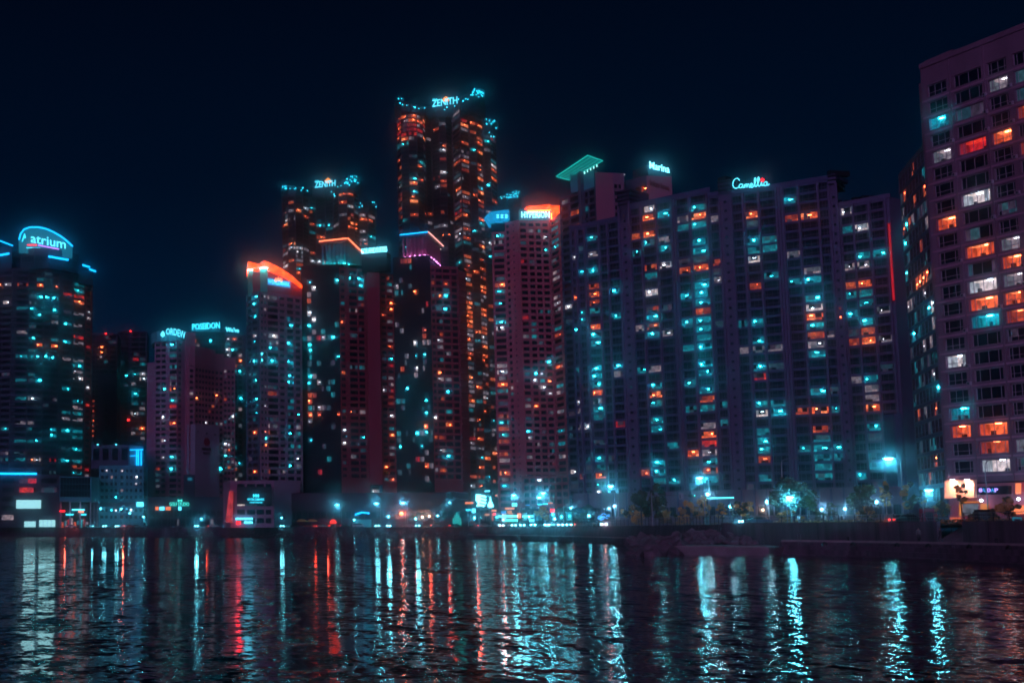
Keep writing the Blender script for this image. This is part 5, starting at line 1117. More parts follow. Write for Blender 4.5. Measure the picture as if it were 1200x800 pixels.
    for ch, lines in S.items():
        for pl in lines:
            sg.tube([A + d.normalized() * (x * sx) + U * (y * sx) for x, y in smooth(pl)], .15, 'sign_line', 6)
    sg.build('sign_lettering', T.t)
    fl = MB(); c0 = A + d.normalized() * (35.6 * sx) + U * (10.2 * sx) - Vector((0, .2, 0))
    for k in range(5):
        t = k * 2 * PI / 5 + .3; q = c0 + d.normalized() * (math.cos(t) * .42) + U * (math.sin(t) * .42); fl.lathe(q, [(.02, -.3), (.30, 0), (.02, .3)], 'neon_red', 6)
    fl.build('sign_flower', T.t)
    sup = MB()
    for k in range(9):
        q = A + d * (k / 8); sup.tube([Vector((q.x, q.y + .6, z2)), Vector((q.x, q.y + .6, q.z + 3.4))], .06, 'dark_metal', 4)
    for h in (.8, 2.2): sup.tube([A + Vector((0, .6, h)), B + Vector((0, .6, h))], .05, 'dark_metal', 4)
    sup.build('sign_frame', T.t)
    # third slab with the red edge
    T = Tower('apartment_slab', 'shorter apartment slab with a red wall glow drawn as a stripe down its right edge', 'apartment block', (*C(1020, 619, 432), GR), 'wall_purple', 3.0)
    q2, q3 = C(992, REF, 441), C(1053.5, REF, 428); z5 = Z(238, 437)
    T.facade(q2, q3, GR, z5, [W(995, 1007.5, 3), W(1010, 1026, 4, .05), W(1030, 1046, 4, .04)], ref=REF, band=.12, rec=.35, fr='frame_mid')
    shut(T, box_of(q2, q3, 16), GR, z5)
    for px in (993.3, 1009, 1028, 1047.5, 1052): T.rib(q2, q3, px, REF, GR, z5 - .4, .7, .45, 'wall_purple')
    parapet(T, q2, q3, z5, 1.0)
    T.light(k4([(520,260,'c'),(580,252,'W'),(580,360,'C'),(645,355,'C'),(530,403,'w'),(585,400,'w'),(537,468,'o'),(595,463,'O'),(585,505,'c'),(595,543,'c'),(660,573,'w'),(545,577,'C'),(600,610,'C'),(600,650,'o'),(605,683,'O'),(548,685,'o'),(670,680,'w'),(545,505,'c')]) +
            k5([(610,142,'C'),(620,210,'w'),(625,248,'O'),(605,295,'C'),(625,318,'C'),(628,420,'c'),(625,460,'c'),(610,183,'w'),(560,155,'w'),(600,8,'O'),(550,10,'o')]), 8)
    T.finish()
    neon(T.t, [Vector((*C(1050.5, REF, 427.6), Z(262, 428))), Vector((*C(1050.5, REF, 427.6), Z(352, 428)))], .34, 'red_wall_glow', 'edge_glow')  # red glow on the wall, drawn as an emissive strip
    m = MB(); A, B = C(1052, 560, 426), C(1060.5, 560, 426); m.prism(box_of(A, B, 16), GR, Z(484, 426), 'wall_violet', 'roofing'); m.build('stair_wing', T.t)
    # rooftop clutter
    for k in range(5):
        p = Vector(lerp(q2[0], q3[0], .15 + k * .17) for _ in range(1)) if False else Vector((lerp(q2[0], q3[0], .12 + k * .17), lerp(q2[1], q3[1], .12 + k * .17) + 3, z5 + 1))
        m = MB(); m.box((p.x - 1, p.y, p.z - 1), (p.x + random.uniform(.6, 1.8), p.y + 2, p.z + random.uniform(.4, 1.4)), 'wall_dark'); m.build('roof_unit', T.t)
    # sliver tower seen between
    T = Tower('apartment_tower', 'distant mauve sliver of a tower between the red-edged slab and the glass wing', 'tower', (*C(1068, 619, 520), GR), 'wall_purple', 3.0)
    a, b = C(1064, 560, 520), C(1078, 560, 520); zt = Z(540, 520)
    T.facade(a, b, GR, zt, [(1065, 1068, .7, 2.2, 1, 1, .1, 'w'), (1070, 1073, .7, 2.2, 1, 1, .1, 'd')], ref=560); shut(T, box_of(a, b, 12), GR, zt)
    T.plain(box_of(C(1067, 560, 521), C(1070, 560, 521), 5), zt, Z(514, 521)); T.finish(30)
    # podium along the slabs
    T = Tower('podium_building', 'pale podium with cyan shopfronts running along the foot of the violet slabs', 'building', (*C(840, 619, 440), GR), 'podium_pale', 4.4)
    a, b = C(672, 590, 498), C(1058, 590, 412); zt = Z(573.5, 450)
    T.facade(a, b, GR, zt, [(.01 + k * .0247, .01 + k * .0247 + .0215, .5, 3.4, 3, 1, .0, 'd') for k in range(40)], topgap=4.2, rec=.5, m='podium_pale')
    for k in range(24): T.rib(a, b, 690 + k * 15, 590, GR, zt - .2, .5, .35, 'wall_violet')
    shut(T, box_of(a, b, 14), GR, zt)
    L = []
    for px in range(822, 864, 5): L.append((px, 587, random.choice('CCWC')))
    for px in range(872, 990, 6): L.append((px, 588, random.choice('ccCcdw')))
    for px in (700, 712, 724, 735, 790, 800): L.append((px, 590, random.choice('cdc')))
    T.light(L, 9); T.finish(90)
    s = MB(); A, B = P(827, 583.6, 438), P(858, 582.6, 430); B.z = A.z
    s.tube([A + Vector((0, -1, 0)), B + Vector((0, -1, 0))], .22, 'sign_white'); s.build('fascia_sign', T.t)
emit('red_wall_glow', (.60, .006, .015), .7, True, var=.4, scale=.08)
emit('sign_line', (.08, .6, .75), 3.5, True)
slabs()

# ============================================================== glass wing and near right building
mat('wall_near', (.20, .105, .18), .85, var=.22, scale=.35, streak=True)
def right_block():
    z1 = Z(79, 240) ; Yn = 240.0
    g = 3.0
    zg = Z(167, 240)
    T = Tower('glass_wing', 'dark gridded glass tower wing receding beside the near right building', 'building', (*C(1085, 619, 256), GR), 'wall_slate', 2.95)
    a = C(1064, 380, Yat(205, zg)); b = C(1096.5, 380, 240.5)
    T.facade(a, b, GR, zg, [(.015 + k * .122, .015 + k * .122 + .105, .35, 2.6, 2, 2, .16, 'dwdcdo') for k in range(8)], m='wall_slate', rec=.12, fr='frame', band=.08, bandm='wall_violet')
    k1, k2 = (b[0] + 16, b[1] + 6), (a[0] + 22, a[1] + 12)
    T.side(b, k1, GR, zg); T.side(k1, k2, GR, zg); T.side(k2, a, GR, zg)
    T.top([a, b, k1, k2], zg, 'roofing')
    L = [(1000 + x / 4, 220 + y / 4, k) for x, y, k in [(330,50,'w'),(255,130,'w'),(258,205,'o'),(290,170,'o'),(300,160,'w'),(330,150,'w'),(340,338,'c'),(262,250,'d'),(270,335,'d'),(275,440,'O'),(310,425,'O'),(335,420,'O'),(355,425,'O'),(330,505,'w'),(285,550,'w'),(258,570,'w'),(343,555,'C'),(290,600,'c'),(345,620,'c'),(355,705,'w'),(295,700,'C'),(300,660,'c'),(320,640,'w')]]
    L += [(1060 + x / 3.636, 380 + y / 3.636, k) for x, y, k in [(65,275,'C'),(85,265,'c'),(100,255,'C'),(115,245,'c'),(130,235,'c'),(90,180,'d'),(75,365,'w'),(125,355,'o'),(125,395,'w'),(130,485,'c'),(115,530,'c'),(75,520,'d'),(100,440,'d'),(60,225,'d'),(110,200,'w'),(105,150,'d')]]
    T.light(L, 7); T.finish()
    # main building
    Yr = Yat(31, z1)
    T = Tower('apartment_building', 'near right mauve apartment building with wide balcony windows rising out of frame', 'building', (*C(1150, 619, 232), GR), 'wall_near', 2.98)
    a = C(1079.5, 100, 240); c = C(1200, 31, Yat(31, z1))
    dv = Vector((c[0] - a[0], c[1] - a[1])); b = (a[0] + dv.x * 1.5, a[1] + dv.y * 1.5)
    REF = 455
    st = [(1110.5, 1134, .5, 2.55, 3, 2, .04, 'dw'), (1142.5, 1177, .5, 2.55, 4, 1, .05, 'dwo'), (1184, 1208, .5, 2.55, 4, 2, .08, 'dwo'), (1216, 1240, .5, 2.55, 4, 1, .4, 'oowd')]
    zb = Z(566, 240)
    T.facade(a, b, zb, z1, st, ref=REF, m='wall_near', rec=.4, topgap=3.4, fr='frame_light', band=.035, bandm='wall_rose')
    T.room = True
    n = Vector((-dv.y, dv.x)).normalized()  # behind the front
    if n.x < 0: n = -n
    bk = [(b[0] + n.x * 16, b[1] + n.y * 16), (a[0] + n.x * 16, a[1] + n.y * 16)]
    T.side(b, bk[0], GR, z1); T.side(bk[0], bk[1], GR, z1); T.side(bk[1], a, GR, z1)
    T.top([a, b, bk[0], bk[1]], z1, 'roofing')
    # corner bay, a little lower
    a0 = C(1076.5, 100, 240.8); T.side(a0, a, GR, Z(97, 240)); T.side((a0[0] + 6, a0[1] + 3), a0, GR, Z(97, 240)); T.top([a0, a, (a[0] + 5, a[1] + 4), (a0[0] + 6, a0[1] + 3)], Z(97, 240))
    # ground floor base, slightly proud, with shadow joint
    mt = Matrix.Translation((a[0], a[1], GR)) @ Matrix.Rotation(math.atan2(dv.y, dv.x), 4, 'Z')
    LL = dv.length * 1.5
    T.w.box((0, -.02, 0), (LL, .6, zb - GR - .25), 'wall_brick', mt); T.w.box((0, .15, zb - GR - .25), (LL, .6, zb - GR), 'wall_dark', mt)
    T.w.box((0, -.25, z1 - GR - .4), (LL, .2, z1 - GR + .5), 'wall_near', mt)
    # vertical pilaster joints
    for px in (1138.3, 1180.6): T.rib(a, b, px, REF, zb, z1 - .4, .25, .10)
    L = [(1000 + x / 4, 220 + y / 4, k) for x, y, k in [(435,185,'O'),(575,35,'W'),(590,300,'O'),(605,465,'W'),(625,555,'O'),(625,645,'C'),(630,740,'O'),(490,785,'W'),(765,165,'w'),(765,235,'r'),(755,320,'O'),(765,420,'w'),(765,520,'O'),(765,620,'o')]]
    L += [(1000 + x / 4, 20 + y / 4, k) for x, y, k in [(400,490,'C'),(540,400,'w'),(690,320,'w'),(705,510,'o'),(555,575,'r')]]
    L += [(1126, 479.5, 'C'), (1126, 504, 'O'), (1163, 472, 'O'), (1164.5, 495.5, 'O'), (1166, 517.5, 'o'), (1170, 539.5, 'W'), (1195, 443, 'O'), (1195, 466, 'o'), (1196, 490, 'O'), (1198, 512, 'o')]
    for c_ in T.cells:
        pass
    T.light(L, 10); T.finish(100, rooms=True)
    # air-conditioning units hung beside the windows
    dN = Vector((dv.x, dv.y, 0)).normalized(); ra = random.Random(8); near = [c_ for c_ in T.cells if c_['px'][0] < 1215 and c_['px'][1] > 0]
    for c_ in ra.sample(near, 26):
        q = Vector(c_['p']) + dN * (c_['w'] / 2 + .55); mt2 = Matrix.Translation(q) @ Matrix.Rotation(c_['rot'], 4, 'Z'); m = MB(); m.box((-.4, -.34, -.35), (.4, -.04, .25), 'frame_light', mt2); m.box((-.28, -.36, -.25), (.12, -.34, .15), 'frame_dark', mt2); m.build('air_conditioner', T.t)
    # light wells: penthouse block on the roof
    m = MB(); m.prism([(a[0] + .5, a[1] - .5), (a[0] + dv.x * .33, a[1] + dv.y * .33), (a[0] + dv.x * .33 + n.x * 10, a[1] + dv.y * .33 + n.y * 10), (a[0] + n.x * 10, a[1] + n.y * 10)], z1, z1 + .9, 'wall_near', 'roofing'); m.build('penthouse', T.t)
    # shopfronts at ground level along the front: billboard, dark fascia, gold door frame
    def fp(px, py, off):
        A = Vector((a[0], a[1], 0)); d = Vector((dv.x, dv.y, 0)).normalized(); nn = Vector((d.y, -d.x, 0))
        s = (px - PX) / F; v = (PY - py) / F; dr = Vector((s, cT - v * sT, sT + v * cT)); o = A + nn * off - Vector((0, 0, EYE))
        return dr * (o.dot(nn) / dr.dot(nn)) + Vector((0, 0, EYE))
    def panel(x0, y0, x1, y1, off, th, mm, nm, y0b=None, y1b=None):
        q = [fp(x0, y1, off), fp(x1, y1b or y1, off), fp(x1, y0b or y0, off), fp(x0, y0, off)]
        q[1].z = q[0].z; q[2].z = q[3].z
        d = Vector((dv.x, dv.y, 0)).normalized(); nn = Vector((d.y, -d.x, 0))
        s = MB(); s.poly(q + [p - nn * th for p in q], [(0,1,2,3),(7,6,5,4),(3,2,6,7),(0,4,5,1),(0,3,7,4),(1,5,6,2)], mm); return s.build(nm, T.t)
    panel(1106.5, 563, 1142, 583.5, 1.6, .5, 'poster', 'billboard')
    for px in (1116, 1133):
        p = fp(px, 560.5, 2.6); s = MB(); s.tube([fp(px, 561, 1.4), p], .05, 'dark_metal'); s.box((p.x - .3, p.y - .3, p.z - .15), (p.x + .3, p.y + .3, p.z), 'dark_metal')
        s.box((p.x - .25, p.y - .25, p.z - .2), (p.x + .25, p.y + .25, p.z - .15), 'bulb_w'); s.build('billboard_lamp', T.t)
        ld = bpy.data.lights.new('billboard_light', 'SPOT'); ld.energy = 2800; ld.color = (1, .52, .36); ld.spot_size = 2.3; ld.spot_blend = 1; ld.shadow_soft_size = .2
        lo = bpy.data.objects.new('billboard_light', ld); COL.objects.link(lo); lo.location = p + Vector((0, 0, -.3)); tgt = fp(px, 574, 1.6); lo.rotation_euler = (tgt - lo.location).to_track_quat('-Z', 'Y').to_euler()
        lo.parent = T.t; lo.matrix_parent_inverse = Matrix.Translation(-parent_world(T.t))
    panel(1145, 570, 1182, 579.5, 1.2, .6, 'wall_dark', 'shop_fascia')
    for px0, ch, mm in ((1147.5, '8', 'sign_violet'), (1152.8, 'U', 'sign_blue'), (1157.3, 'D', 'sign_violet'), (1161.5, 'A', 'sign_blue'), (1166, 'P', 'sign_violet')):
        A, B = fp(px0, 576.3, 1.35), fp(px0 + 3.6, 576.3, 1.35); B.z = A.z; vs, fs = text_geo(ch, True); bl = MB(); bl.poly([A + (B - A) * x + Vector((0, 0, y * .62)) + Vector((-z, 0, 0)) for x, y, z in vs], fs, mm); bl.build('sign_letter', T.t)
    panel(1190, 566, 1195, 578.5, 1.2, .3, 'neon_warm2', 'lit_sign')
    for x0, x1, y0, y1 in ((1124, 1126, 588, 604), (1124, 1149, 587.4, 589)):
        panel(x0, y0, x1, y1, .6, .3, 'gold_light', 'door_frame')
    panel(1149, 590, 1158, 600, .3, .2, 'gold_light', 'lit_window'); panel(1168, 591, 1176, 600, .3, .2, 'gold_light', 'lit_window')
    panel(1128, 590, 1146, 604, .2, .1, 'lw2', 'shop_window'); panel(1182, 592, 1200, 602, .3, .2, 'neon_warm2', 'lit_window')
    panel(1113, 606, 1124.5, 611, 1.5, .4, 'neon_warm3', 'lit_counter')
    for px, py in ((1150, 586), (1193.5, 584.5)):
        p = fp(px, py, 1.2); s = MB(); s.lathe(p, [(.1, -.2), (.28, 0), (.1, .2)], 'bulb_w', 8); s.build('wall_lamp', T.t)
    return fp
mat('poster', (.85, .42, .30), .5)
emit('sign_violet', (.45, .28, 1.0), 2.0, True); emit('gold_light', (1.0, .28, .03), .7, True); emit('neon_warm3', (1.0, .16, .06), .8, True)
FP = right_block()
# ============================================================== ground, quay, water, sky
mat('asphalt', (.05, .045, .055), .7, var=.2, scale=.4)
mat('concrete', (.22, .17, .20), .85, var=.25, scale=.6, bump=.3)
mat('concrete_dark', (.10, .065, .10), .9, var=.55, scale=.9, bump=.5, streak=True)
mat('concrete_pale', (.34, .25, .29), .85, var=.2, scale=.8)
mat('tyre', (.02, .02, .02), .8)
mat('rock', (.15, .105, .14), .95, var=.4, scale=1.2, bump=.6)
mat('leaf_dark', (.07, .07, .045), .8); mat('leaf_dark2', (.11, .10, .05), .8)
mat('leaf_gold_lit', (.80, .38, .08), .8); mat('leaf_gold_lit2', (.50, .25, .07), .8); mat('leaf_green', (.07, .10, .035), .8)  # gold leaves: autumn tint with warm lamp light put into the colour
mat('leaf_lit', (.6, .42, .16), .8)
mat('bark', (.10, .07, .06), .95)
def gp(px, Y, z=EYE): return Vector((X(px, Y, z), Y, z))
WALL = [(-160, 700), (0, 668), (200, 640), (430, 602), (520, 540), (560, 500), (600, 462), (670, 395), (740, 326), (800, 270), (845, 226), (930, 207), (1000, 193), (1098, 172.5), (1128, 166.6), (1200, 153), (1300, 137), (1500, 112), (2200, 70), (4000, 36)]
WP = [gp(px, Y) for px, Y in WALL]
# land sheet
lm = MB(); land = [(p.x, p.y) for p in WP] + [(6500, 30), (6500, 6500), (-6500, 6500), (-6500, 700)]
lm.face([(x, y, GR) for x, y in land], 'asphalt'); o = lm.build('ground'); o['kind'] = 'structure'
# pavement strip beside the quay, with kerb
def offset_line(pts, d):
    out = []
    for i, p in enumerate(pts):
        a = pts[max(0, i - 1)]; b = pts[min(len(pts) - 1, i + 1)]; t = (b - a); t.z = 0; t.normalize(); out.append(p + Vector((-t.y, t.x, 0)) * d)
    return out
def ribbon(b, A, B, zA, zB, m):
    for i in range(len(A) - 1):
        b.face([(A[i].x, A[i].y, zA), (A[i + 1].x, A[i + 1].y, zA), (B[i + 1].x, B[i + 1].y, zB), (B[i].x, B[i].y, zB)], m)
inner = offset_line(WP, .6); walk = offset_line(WP, 6.5)
b = MB(); ribbon(b, inner, walk, GR + .12, GR + .12, 'concrete'); ribbon(b, walk, walk, GR, GR + .12, 'concrete_pale'); o = b.build('pavement'); o['kind'] = 'structure'
# lane markings on the quay road
b = MB(); m1 = offset_line(WP, 13)
for i in range(2, 15):
    A, B = m1[i], m1[i + 1]; L = (B - A).length; n = int(L / 8); d = (B - A) / max(1, L); nn = Vector((-d.y, d.x, 0)) * .08
    for k in range(n):
        q = A + d * (k * 8); r = q + d * 3
        b.face([(p.x, p.y, GR + .004) for p in (q - nn, r - nn, r + nn, q + nn)], 'concrete_pale')
o = b.build('road_markings'); o['kind'] = 'structure'
# quay wall: left long stretch
b = MB(); k0 = 10
ribbon(b, offset_line(WP[:k0 + 1], -.9), WP[:k0 + 1], -1.5, GR + .25, 'concrete_dark'); ribbon(b, WP[:k0 + 1], inner[:k0 + 1], GR + .25, GR + .25, 'concrete'); ribbon(b, inner[:k0 + 1], inner[:k0 + 1], GR + .25, GR, 'concrete')
o = b.build('quay_wall'); tag(o, 'long low dark quay wall running from the left edge to the boulders', 'quay wall')
# right stretch: two parapet pieces either side of the stairs
PAR = 4.46
def wall_piece(pts, label):
    b = MB(); inn = offset_line(pts, .5)
    ribbon(b, pts, pts, -1.5, PAR, 'concrete_dark'); ribbon(b, pts, inn, PAR, PAR, 'concrete'); ribbon(b, inn, inn, PAR, GR, 'concrete_dark')
    for p, q in ((pts[0], inn[0]), (pts[-1], inn[-1])): b.face([(p.x, p.y, -1.5), (q.x, q.y, -1.5), (q.x, q.y, PAR), (p.x, p.y, PAR)], 'concrete_dark')
    # pour joints
    for i in range(len(pts) - 1):
        L = (pts[i + 1] - pts[i]).length; d = (pts[i + 1] - pts[i]) / L; rot = math.atan2(d.y, d.x)
        for k in range(1, int(L / 6)):
            q = pts[i] + d * (k * 6); mt = Matrix.Translation((q.x, q.y, 0)) @ Matrix.Rotation(rot, 4, 'Z'); b.box((-.04, -.03, 2.0), (.04, .01, PAR), 'wall_dark', mt)
    o = b.build('quay_wall'); tag(o, label, 'quay wall')
wall_piece(WP[k0:14], 'raised dark concrete quay wall between the boulders and the stairs')
wall_piece(WP[14:], 'raised dark concrete quay wall to the right of the stairs')
# stairs in the gap
t = thing('quay_stairs', 'concrete steps cut through the dark quay wall below the billboard', 'stairs', WP[13]); A, B = WP[13], WP[14]; inn = offset_line(WP, 3.2)
d = (B - A).normalized(); nn = Vector((-d.y, d.x, 0)); b = MB(); ns = 12
for k in range(ns):
    z = 2.0 + (GR - 2.0) * (k + 1) / ns; o0, o1 = .28 * k, .28 * (k + 1) + (.4 if k == ns - 1 else 0)
    q = [A + nn * o0, B + nn * o0, B + nn * o1, A + nn * o1]; b.prism([(p.x, p.y) for p in q], -1.0, z, 'concrete')
b.build('step', t)
for p in (A, B):
    b = MB(); c = p + d * (.25 if p is A else -.25)
    for k in (0, 1.6, 3.2):
        q = c + nn * k; zz = 2.0 + (GR - 2) * k / 3.3; b.tube([(q.x, q.y, zz), (q.x, q.y, zz + 1.0)], .03, 'metal', 5)
    q0, q1 = c, c + nn * 3.2; b.tube([(q0.x, q0.y, 3.0), (q1.x, q1.y, GR + 1.0)], .035, 'metal', 5); b.build('handrail', t)
# ledges in front of the wall
LR = [gp(px, Y) for px, Y in ((915, 197), (950, 192.5), (1000, 185), (1098, 166.5), (1200, 147.5), (1300, 131), (1500, 107), (2200, 66))]
RW = [gp(px, Y) for px, Y in ((915, 210), (950, 202.5), (1000, 193), (1098, 172.5), (1200, 153), (1300, 137), (1500, 112), (2200, 70))]
b = MB(); ribbon(b, RW, offset_line(LR, .35), 2.0, 2.0, 'concrete'); ribbon(b, LR, offset_line(LR, .35), 2.03, 2.03, 'concrete_pale')
cur = LR; z = 2.03
for k in range(3):
    zz = z - .62; ribbon(b, cur, cur, z, zz, 'concrete_dark'); nx = offset_line(LR, -.45 * (k + 1)); ribbon(b, cur, nx, zz, zz, 'concrete_dark'); cur = nx; z = zz
ribbon(b, cur, cur, z, -2, 'concrete_dark'); b.face([(RW[0].x, RW[0].y, -1), (cur[0].x, cur[0].y, -1), (LR[0].x, LR[0].y, 2.03), (RW[0].x, RW[0].y, 2)], 'concrete_dark')
o = b.build('quay_steps'); tag(o, 'stepped concrete landing with a pale edge along the foot of the right quay wall', 'landing')
LL_ = [gp(px, Y) for px, Y in ((548, 507), (560, 496), (600, 455), (670, 389), (740, 321), (762, 301))]; LB = [gp(px, Y) for px, Y in ((548, 512), (560, 500.5), (600, 462), (670, 395), (740, 326), (762, 306))]
b = MB(); ribbon(b, LB, LL_, 1.65, 1.65, 'concrete'); ribbon(b, LL_, LL_, 1.65, 1.35, 'concrete_pale'); ribbon(b, LL_, LL_, 1.35, -1, 'concrete_dark'); o = b.build('quay_ledge'); tag(o, 'thin pale concrete ledge at the water between the left quay and the boulders', 'ledge')
# low jetty
b = MB(); J = [gp(789, 197), gp(850, 193), gp(900, 192), gp(930, 199), gp(925, 209), gp(850, 224), gp(795, 232)]
b.prism([(p.x, p.y) for p in J], -1, 1.12, 'concrete', 'concrete'); J2 = [J[0] + Vector((.2, .3, 0)), J[2] + Vector((-.2, .3, 0)), J[2] + Vector((-.2, .9, 0)), J[0] + Vector((.2, .9, 0))]
b.prism([(p.x, p.y) for p in J2], 1.12, 1.2, 'concrete_pale'); o = b.build('jetty'); tag(o, 'low flat concrete jetty beside the boulders below the raised wall', 'jetty')
# pale face added so the weakly lit ledge line shows
b = MB(); ribbon(b, offset_line(LR, -.05), offset_line(LR, -.05), 1.80, 2.06, 'concrete_pale'); ribbon(b, offset_line(LR, -.05), offset_line(LR, .35), 2.06, 2.06, 'concrete_pale'); o = b.build('kerb_nosing'); tag(o, 'added pale nosing along the landing at the foot of the right wall', 'nosing')
# rubber fenders, ladders and mooring posts on the right landing
def along(line, px):
    best = min(range(len(line) - 1), key=lambda i: abs(proj(line[i])[0] - px) + abs(proj(line[i + 1])[0] - px)); A, B = line[best], line[best + 1]; pa, pb = proj((A.x, A.y, 2))[0], proj((B.x, B.y, 2))[0]
    return A.lerp(B, max(0, min(1, (px - pa) / (pb - pa)))), (B - A).normalized()
for k, px in enumerate((968, 1012, 1055, 1090, 1140, 1185)):
    q, dd = along(LR, px); m_ = MB(); q = q + Vector((dd.y, -dd.x, 0)) * -.0 + Vector((-.18, 0, 0)); ring = [(math.cos(a) * .42, math.sin(a) * .42) for a in [i * PI / 6 for i in range(13)]]
    m_.tube([Vector((q.x, q.y, 1.35)) + dd * c + Vector((0, 0, s)) for c, s in ring], .13, 'tyre', 6); o = m_.build('tyre_fender'); tag(o, 'old tyre hung as a fender on the stepped landing, ' + ('leftmost', 'second from the left', 'third from the left', 'just left of the stairs', 'just right of the stairs', 'rightmost')[k], 'fender', 'tyre fenders on the landing')
for k, px in enumerate((985, 1070, 1160)):
    q, dd = along(LR, px); q = q + Vector((1.0, 0, 0)); m_ = MB(); m_.lathe((q.x, q.y, 2.0), [(.22, 0), (.16, .1), (.14, .38), (.24, .45), (.2, .55), (.05, .58)], 'dark_metal', 10); o = m_.build('mooring_bollard'); tag(o, 'squat iron mooring bollard on the landing, ' + ('nearest the jetty', 'left of the stairs', 'right of the stairs')[k], 'bollard', 'mooring bollards on the landing')
for k, px in enumerate((938, 1120)):
    q, dd = along(LR, px); t = thing('ladder', 'rusty ladder down the stepped landing, ' + ('near the jetty', 'below the stairs')[k], 'ladder', (q.x, q.y, 0)); q = q + Vector((-.12, 0, 0))
    for s in (-.25, .25): m_ = MB(); c = q + dd * s; m_.tube([(c.x, c.y, -.5), (c.x, c.y, 2.9)], .035, 'metal', 5); m_.build('side_rail', t)
    for i in range(8): m_ = MB(); a_, b_ = q - dd * .25, q + dd * .25; m_.tube([(a_.x, a_.y, .1 + i * .3), (b_.x, b_.y, .1 + i * .3)], .02, 'metal', 4); m_.build('rung', t)
# boulders
def boulder_mesh(seed, n=26):
    R = random.Random(seed); import bmesh
    bm = bmesh.new()
    for k in range(n):
        v = Vector((R.gauss(0, 1), R.gauss(0, 1), R.gauss(0, 1))).normalized() * R.uniform(.8, 1.1); v.z *= .75; bm.verts.new(v)
    g = bmesh.ops.convex_hull(bm, input=bm.verts); bmesh.ops.delete(bm, geom=[e for e in g['geom_interior'] if isinstance(e, bmesh.types.BMVert)], context='VERTS')
    me = bpy.data.meshes.new('boulder'); bm.to_mesh(me); bm.free(); me.materials.append(MATS['rock']); return me
BM = [boulder_mesh(i, 14 + i) for i in range(8)]
RQ = random.Random(3); nb = 0
def boulder(p, r, label, grp='boulders heaped by the jetty'):
    o = bpy.data.objects.new('boulder', RQ.choice(BM)); COL.objects.link(o); o.location = p; o.rotation_euler = (RQ.uniform(-.6, .6), RQ.uniform(-.6, .6), RQ.uniform(0, 6.3)); s = r; o.scale = (s * RQ.uniform(.8, 1.3), s * RQ.uniform(.8, 1.2), s * RQ.uniform(.8, 1.2))
    tag(o, label, 'boulder', grp)
for i in range(62):
    px = RQ.uniform(738, 796); tt = RQ.random(); Y = lerp(186, 245, tt); z = RQ.uniform(-.1, .4) + tt * 1.7 - abs(px - 768) * .012
    boulder(gp(px, Y, 0) if False else Vector((X(px, Y), Y, z)), RQ.uniform(.6, 1.7), 'rough boulder heaped at the waterline left of the jetty', 'boulders left of the jetty')
for i in range(95):
    px = RQ.uniform(792, 932); tt = RQ.random(); Y0 = lerp(232, 212, (px - 792) / 140); Y = Y0 + lerp(-4, 5, tt) * (1 if px < 890 else .4); z = 1.3 + tt * (1.7 if px < 880 else .9)
    boulder(Vector((X(px, Y), Y, z)), RQ.uniform(.55, 1.25) * (1 if px < 880 else .7), 'rough boulder piled between the jetty and the raised wall', 'boulders behind the jetty')
# riprap along the far quay: too many to count
b = MB(); RR = random.Random(9)
for i in range(900):
    k = RR.choice((2, 2, 3, 3, 3, 4, 4)) ; t_ = RR.random(); p = WP[k].lerp(WP[k + 1], t_); q = offset_line(WP, -1)[k] - WP[k]
    o_ = RR.uniform(.6, 2.6); p = p + Vector((0, -1, 0)) * o_; r = RR.uniform(.3, .7); zc = RR.uniform(-.1, 3.6 - o_ * 1.2)
    vs = [p + Vector((RR.uniform(-r, r), RR.uniform(-r, r), zc - p.z + RR.uniform(-r, r) * .8)) for _ in range(6)]
    b.poly(vs, [(0, 1, 2), (0, 2, 3), (0, 3, 4), (0, 4, 1), (5, 2, 1), (5, 3, 2), (5, 4, 3), (5, 1, 4)], 'rock')
o = b.build('riprap'); tag(o, 'dark rough stone facing of the far quay below the twin towers', 'riprap', kind='stuff')

# water
w = MB(); w.face([(-6500, -3000, 0), (6500, -3000, 0), (6500, 3000, 0), (-6500, 3000, 0)], 'rock')
m = bpy.data.materials.new('water'); nt, bs = nodes(m)
bs.inputs['Base Color'].default_value = (.0012, .002, .005, 1); bs.inputs['Roughness'].default_value = .02; bs.inputs['IOR'].default_value = 1.09
N = nt.nodes; Lk = nt.links; geo = N.new('ShaderNodeNewGeometry')
acc = None
for sc, amp, st, det in ((.07, .045, (1, 1, 1), 2), (.9, .075, (1, .07, 1), 1), (.8, .13, (1, .6, 1), 2), (2.2, .16, (1, .6, 1), 2), (6.0, .14, (1, 1, 1), 2)):
    mp = N.new('ShaderNodeMapping'); mp.inputs['Scale'].default_value = st; mp.inputs['Rotation'].default_value = (0, 0, .3)
    nz = N.new('ShaderNodeTexNoise'); nz.inputs['Scale'].default_value = sc; nz.inputs['Detail'].default_value = det; nz.inputs['Roughness'].default_value = .5
    Lk.new(geo.outputs['Position'], mp.inputs[0]); Lk.new(mp.outputs[0], nz.inputs['Vector'])
    sb = N.new('ShaderNodeVectorMath'); sb.operation = 'SUBTRACT'; sb.inputs[1].default_value = (.5, .5, .5); Lk.new(nz.outputs['Color'], sb.inputs[0])
    ml = N.new('ShaderNodeVectorMath'); ml.operation = 'MULTIPLY'; ml.inputs[1].default_value = (amp * 1.1, amp * 2, 0); Lk.new(sb.outputs[0], ml.inputs[0])
    if acc is None: acc = ml
    else:
        ad = N.new('ShaderNodeVectorMath'); ad.operation = 'ADD'; Lk.new(acc.outputs[0], ad.inputs[0]); Lk.new(ml.outputs[0], ad.inputs[1]); acc = ad
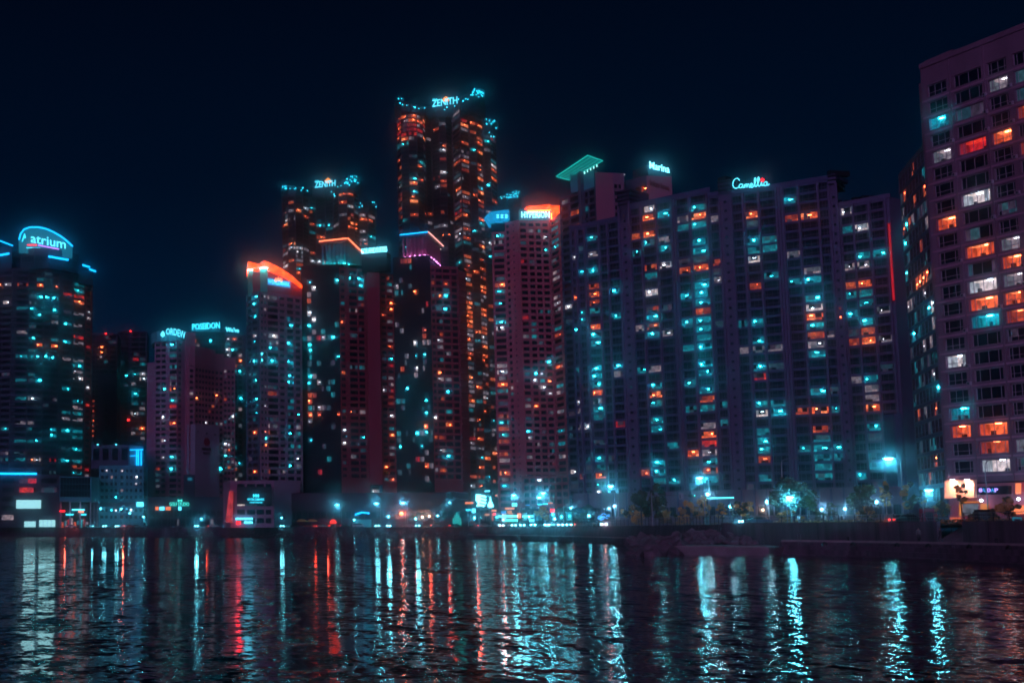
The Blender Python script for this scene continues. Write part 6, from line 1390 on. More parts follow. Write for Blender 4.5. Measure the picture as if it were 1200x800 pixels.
# gusts: calmer and rougher patches
gn = N.new('ShaderNodeTexNoise'); gn.inputs['Scale'].default_value = .03; Lk.new(geo.outputs['Position'], gn.inputs['Vector'])
gr = N.new('ShaderNodeMapRange'); gr.inputs[1].default_value = .35; gr.inputs[2].default_value = .65; gr.inputs[3].default_value = .7; gr.inputs[4].default_value = 1.25; Lk.new(gn.outputs['Fac'], gr.inputs[0])
sc_ = N.new('ShaderNodeVectorMath'); sc_.operation = 'SCALE'; Lk.new(acc.outputs[0], sc_.inputs[0]); Lk.new(gr.outputs[0], sc_.inputs['Scale'])
up = N.new('ShaderNodeVectorMath'); up.operation = 'ADD'; up.inputs[1].default_value = (0, 0, 1); Lk.new(sc_.outputs[0], up.inputs[0])
nm = N.new('ShaderNodeVectorMath'); nm.operation = 'NORMALIZE'; Lk.new(up.outputs[0], nm.inputs[0]); Lk.new(nm.outputs[0], bs.inputs['Normal'])
w.mats = [m]; o = w.build('water'); o['kind'] = 'structure'

# world
W_ = bpy.data.worlds.new('World'); SC.world = W_; W_.use_nodes = True; nt = W_.node_tree; N = nt.nodes; Lk = nt.links
bg = N['Background']; tc = N.new('ShaderNodeTexCoord'); sx = N.new('ShaderNodeSeparateXYZ'); Lk.new(tc.outputs['Generated'], sx.inputs[0])
rp = N.new('ShaderNodeValToRGB'); Lk.new(sx.outputs['Z'], rp.inputs[0]); e = rp.color_ramp.elements
e[0].position = 0; e[0].color = (.0010, .0185, .055, 1); e[1].position = .42; e[1].color = (.0002, .0014, .0060, 1)
x = e.new(.14); x.color = (.0004, .0110, .035, 1); x = e.new(.25); x.color = (.0002, .0055, .0190, 1)
Lk.new(rp.outputs[0], bg.inputs[0]); bg.inputs[1].default_value = 1.0

# glow of the city across the water, behind the camera: one soft lamp
sd = bpy.data.lights.new('city_glow', 'SUN'); sd.energy = SUN_E; sd.angle = math.radians(40); sd.color = (.80, .46, 1.0)
so = bpy.data.objects.new('city_glow', sd); COL.objects.link(so); so.rotation_euler = Vector((.48, 1.0, -.15)).to_track_quat('-Z', 'Y').to_euler()

# ============================================================== street lamps
def plight(name, loc, col, en, r, parent):
    ld = bpy.data.lights.new(name, 'POINT'); ld.energy = en; ld.color = col; ld.shadow_soft_size = r
    lo = bpy.data.objects.new(name, ld); COL.objects.link(lo); lo.location = loc; lo.parent = parent; lo.matrix_parent_inverse = Matrix.Translation(-parent_world(parent))
CY = (.12, .75, 1.0)
emit('lamp_lens', (.10, .72, .90), 22, False); emit('lamp_lens_warm', (1, .45, .3), 14, False)
def land_y(px, Y):
    """keep a lamp on the land side of the quay wall"""
    k = max(j for j in range(len(WALL) - 1) if WALL[j][0] <= px); (p0, y0), (p1, y1) = WALL[k], WALL[k + 1]
    return max(Y, lerp(y0, y1, (px - p0) / (p1 - p0)) + 5)
def arm_lamp(px, py, where, h=10.0, side=1, lit=True, en=LAMP_E, r=.42, Y=None, warm=False):
    """tall lamp with a curved arm; px,py is the lamp head in the photograph, its distance follows from its height"""
    z = GR + h; Y = land_y(px, Y or Yat(py, z)); z = Z(py, Y); h = z - GR; head = Vector((X(px, Y, z), Y, z)); base = head + Vector((side * 1.8, 0, 0)); base.z = GR
    t = thing('street_lamp', ('tall curved street lamp, ' + ('lit, ' if lit else 'unlit, ') + where), 'street lamp', base, 'curved-arm street lamps along the quay road')
    p = MB(); p.lathe(base, [(.22, 0), (.22, .35), (.12, .5)], 'metal', 8)
    top = base + Vector((0, 0, h - .9)); p.tube([base + Vector((0, 0, .4)), top], .11, 'metal', 8, taper=.07)
    p.build('pole', t)
    a = MB(); a.tube([top, top + Vector((-side * .1, 0, .5)), top + Vector((-side * .5, 0, .9)), head + Vector((side * .5, 0, .12)), head + Vector((0, 0, .1))], .055, 'metal', 6); a.build('arm', t)
    hd = MB(); hd.lathe(head, [(.1, .05), (.34, .08), (.3, .2), (.08, .28)], 'metal', 10, (1.5, 1)); q = hd.build('lamp_head', t)
    if lit:
        ln = MB(); r = r * (1.5 if Y > 520 else 1.2); ln.lathe(head, [(.05, -.22), (r * .75, -.16), (r, .0), (r * .8, .05)], 'lamp_lens_warm' if warm else 'lamp_lens', 12, (1.25, 1)); g = ln.build('lens', t)
        plight('lamp_light', head + Vector((0, 0, -.45)), (1, .35, .2) if warm else CY, en, .3, t)
    return t
words_l = ('first', 'second', 'third', 'fourth', 'fifth', 'sixth', 'seventh', 'eighth', 'ninth', 'tenth', 'eleventh', 'twelfth', 'thirteenth', 'fourteenth', 'fifteenth', 'sixteenth')
def globe_lamp(px, py, where, h=5.0, lit=True, en=None, r=.26, Y=None, warm=False):
    z = GR + h; Y = land_y(px, Y or Yat(py, z)); z = Z(py, Y); head = Vector((X(px, Y, z), Y, z)); base = Vector((head.x, head.y, GR))
    t = thing('post_lamp', 'short post lamp with a glowing globe, ' + where, 'street lamp', base, 'globe post lamps along the promenade')
    p = MB(); p.lathe(base, [(.15, 0), (.15, .3), (.06, .4)], 'dark_metal', 8); p.tube([base + Vector((0, 0, .4)), head - Vector((0, 0, r))], .05, 'dark_metal', 6); p.build('pole', t)
    g = MB(); n = 7; g.lathe(head, [(max(.02, r * math.sin(PI * k / n)), -r * math.cos(PI * k / n)) for k in range(n + 1)], 'lamp_lens_warm' if warm else 'lamp_lens', 10); g.build('globe', t)
    plight('lamp_light', head + Vector((0, -r - .15, 0)), (1, .35, .2) if warm else ((.42, .8, 1.0) if px > 700 else CY), en or LAMP_E * .3, .2, t)
for px, py, wh in ((252, 594.5, 'in front of the dark shop row'), (301, 594, 'directly below the dark WORLDMARK screen'), (354, 592.6, 'right of the screen building, before the first twin tower'), (395, 591, 'under the black face of the left twin tower'),
                   (441, 589.6, 'under the blank maroon pier'), (472, 588.8, 'above the big red traffic light'), (602, 580, 'before the foot of the HYPERION tower'), (636.5, 577.4, 'the higher of a pair before the HYPERION podium'), (632, 582.5, 'the lower of a pair before the HYPERION podium'),
                   (715.5, 569.3, 'at the left end of the pale podium'), (819.7, 559.6, 'over the golden trees right of the traffic signal'), (1041, 537, 'largest and brightest, before the red-edged slab')):
    arm_lamp(px, py, wh, side=1, r=.48 if px < 1000 else .5)
arm_lamp(925.5, 582, 'in front of the big dark umbrella tree', h=6.5, side=-.3, r=.40, Y=209)
arm_lamp(1088.5, 574, 'just left of the orange lit billboard', h=5.6, side=-.3, r=.42, en=LAMP_E * .8)
arm_lamp(933, 537.5, 'slender, rising past the umbrella tree', h=11, side=-1.4, lit=False)
arm_lamp(1168, 539.5, 'slender and dark before the near right building', h=9.5, side=-1, lit=False)
for px, py, wh in ((527, 588.5, 'left of the slanted canopy'), (669, 595, 'left of the pale podium'), (713.5, 595.5, 'above the blue neon sculpture'), (720, 592.8, 'just right of another, above the neon sculpture'), (773, 590.5, 'beside the traffic signal pole'), (829, 579, 'near the lit shopfronts behind the golden trees'), (856, 593, 'between golden bushes'),
                   (899, 588, 'left of the umbrella tree trunk'), (990, 596, 'beside the people on the promenade'), (1012, 586.5, 'under the dark tree, left one of two'), (1026.5, 587.5, 'under the dark tree, right one of two'), (963, 596.5, 'right of the umbrella tree'), (1193, 555, 'x'),
                   (366, 609, 'small and low, left of the tan parasols'), (142, 596, 'before the teal hotel'), (152, 601, 'low before the teal hotel, right one'), (118, 596, 'at the left corner of the teal hotel')):
    if wh == 'x': continue
    globe_lamp(px, py, wh, h=(3.8 if px > 840 else 6.0) if py < 600 else 3.0)
for k_, px in enumerate((12, 52, 98, 168, 236, 276, 330, 415, 455, 487, 513, 556, 590, 620, 650, 690)):
    globe_lamp(px, 604 + (k_ * 7) % 5 * 1.2, 'number ' + str(k_ + 1) + ' in the low far-quay row' if False else words_l[k_] + ' from left in the low far-quay row', h=3.2 + (k_ % 3) * .5, r=.3, Y=None if False else lerp(672, 600, min(1, px / 430)) if px < 430 else lerp(602, 395, (px - 430) / 240), en=LAMP_E * .22)
globe_lamp(894, 597, 'warm red, beside the golden bush', h=5, warm=True); globe_lamp(495, 605.5, 'small and warm, right of the red light', h=4.2, warm=True, r=.35); globe_lamp(503, 604.5, 'small and warm, farther right of the red light', h=4.4, warm=True, r=.35)

# ============================================================== signals, poles, signs
def traffic():
    Y = 285.0; base = gp(765, Y); base.z = GR
    t = thing('traffic_signal', 'traffic signal mast whose long arm carries a green light and a white sign', 'traffic signal', base)
    z = Z(580.5, Y); p = MB(); p.tube([base, Vector((base.x, Y, z + .6))], .13, 'metal', 8, taper=.09); p.build('pole', t)
    p = MB(); p.tube([Vector((base.x, Y, z)), Vector((X(815, Y, z), Y, z + .1))], .07, 'metal', 6); p.build('arm', t)
    p = MB(); x = X(808.5, Y, z); p.box((x - .3, Y - .25, z - .25), (x + 1.2, Y + .05, z + .25), 'dark_metal'); h = p.build('signal_head', t)
    p = MB(); p.lathe((x + .85, Y - .3, z), [(.02, -.17), (.17, 0), (.02, .17)], 'sign_mint', 8); p.build('signal_lens', h)
    p = MB(); x = X(796, Y, z); p.box((x - .1, Y - .2, z - .7), (x + .75, Y - .12, z + .55), 'frame_light'); s = p.build('sign_plate', t)
    p = MB(); p.box((x + .02, Y - .23, z - .5), (x + .18, Y - .2, z + .3), 'wall_dark'); p.build('sign_mark', s)
    Y = 540.0; c = P(470.5, 601.5, Y); base = Vector((c.x + 1.5, Y, GR)); t = thing('traffic_signal', 'traffic light glowing intense red before the podium', 'traffic signal', base)
    p = MB(); p.tube([base, Vector((base.x, Y, c.z + 1))], .12, 'metal', 6); p.build('pole', t); p = MB(); p.box((c.x - .5, Y, c.z - .5), (base.x, Y + .3, c.z + .5), 'dark_metal'); p.build('signal_head', t)
    p = MB(); p.lathe(c, [(.1, -.6), (.75, 0), (.1, .6)], 'red_lens', 10); p.build('signal_lens', t); plight('signal_light', c + Vector((0, -1.2, 0)), (1, .08, .02), 1500, .4, t)
emit('red_lens', (1.0, .16, .05), 16, False)
traffic()
def flagpole(px, y0, Y, wh):
    p = gp(px, Y); z = Z(y0, Y); b = MB(); b.lathe((p.x, p.y, GR), [(.2, 0), (.2, .3), (.1, .4)], 'metal', 8); b.tube([(p.x, p.y, GR + .3), (p.x, p.y, z)], .09, 'frame_light', 6, taper=.05); o = b.build('flagpole'); tag(o, 'thin bare pale pole ' + wh, 'pole', 'bare poles along the quay')
flagpole(650, 577, 420, 'left of the HYPERION podium lamps'); flagpole(661, 570, 420, 'right of the HYPERION podium lamps'); flagpole(827, 588, 262, 'beside the stepped wall'); flagpole(902, 572, 215, 'left of the umbrella tree'); flagpole(508, 596, 540, 'near the warm lamps'); flagpole(200, 596, 640, 'before the GOLF STUDIO sign')

def neon_sculpture():
    Y = 352.0; base = gp(707, Y); base.z = GR; t = thing('neon_sculpture', 'blue neon tangle glowing on a dark panel by the quay fence', 'light sculpture', base)
    x0, x1 = X(697.5, Y), X(717.5, Y); z0, z1 = Z(610, Y), Z(600.6, Y); p = MB(); p.box((x0, Y, z0), (x1, Y + .2, z1), 'frame_dark'); p.build('panel', t)
    R = random.Random(2)
    for k in range(9):
        cx, cz = R.uniform(x0 + .7, x1 - .7), R.uniform(z0 + .5, z1 - .6); r = R.uniform(.25, .7); n = MB(); n.tube([(cx + math.cos(a) * r * (1 + .3 * math.sin(2 * a)), Y - .12, max(z0 + .1, min(z1 - .1, cz + math.sin(a) * r * .8))) for a in [i * .5 for i in range(R.randint(8, 13))]], .055, 'neon_blue', 5); n.build('neon_tube', t)
    for x in (x0 + .2, x1 - .2): p = MB(); p.box((x - .08, Y, GR), (x + .08, Y + .16, z0), 'dark_metal'); p.build('leg', t)
emit('neon_blue', (.04, .42, 1.0), 2.6, True)
neon_sculpture()

# ============================================================== central shop cluster
def shops():
    T = Tower('shop_row', 'low row of brightly lit cyan shops at the foot of the supertall tower', 'shops', (*C(600, 619, 520), GR), 'wall_dark', 4.0)
    a, b = C(549, 600, 560), C(672, 600, 488); zt = Z(597, 540)
    T.facade(a, b, GR, zt, [(.01 + k * .066, .01 + k * .066 + .055, .3, 3.2, 3, 1, .6, 'cCwdoCc') for k in range(15)], topgap=.5, rec=.4)
    shut(T, box_of(a, b, 14), GR, zt); T.finish(60)
    A = Vector((*a, 0)); B = Vector((*b, 0)); d = (B - A).normalized(); n = Vector((d.y, -d.x, 0))
    def on(px, py, off=.6):
        s = (px - PX) / F; v = (PY - py) / F; dr = Vector((s, cT - v * sT, sT + v * cT)); o = A + n * off - Vector((0, 0, EYE)); return dr * (o.dot(n) / dr.dot(n)) + Vector((0, 0, EYE))
    def pnl(x0, y0, x1, y1, mm, nm='shop_sign', off=.6):
        q = [on(x0, y1, off), on(x1, y1, off), on(x1, y0, off), on(x0, y0, off)]; q[1].z = q[0].z; q[2].z = q[3].z; s = MB(); s.poly(q + [p - n * .3 for p in q], [(0,1,2,3),(7,6,5,4),(3,2,6,7),(0,4,5,1),(0,3,7,4),(1,5,6,2)], mm); s.build(nm, T.t)
    for x0, y0, x1, y1, mm in ((583.5, 603.7, 606, 606, 'sign_white'), (612, 603.8, 624, 605.6, 'sign_white'), (590.5, 607.8, 606, 610.8, 'sign_mint'), (620, 608.3, 625, 610.8, 'sign_white'), (592, 594.6, 602, 596.6, 'neon_warm2'), (545, 588, 554, 590.4, 'neon_warm2'), (546, 596.5, 551, 598.2, 'sign_cyan'), (553, 595.5, 556.5, 600.5, 'sign_white'), (568, 574.5, 573.5, 576, 'sign_white'), (600, 589.5, 605, 593, 'sign_white'), (587, 598.5, 592, 601.5, 'sign_blue'), (594.5, 598, 599, 601.8, 'gold_light'), (606.5, 601.5, 609.5, 606.5, 'neon_warm'), (630, 590, 634, 591.2, 'sign_cyan'), (636, 589.6, 641, 591, 'sign_cyan'), (642, 588.4, 647, 590, 'neon_warm2'), (616, 591, 620, 592, 'sign_blue'), (575, 597, 581, 599, 'neon_warm2'), (578, 601, 580, 603, 'neon_red'), (568, 601.5, 573, 604, 'gold_light'), (645, 596, 649, 600, 'neon_red')):
        pnl(x0, y0, x1, y1, mm)
    # tall curled white sign and the spire light
    t = thing('landmark_sign', 'tall white curled sign blazing cyan before the supertall tower', 'sign', gp(562, 545)); Y = 545
    s = MB(); s.tube([P(561, 593, Y), P(560.3, 586, Y), P(560.8, 579, Y)], 1.0, 'sign_bright', 8); s.build('sign_stem', t)
    for k in range(4):
        y = 580.5 + k * 3.6; s = MB(); s.tube([P(561.5, y, Y - 1), P(566.5, y + .4 + k * .1, Y - 1), P(569.5 - (k == 3) * 2, y + 1.8, Y - 1)], .45, 'sign_bright', 6); s.build('sign_fin', t)
    s = MB(); q = gp(562, Y); s.tube([(q.x, Y, GR), (q.x, Y, Z(592, Y))], .4, 'dark_metal'); s.build('pole', t)
    t = thing('light_spire', 'slender glowing cyan spire beside the curled white sign', 'light spire', gp(575.5, 540)); q = gp(575.5, 540)
    s = MB(); s.tube([(q.x, 540, GR), (q.x, 540, Z(594.5, 540))], .35, 'dark_metal'); s.build('pole', t)
    s = MB(); s.lathe((q.x, 540, Z(594.5, 540)), [(.5, 0), (1.2, .5), (.9, 1.5), (.35, 2.6), (.15, 4.2)], 'sign_bright', 8); s.build('lantern', t)
    # red domed stall
    t = thing('domed_stall', 'small round stall with a glowing red dome before the left twin tower', 'stall', gp(390.5, 596)); q = gp(390.5, 596)
    s = MB(); s.lathe((q.x, 596, GR), [(1.1, 0), (1.1, 1.6)], 'dark_metal', 10); s.build('counter', t); s = MB(); s.lathe((q.x, 596, GR + 1.6), [(1.3, 0), (1.5, .5), (1.2, 1.3), (.5, 1.8), (.05, 1.9)], 'red_dome', 12); s.build('dome', t)
emit('red_dome', (1.0, .03, .015), 1.6, True)
shops()

# ============================================================== cars
mat('car_glass', (.01, .015, .02), .08)
emit('headlight', (.2, .85, 1.0), 30, False); emit('taillight', (1.0, .02, .015), 9, False); emit('headlight_warm', (1, .6, .5), 26, False)
def car(px, Y, head, col, label, lights='', glow=0, glowcol=(1, .1, .05), van=False):
    q = gp(px, Y); q.z = GR + .004
    mn = 'paint_' + col[0]; mat(mn, col[1], .3, .2, spec=.7)
    t = thing('parked_van' if van else 'car', label, 'van' if van else 'car', q, None if van else 'cars on the quay road'); R = Matrix.Translation(q) @ Matrix.Rotation(head, 4, 'Z')
    L = 2.3 if not van else 2.5
    if van: prof = [(-L, .35), (-L, 1.0), (-L + .08, 1.95), (L - 1.1, 2.0), (L - .45, 1.15), (L, 1.0), (L, .35)]
    else: prof = [(-L, .35), (-L, .85), (-L + .5, .95), (-L + 1.05, 1.42), (.35, 1.46), (1.15, .98), (L - .1, .85), (L, .6), (L, .35)]
    b = MB(); n = len(prof); wd = [.86 if z > .9 * (1 if not van else 3) and not van else .9 for _, z in prof]; wd = [.9 if z < 1.0 else (.68 if not van else .86) for _, z in prof]
    vs = [R @ Vector((x, -w_, z)) for (x, z), w_ in zip(prof, wd)] + [R @ Vector((x, w_, z)) for (x, z), w_ in zip(prof, wd)]
    b.poly(vs, [tuple(range(n)), tuple(range(2 * n - 1, n - 1, -1))] + [(i, n + i, n + (i + 1) % n, (i + 1) % n) for i in range(n)], mn); b.build('body', t)
    g = MB()
    if van: g.poly([R @ Vector(p) for p in ((L - 1.03, -.82, 1.88), (L - 1.03, .82, 1.88), (L - .50, .84, 1.24), (L - .50, -.84, 1.24))], [(0, 1, 2, 3)], 'car_glass'); 
    else:
        g.poly([R @ Vector(p) for p in ((.40, -.64, 1.44), (.40, .64, 1.44), (1.12, .80, 1.02), (1.12, -.80, 1.02))], [(0, 1, 2, 3)], 'car_glass')
        g.poly([R @ Vector(p) for p in ((-1.30, -.64, 1.42), (-1.30, .64, 1.42), (-1.78, .80, .99), (-1.78, -.80, .99))], [(0, 1, 2, 3)], 'car_glass')
    for s in (-1, 1):
        xs = (-1.15, .3) if not van else (-2.1, 1.2); zt_, zb_ = (1.36, 1.02) if not van else (1.8, 1.2); o1, o2 = (.72, .88) if not van else (.88, .9)
        g.poly([R @ Vector(p) for p in ((xs[0], s * o1, zt_), (xs[1], s * o1, zt_), (xs[1] + .5, s * (o2 + .02), zb_), (xs[0] - .4, s * (o2 + .02), zb_))], [(0, 1, 2, 3)], 'car_glass')
    g.build('window', t)
    for x in (-1.35, 1.4):
        for s in (-1, 1):
            w_ = MB(); ring = [(math.cos(a) * .33, math.sin(a) * .33) for a in [k * PI / 6 for k in range(12)]]
            vs = [R @ Vector((x + c, s * .72, .33 + z)) for c, z in ring] + [R @ Vector((x + c, s * .92, .33 + z)) for c, z in ring]
            w_.poly(vs, [tuple(range(12)), tuple(range(23, 11, -1))] + [(i, (i + 1) % 12, 12 + (i + 1) % 12, 12 + i) for i in range(12)], 'tyre'); w_.build('wheel', t)
    for s in (-1, 1):
        h = MB(); h.box((L - .02, s * .62 - .22, .58), (L + .05, s * .62 + .22, .82), 'headlight' if 'h' in lights else 'frame_light', R); h.build('headlight', t)
        h = MB(); h.box((-L - .05, s * .66 - .2, .68), (-L + .02, s * .66 + .2, .90), 'taillight' if 't' in lights else 'wall_maroon', R); h.build('taillight', t)
    if glow:
        x = L + .7 if 'h' in lights else -L - .7; plight('car_light', R @ Vector((x, 0, .7)), glowcol, glow * .55, .2, t)
# heading: 0 = nose to the right, pi/2 = nose away
WH = ('white', (.6, .6, .62)); BK = ('black', (.02, .02, .025)); RD = ('red', (.35, .03, .03)); BL = ('blue', (.05, .09, .2)); GY = ('grey', (.18, .18, .2))
car(628.5, 425, -2.2, BK, 'black car facing the water with blazing cyan headlights, left of two', 'h', 260, CY); car(644, 414, -2.1, WH, 'white car with the brightest headlights before the HYPERION podium', 'h', 400, CY)
car(703, 356, -1.4, GY, 'grey car with white headlights beside the blue neon sculpture', 'h', 300, (1, .35, .35)); car(886, 222, 3.14, BL, 'dark blue car passing behind the fence, left of the umbrella tree', 'h', 60, CY)
car(1066, 190, 0, BK, 'black car on the promenade road left of the billboard', 't', 40); car(392, 604, .2, RD, 'red car beside the red domed stall', 't', 100); car(152, 648, 0, RD, 'red car with glowing tail lights before the teal hotel', 't', 500)
car(160, 650, .1, GY, 'grey car just right of the red one before the teal hotel', 't', 200); car(230, 632, -1.5, BK, 'black car with cyan headlights before the shop row', 'h', 500, CY); car(250, 634, .1, WH, 'white car parked right of the shop row lamp', 't', 60)
car(84, 652, 0, WH, 'white car with red tail lights under the glass box', 't', 350); car(95, 654, 0, RD, 'red car right of a white one under the glass box', 't', 350); car(316, 622, 0, GY, 'grey car right of the WORLDMARK screen', 't', 120); car(455, 590, -1.6, WH, 'white car with cyan lights left of the red traffic light', 'h', 300, CY)
car(586.5, 480, -1.6, RD, 'red car with one warm glow before the shop row', 'h', 200, (1, .2, .15)); car(420, 600, 0, WH, 'white van parked under the cyan canopy', '', 0, van=True); car(568, 520, 0, GY, 'grey car before the curled white sign', 't', 120); car(345, 615, 0, BK, 'black car left of the tan parasols', '', 0)

# the traffic along the far quay
RT = random.Random(21); busy = [60, 72, 105, 121, 134, 176, 190, 205, 262, 277, 290, 332, 362, 377, 405, 430, 443, 478, 490, 512, 534, 600, 612, 655, 668, 684]
cols_ = [WH, BK, GY, BL, RD]; words = ('first', 'second', 'third', 'fourth', 'fifth', 'sixth', 'seventh', 'eighth', 'ninth', 'tenth', 'eleventh', 'twelfth', 'thirteenth', 'fourteenth', 'fifteenth', 'sixteenth', 'seventeenth', 'eighteenth', 'nineteenth', 'twentieth', 'twenty-first', 'twenty-second', 'twenty-third', 'twenty-fourth', 'twenty-fifth', 'twenty-sixth')
for i, px in enumerate(busy):
    k = max(j for j in range(len(WALL) - 1) if WALL[j][0] <= px); (p0_, y0_), (p1_, y1_) = WALL[k], WALL[k + 1]; Yw = lerp(y0_, y1_, (px - p0_) / (p1_ - p0_)); c_ = cols_[RT.randrange(5)]; ht = RT.choice(('h', 't'))
    car(px, Yw + RT.uniform(9, 15), RT.choice((0, PI)) + RT.uniform(-.2, .2) if ht == 't' else -1.5 + RT.uniform(-.5, .5), c_, 'small ' + c_[0] + ' car in the far quay traffic, ' + words[i] + ' from the left', ht, 50 if ht == 't' else 130, CY if ht == 'h' else (1, .06, .03))

# ============================================================== trees and bushes
def leaves(center, rx, ry, rz, n, mats_, seed, shape='dome', size=.35, fill=.5):
    R = random.Random(seed); b = MB(); clumps = []
    for _ in range(max(16, n // 100)):
        a = R.uniform(0, 2 * PI); r = R.random() ** .5; z = R.uniform(-.2, 1) if shape == 'dome' else R.uniform(-1, 1)
        k = math.sqrt(max(0, 1 - z * z)); clumps.append((Vector((math.cos(a) * r * k * rx, math.sin(a) * r * k * ry, z * rz)), R.uniform(.12, .30), R.choice(mats_)))
    for _ in range(n):
        c, cr, mm = R.choice(clumps); v = Vector((R.gauss(0, 1), R.gauss(0, 1), R.gauss(0, 1))).normalized() * R.random() ** .4
        p = Vector(center) + c + Vector((v.x * rx * cr * 1.3, v.y * ry * cr * 1.3, v.z * max(rz, rx * .4) * cr))
        u = Vector((R.gauss(0, 1), R.gauss(0, 1), R.gauss(0, .6))).normalized(); w_ = u.cross(Vector((R.gauss(0, 1), R.gauss(0, 1), R.gauss(0, 1))).normalized()); s = size * R.uniform(.6, 1.3)
        b.face([p - u * s, p + w_ * s * .6, p + u * s, p - w_ * s * .6], mm)
    return b
def tree(name, px, Y, y_top, y_bot, halfw, label, mats_, n=900, trunk=.14, shape='dome', size=.35, seed=0, group='trees along the promenade', z0=GR, lean=0):
    q = gp(px, Y); base = Vector((q.x, q.y, z0)); zt, zb = Z(y_top, Y), max(z0 + .1, Z(y_bot, Y)); hw = halfw * Y / F
    t = thing(name, label, 'bush' if 'bush' in name else 'tree', base, group)
    rz = (zt - zb) if shape == 'dome' else (zt - zb) / 2; c = Vector((base.x, base.y, zb + (0 if shape == 'dome' else rz)))
    tk = MB(); R = random.Random(seed + 50); mid = Vector((base.x + lean, base.y, zb + rz * .1)); tk.tube([base, base.lerp(mid, .5) + Vector((R.uniform(-.1, .1), 0, 0)), mid], trunk, 'bark', 7, taper=trunk * .6)
    for k in range(6):
        a = R.uniform(0, 2 * PI); e_ = mid + Vector((math.cos(a) * hw * .65, math.sin(a) * hw * .5, rz * R.uniform(.2, .6))); tk.tube([mid, mid.lerp(e_, .5) + Vector((0, 0, .15)), e_], trunk * .5, 'bark', 5, taper=.03)
    tk.build('trunk', t); leaves(c, hw, hw * .8, rz, n, mats_, seed, shape, size).build('crown', t)
DK = ['leaf_dark', 'leaf_dark', 'leaf_dark2', 'leaf_green']; GD = ['leaf_gold_lit', 'leaf_gold_lit', 'leaf_gold_lit2', 'leaf_green']; MX = ['leaf_gold_lit2', 'leaf_dark2', 'leaf_gold_lit2', 'leaf_green']
tree('umbrella_pine', 928, 216, 564, 588, 24, 'big dark umbrella-shaped pine over the promenade', DK, 4200, .22, size=.34, seed=1)
tree('umbrella_pine', 1014, 214, 570, 590, 16, 'dark spreading pine in front of the red-edged slab', DK, 2600, .18, size=.3, seed=2); tree('umbrella_pine', 752, 300, 576, 592, 11, 'dark pine left of the traffic signal pole', DK, 1600, .18, size=.4, seed=3); tree('umbrella_pine', 772, 302, 570, 590, 10, 'dark pine right behind the traffic signal pole', DK, 1500, .18, size=.4, seed=4)
tree('tree', 1068, 205, 566, 594, 10, 'broad olive tree left of the billboard', MX, 1700, .13, shape='round', size=.28, seed=5); tree('tree', 1040, 208, 566, 592, 6, 'narrow olive tree behind the brightest lamp', MX, 900, .12, shape='round', size=.26, seed=6)
tree('tree', 1182, 196, 584, 603, 17, 'low spreading tree before the shopfronts at the far right', MX, 1500, .14, size=.28, seed=7)
tree('bush', 876, 232, 588, 606, 13, 'golden round bush left of the red warm lamp', GD, 1400, .1, shape='round', size=.24, seed=8, group='bushes along the promenade'); tree('bush', 846, 244, 590, 607, 8, 'small golden bush near the step in the wall', GD, 700, .1, shape='round', size=.22, seed=9, group='bushes along the promenade')
tree('tree', 740, 322, 591, 610, 14, 'golden low tree left of the dark pines', GD, 1300, .12, size=.32, seed=10); tree('tree', 782, 300, 594, 609, 13, 'brownish low tree right of the traffic signal pole', MX, 1100, .12, size=.3, seed=11); tree('tree', 806, 286, 589, 607, 12, 'golden tree below the green traffic light', GD, 1300, .12, size=.3, seed=12); tree('tree', 825, 278, 586, 606, 11, 'golden tree below the street lamp left of the wall step', GD, 1200, .12, size=.3, seed=13)
tree('bush', 1018, 200, 592, 607, 11, 'rounded golden bush under the two globe lamps', MX, 1000, .1, size=.24, seed=14, group='bushes along the promenade'); tree('bush', 1104, 194, 588, 606, 11, 'leafy bush right of the brightest right lamp', MX, 1000, .1, size=.22, seed=15, group='bushes along the promenade')
tree('bush', 925, 226, 598, 609, 16, 'low clipped bush under the umbrella pine', MX, 900, .1, size=.24, seed=16, group='bushes along the promenade'); tree('bush', 960, 222, 597, 609, 10, 'dark bush right of the umbrella pine', DK, 600, .1, size=.24, seed=17, group='bushes along the promenade'); tree('bush', 1150, 187, 598, 609, 18, 'long low hedge-like bush before the shop door', MX, 1100, .1, size=.2, seed=18, group='bushes along the promenade')
tree('palm_like_tree', 637, 452, 595, 606, 9, 'yellow lit tree before the HYPERION podium', ['leaf_lit', 'leaf_gold_lit'], 900, .12, size=.4, seed=19)

for i, (px, w_) in enumerate(((186, 5), (196, 6), (206, 5), (217, 6), (226, 5))): tree('tree', px, 655, 603 + i % 2, 613, w_, ('leafless brown tree before the GOLF STUDIO shops, ' + ('first', 'second', 'third', 'fourth', 'fifth')[i] + ' from the left'), MX, 350, .12, size=.5, seed=30 + i)
for i, (px, w_, lb) in enumerate(((683, 10, 'dark tree at the left end of the pale podium'), (760, 8, 'slim dark tree directly behind the signal mast'), (690, 7, 'small dark tree right beside the podium end'), (975, 8, 'small dark tree between the umbrella pine and the people'), (865, 9, 'dark tree behind the golden bush'), (1128, 7, 'thin tree in front of the billboard'))):
    Y = (470, 310, 455, 235, 262, 193)[i]; tree('tree', px, Y, (594, 588, 592, 590, 588, 566)[i], (608, 604, 606, 604, 604, 590)[i], w_, lb, DK if i < 5 else MX, 800 if i < 5 else 420, .12, shape='round', size=.4 if i < 3 else .22, seed=60 + i)
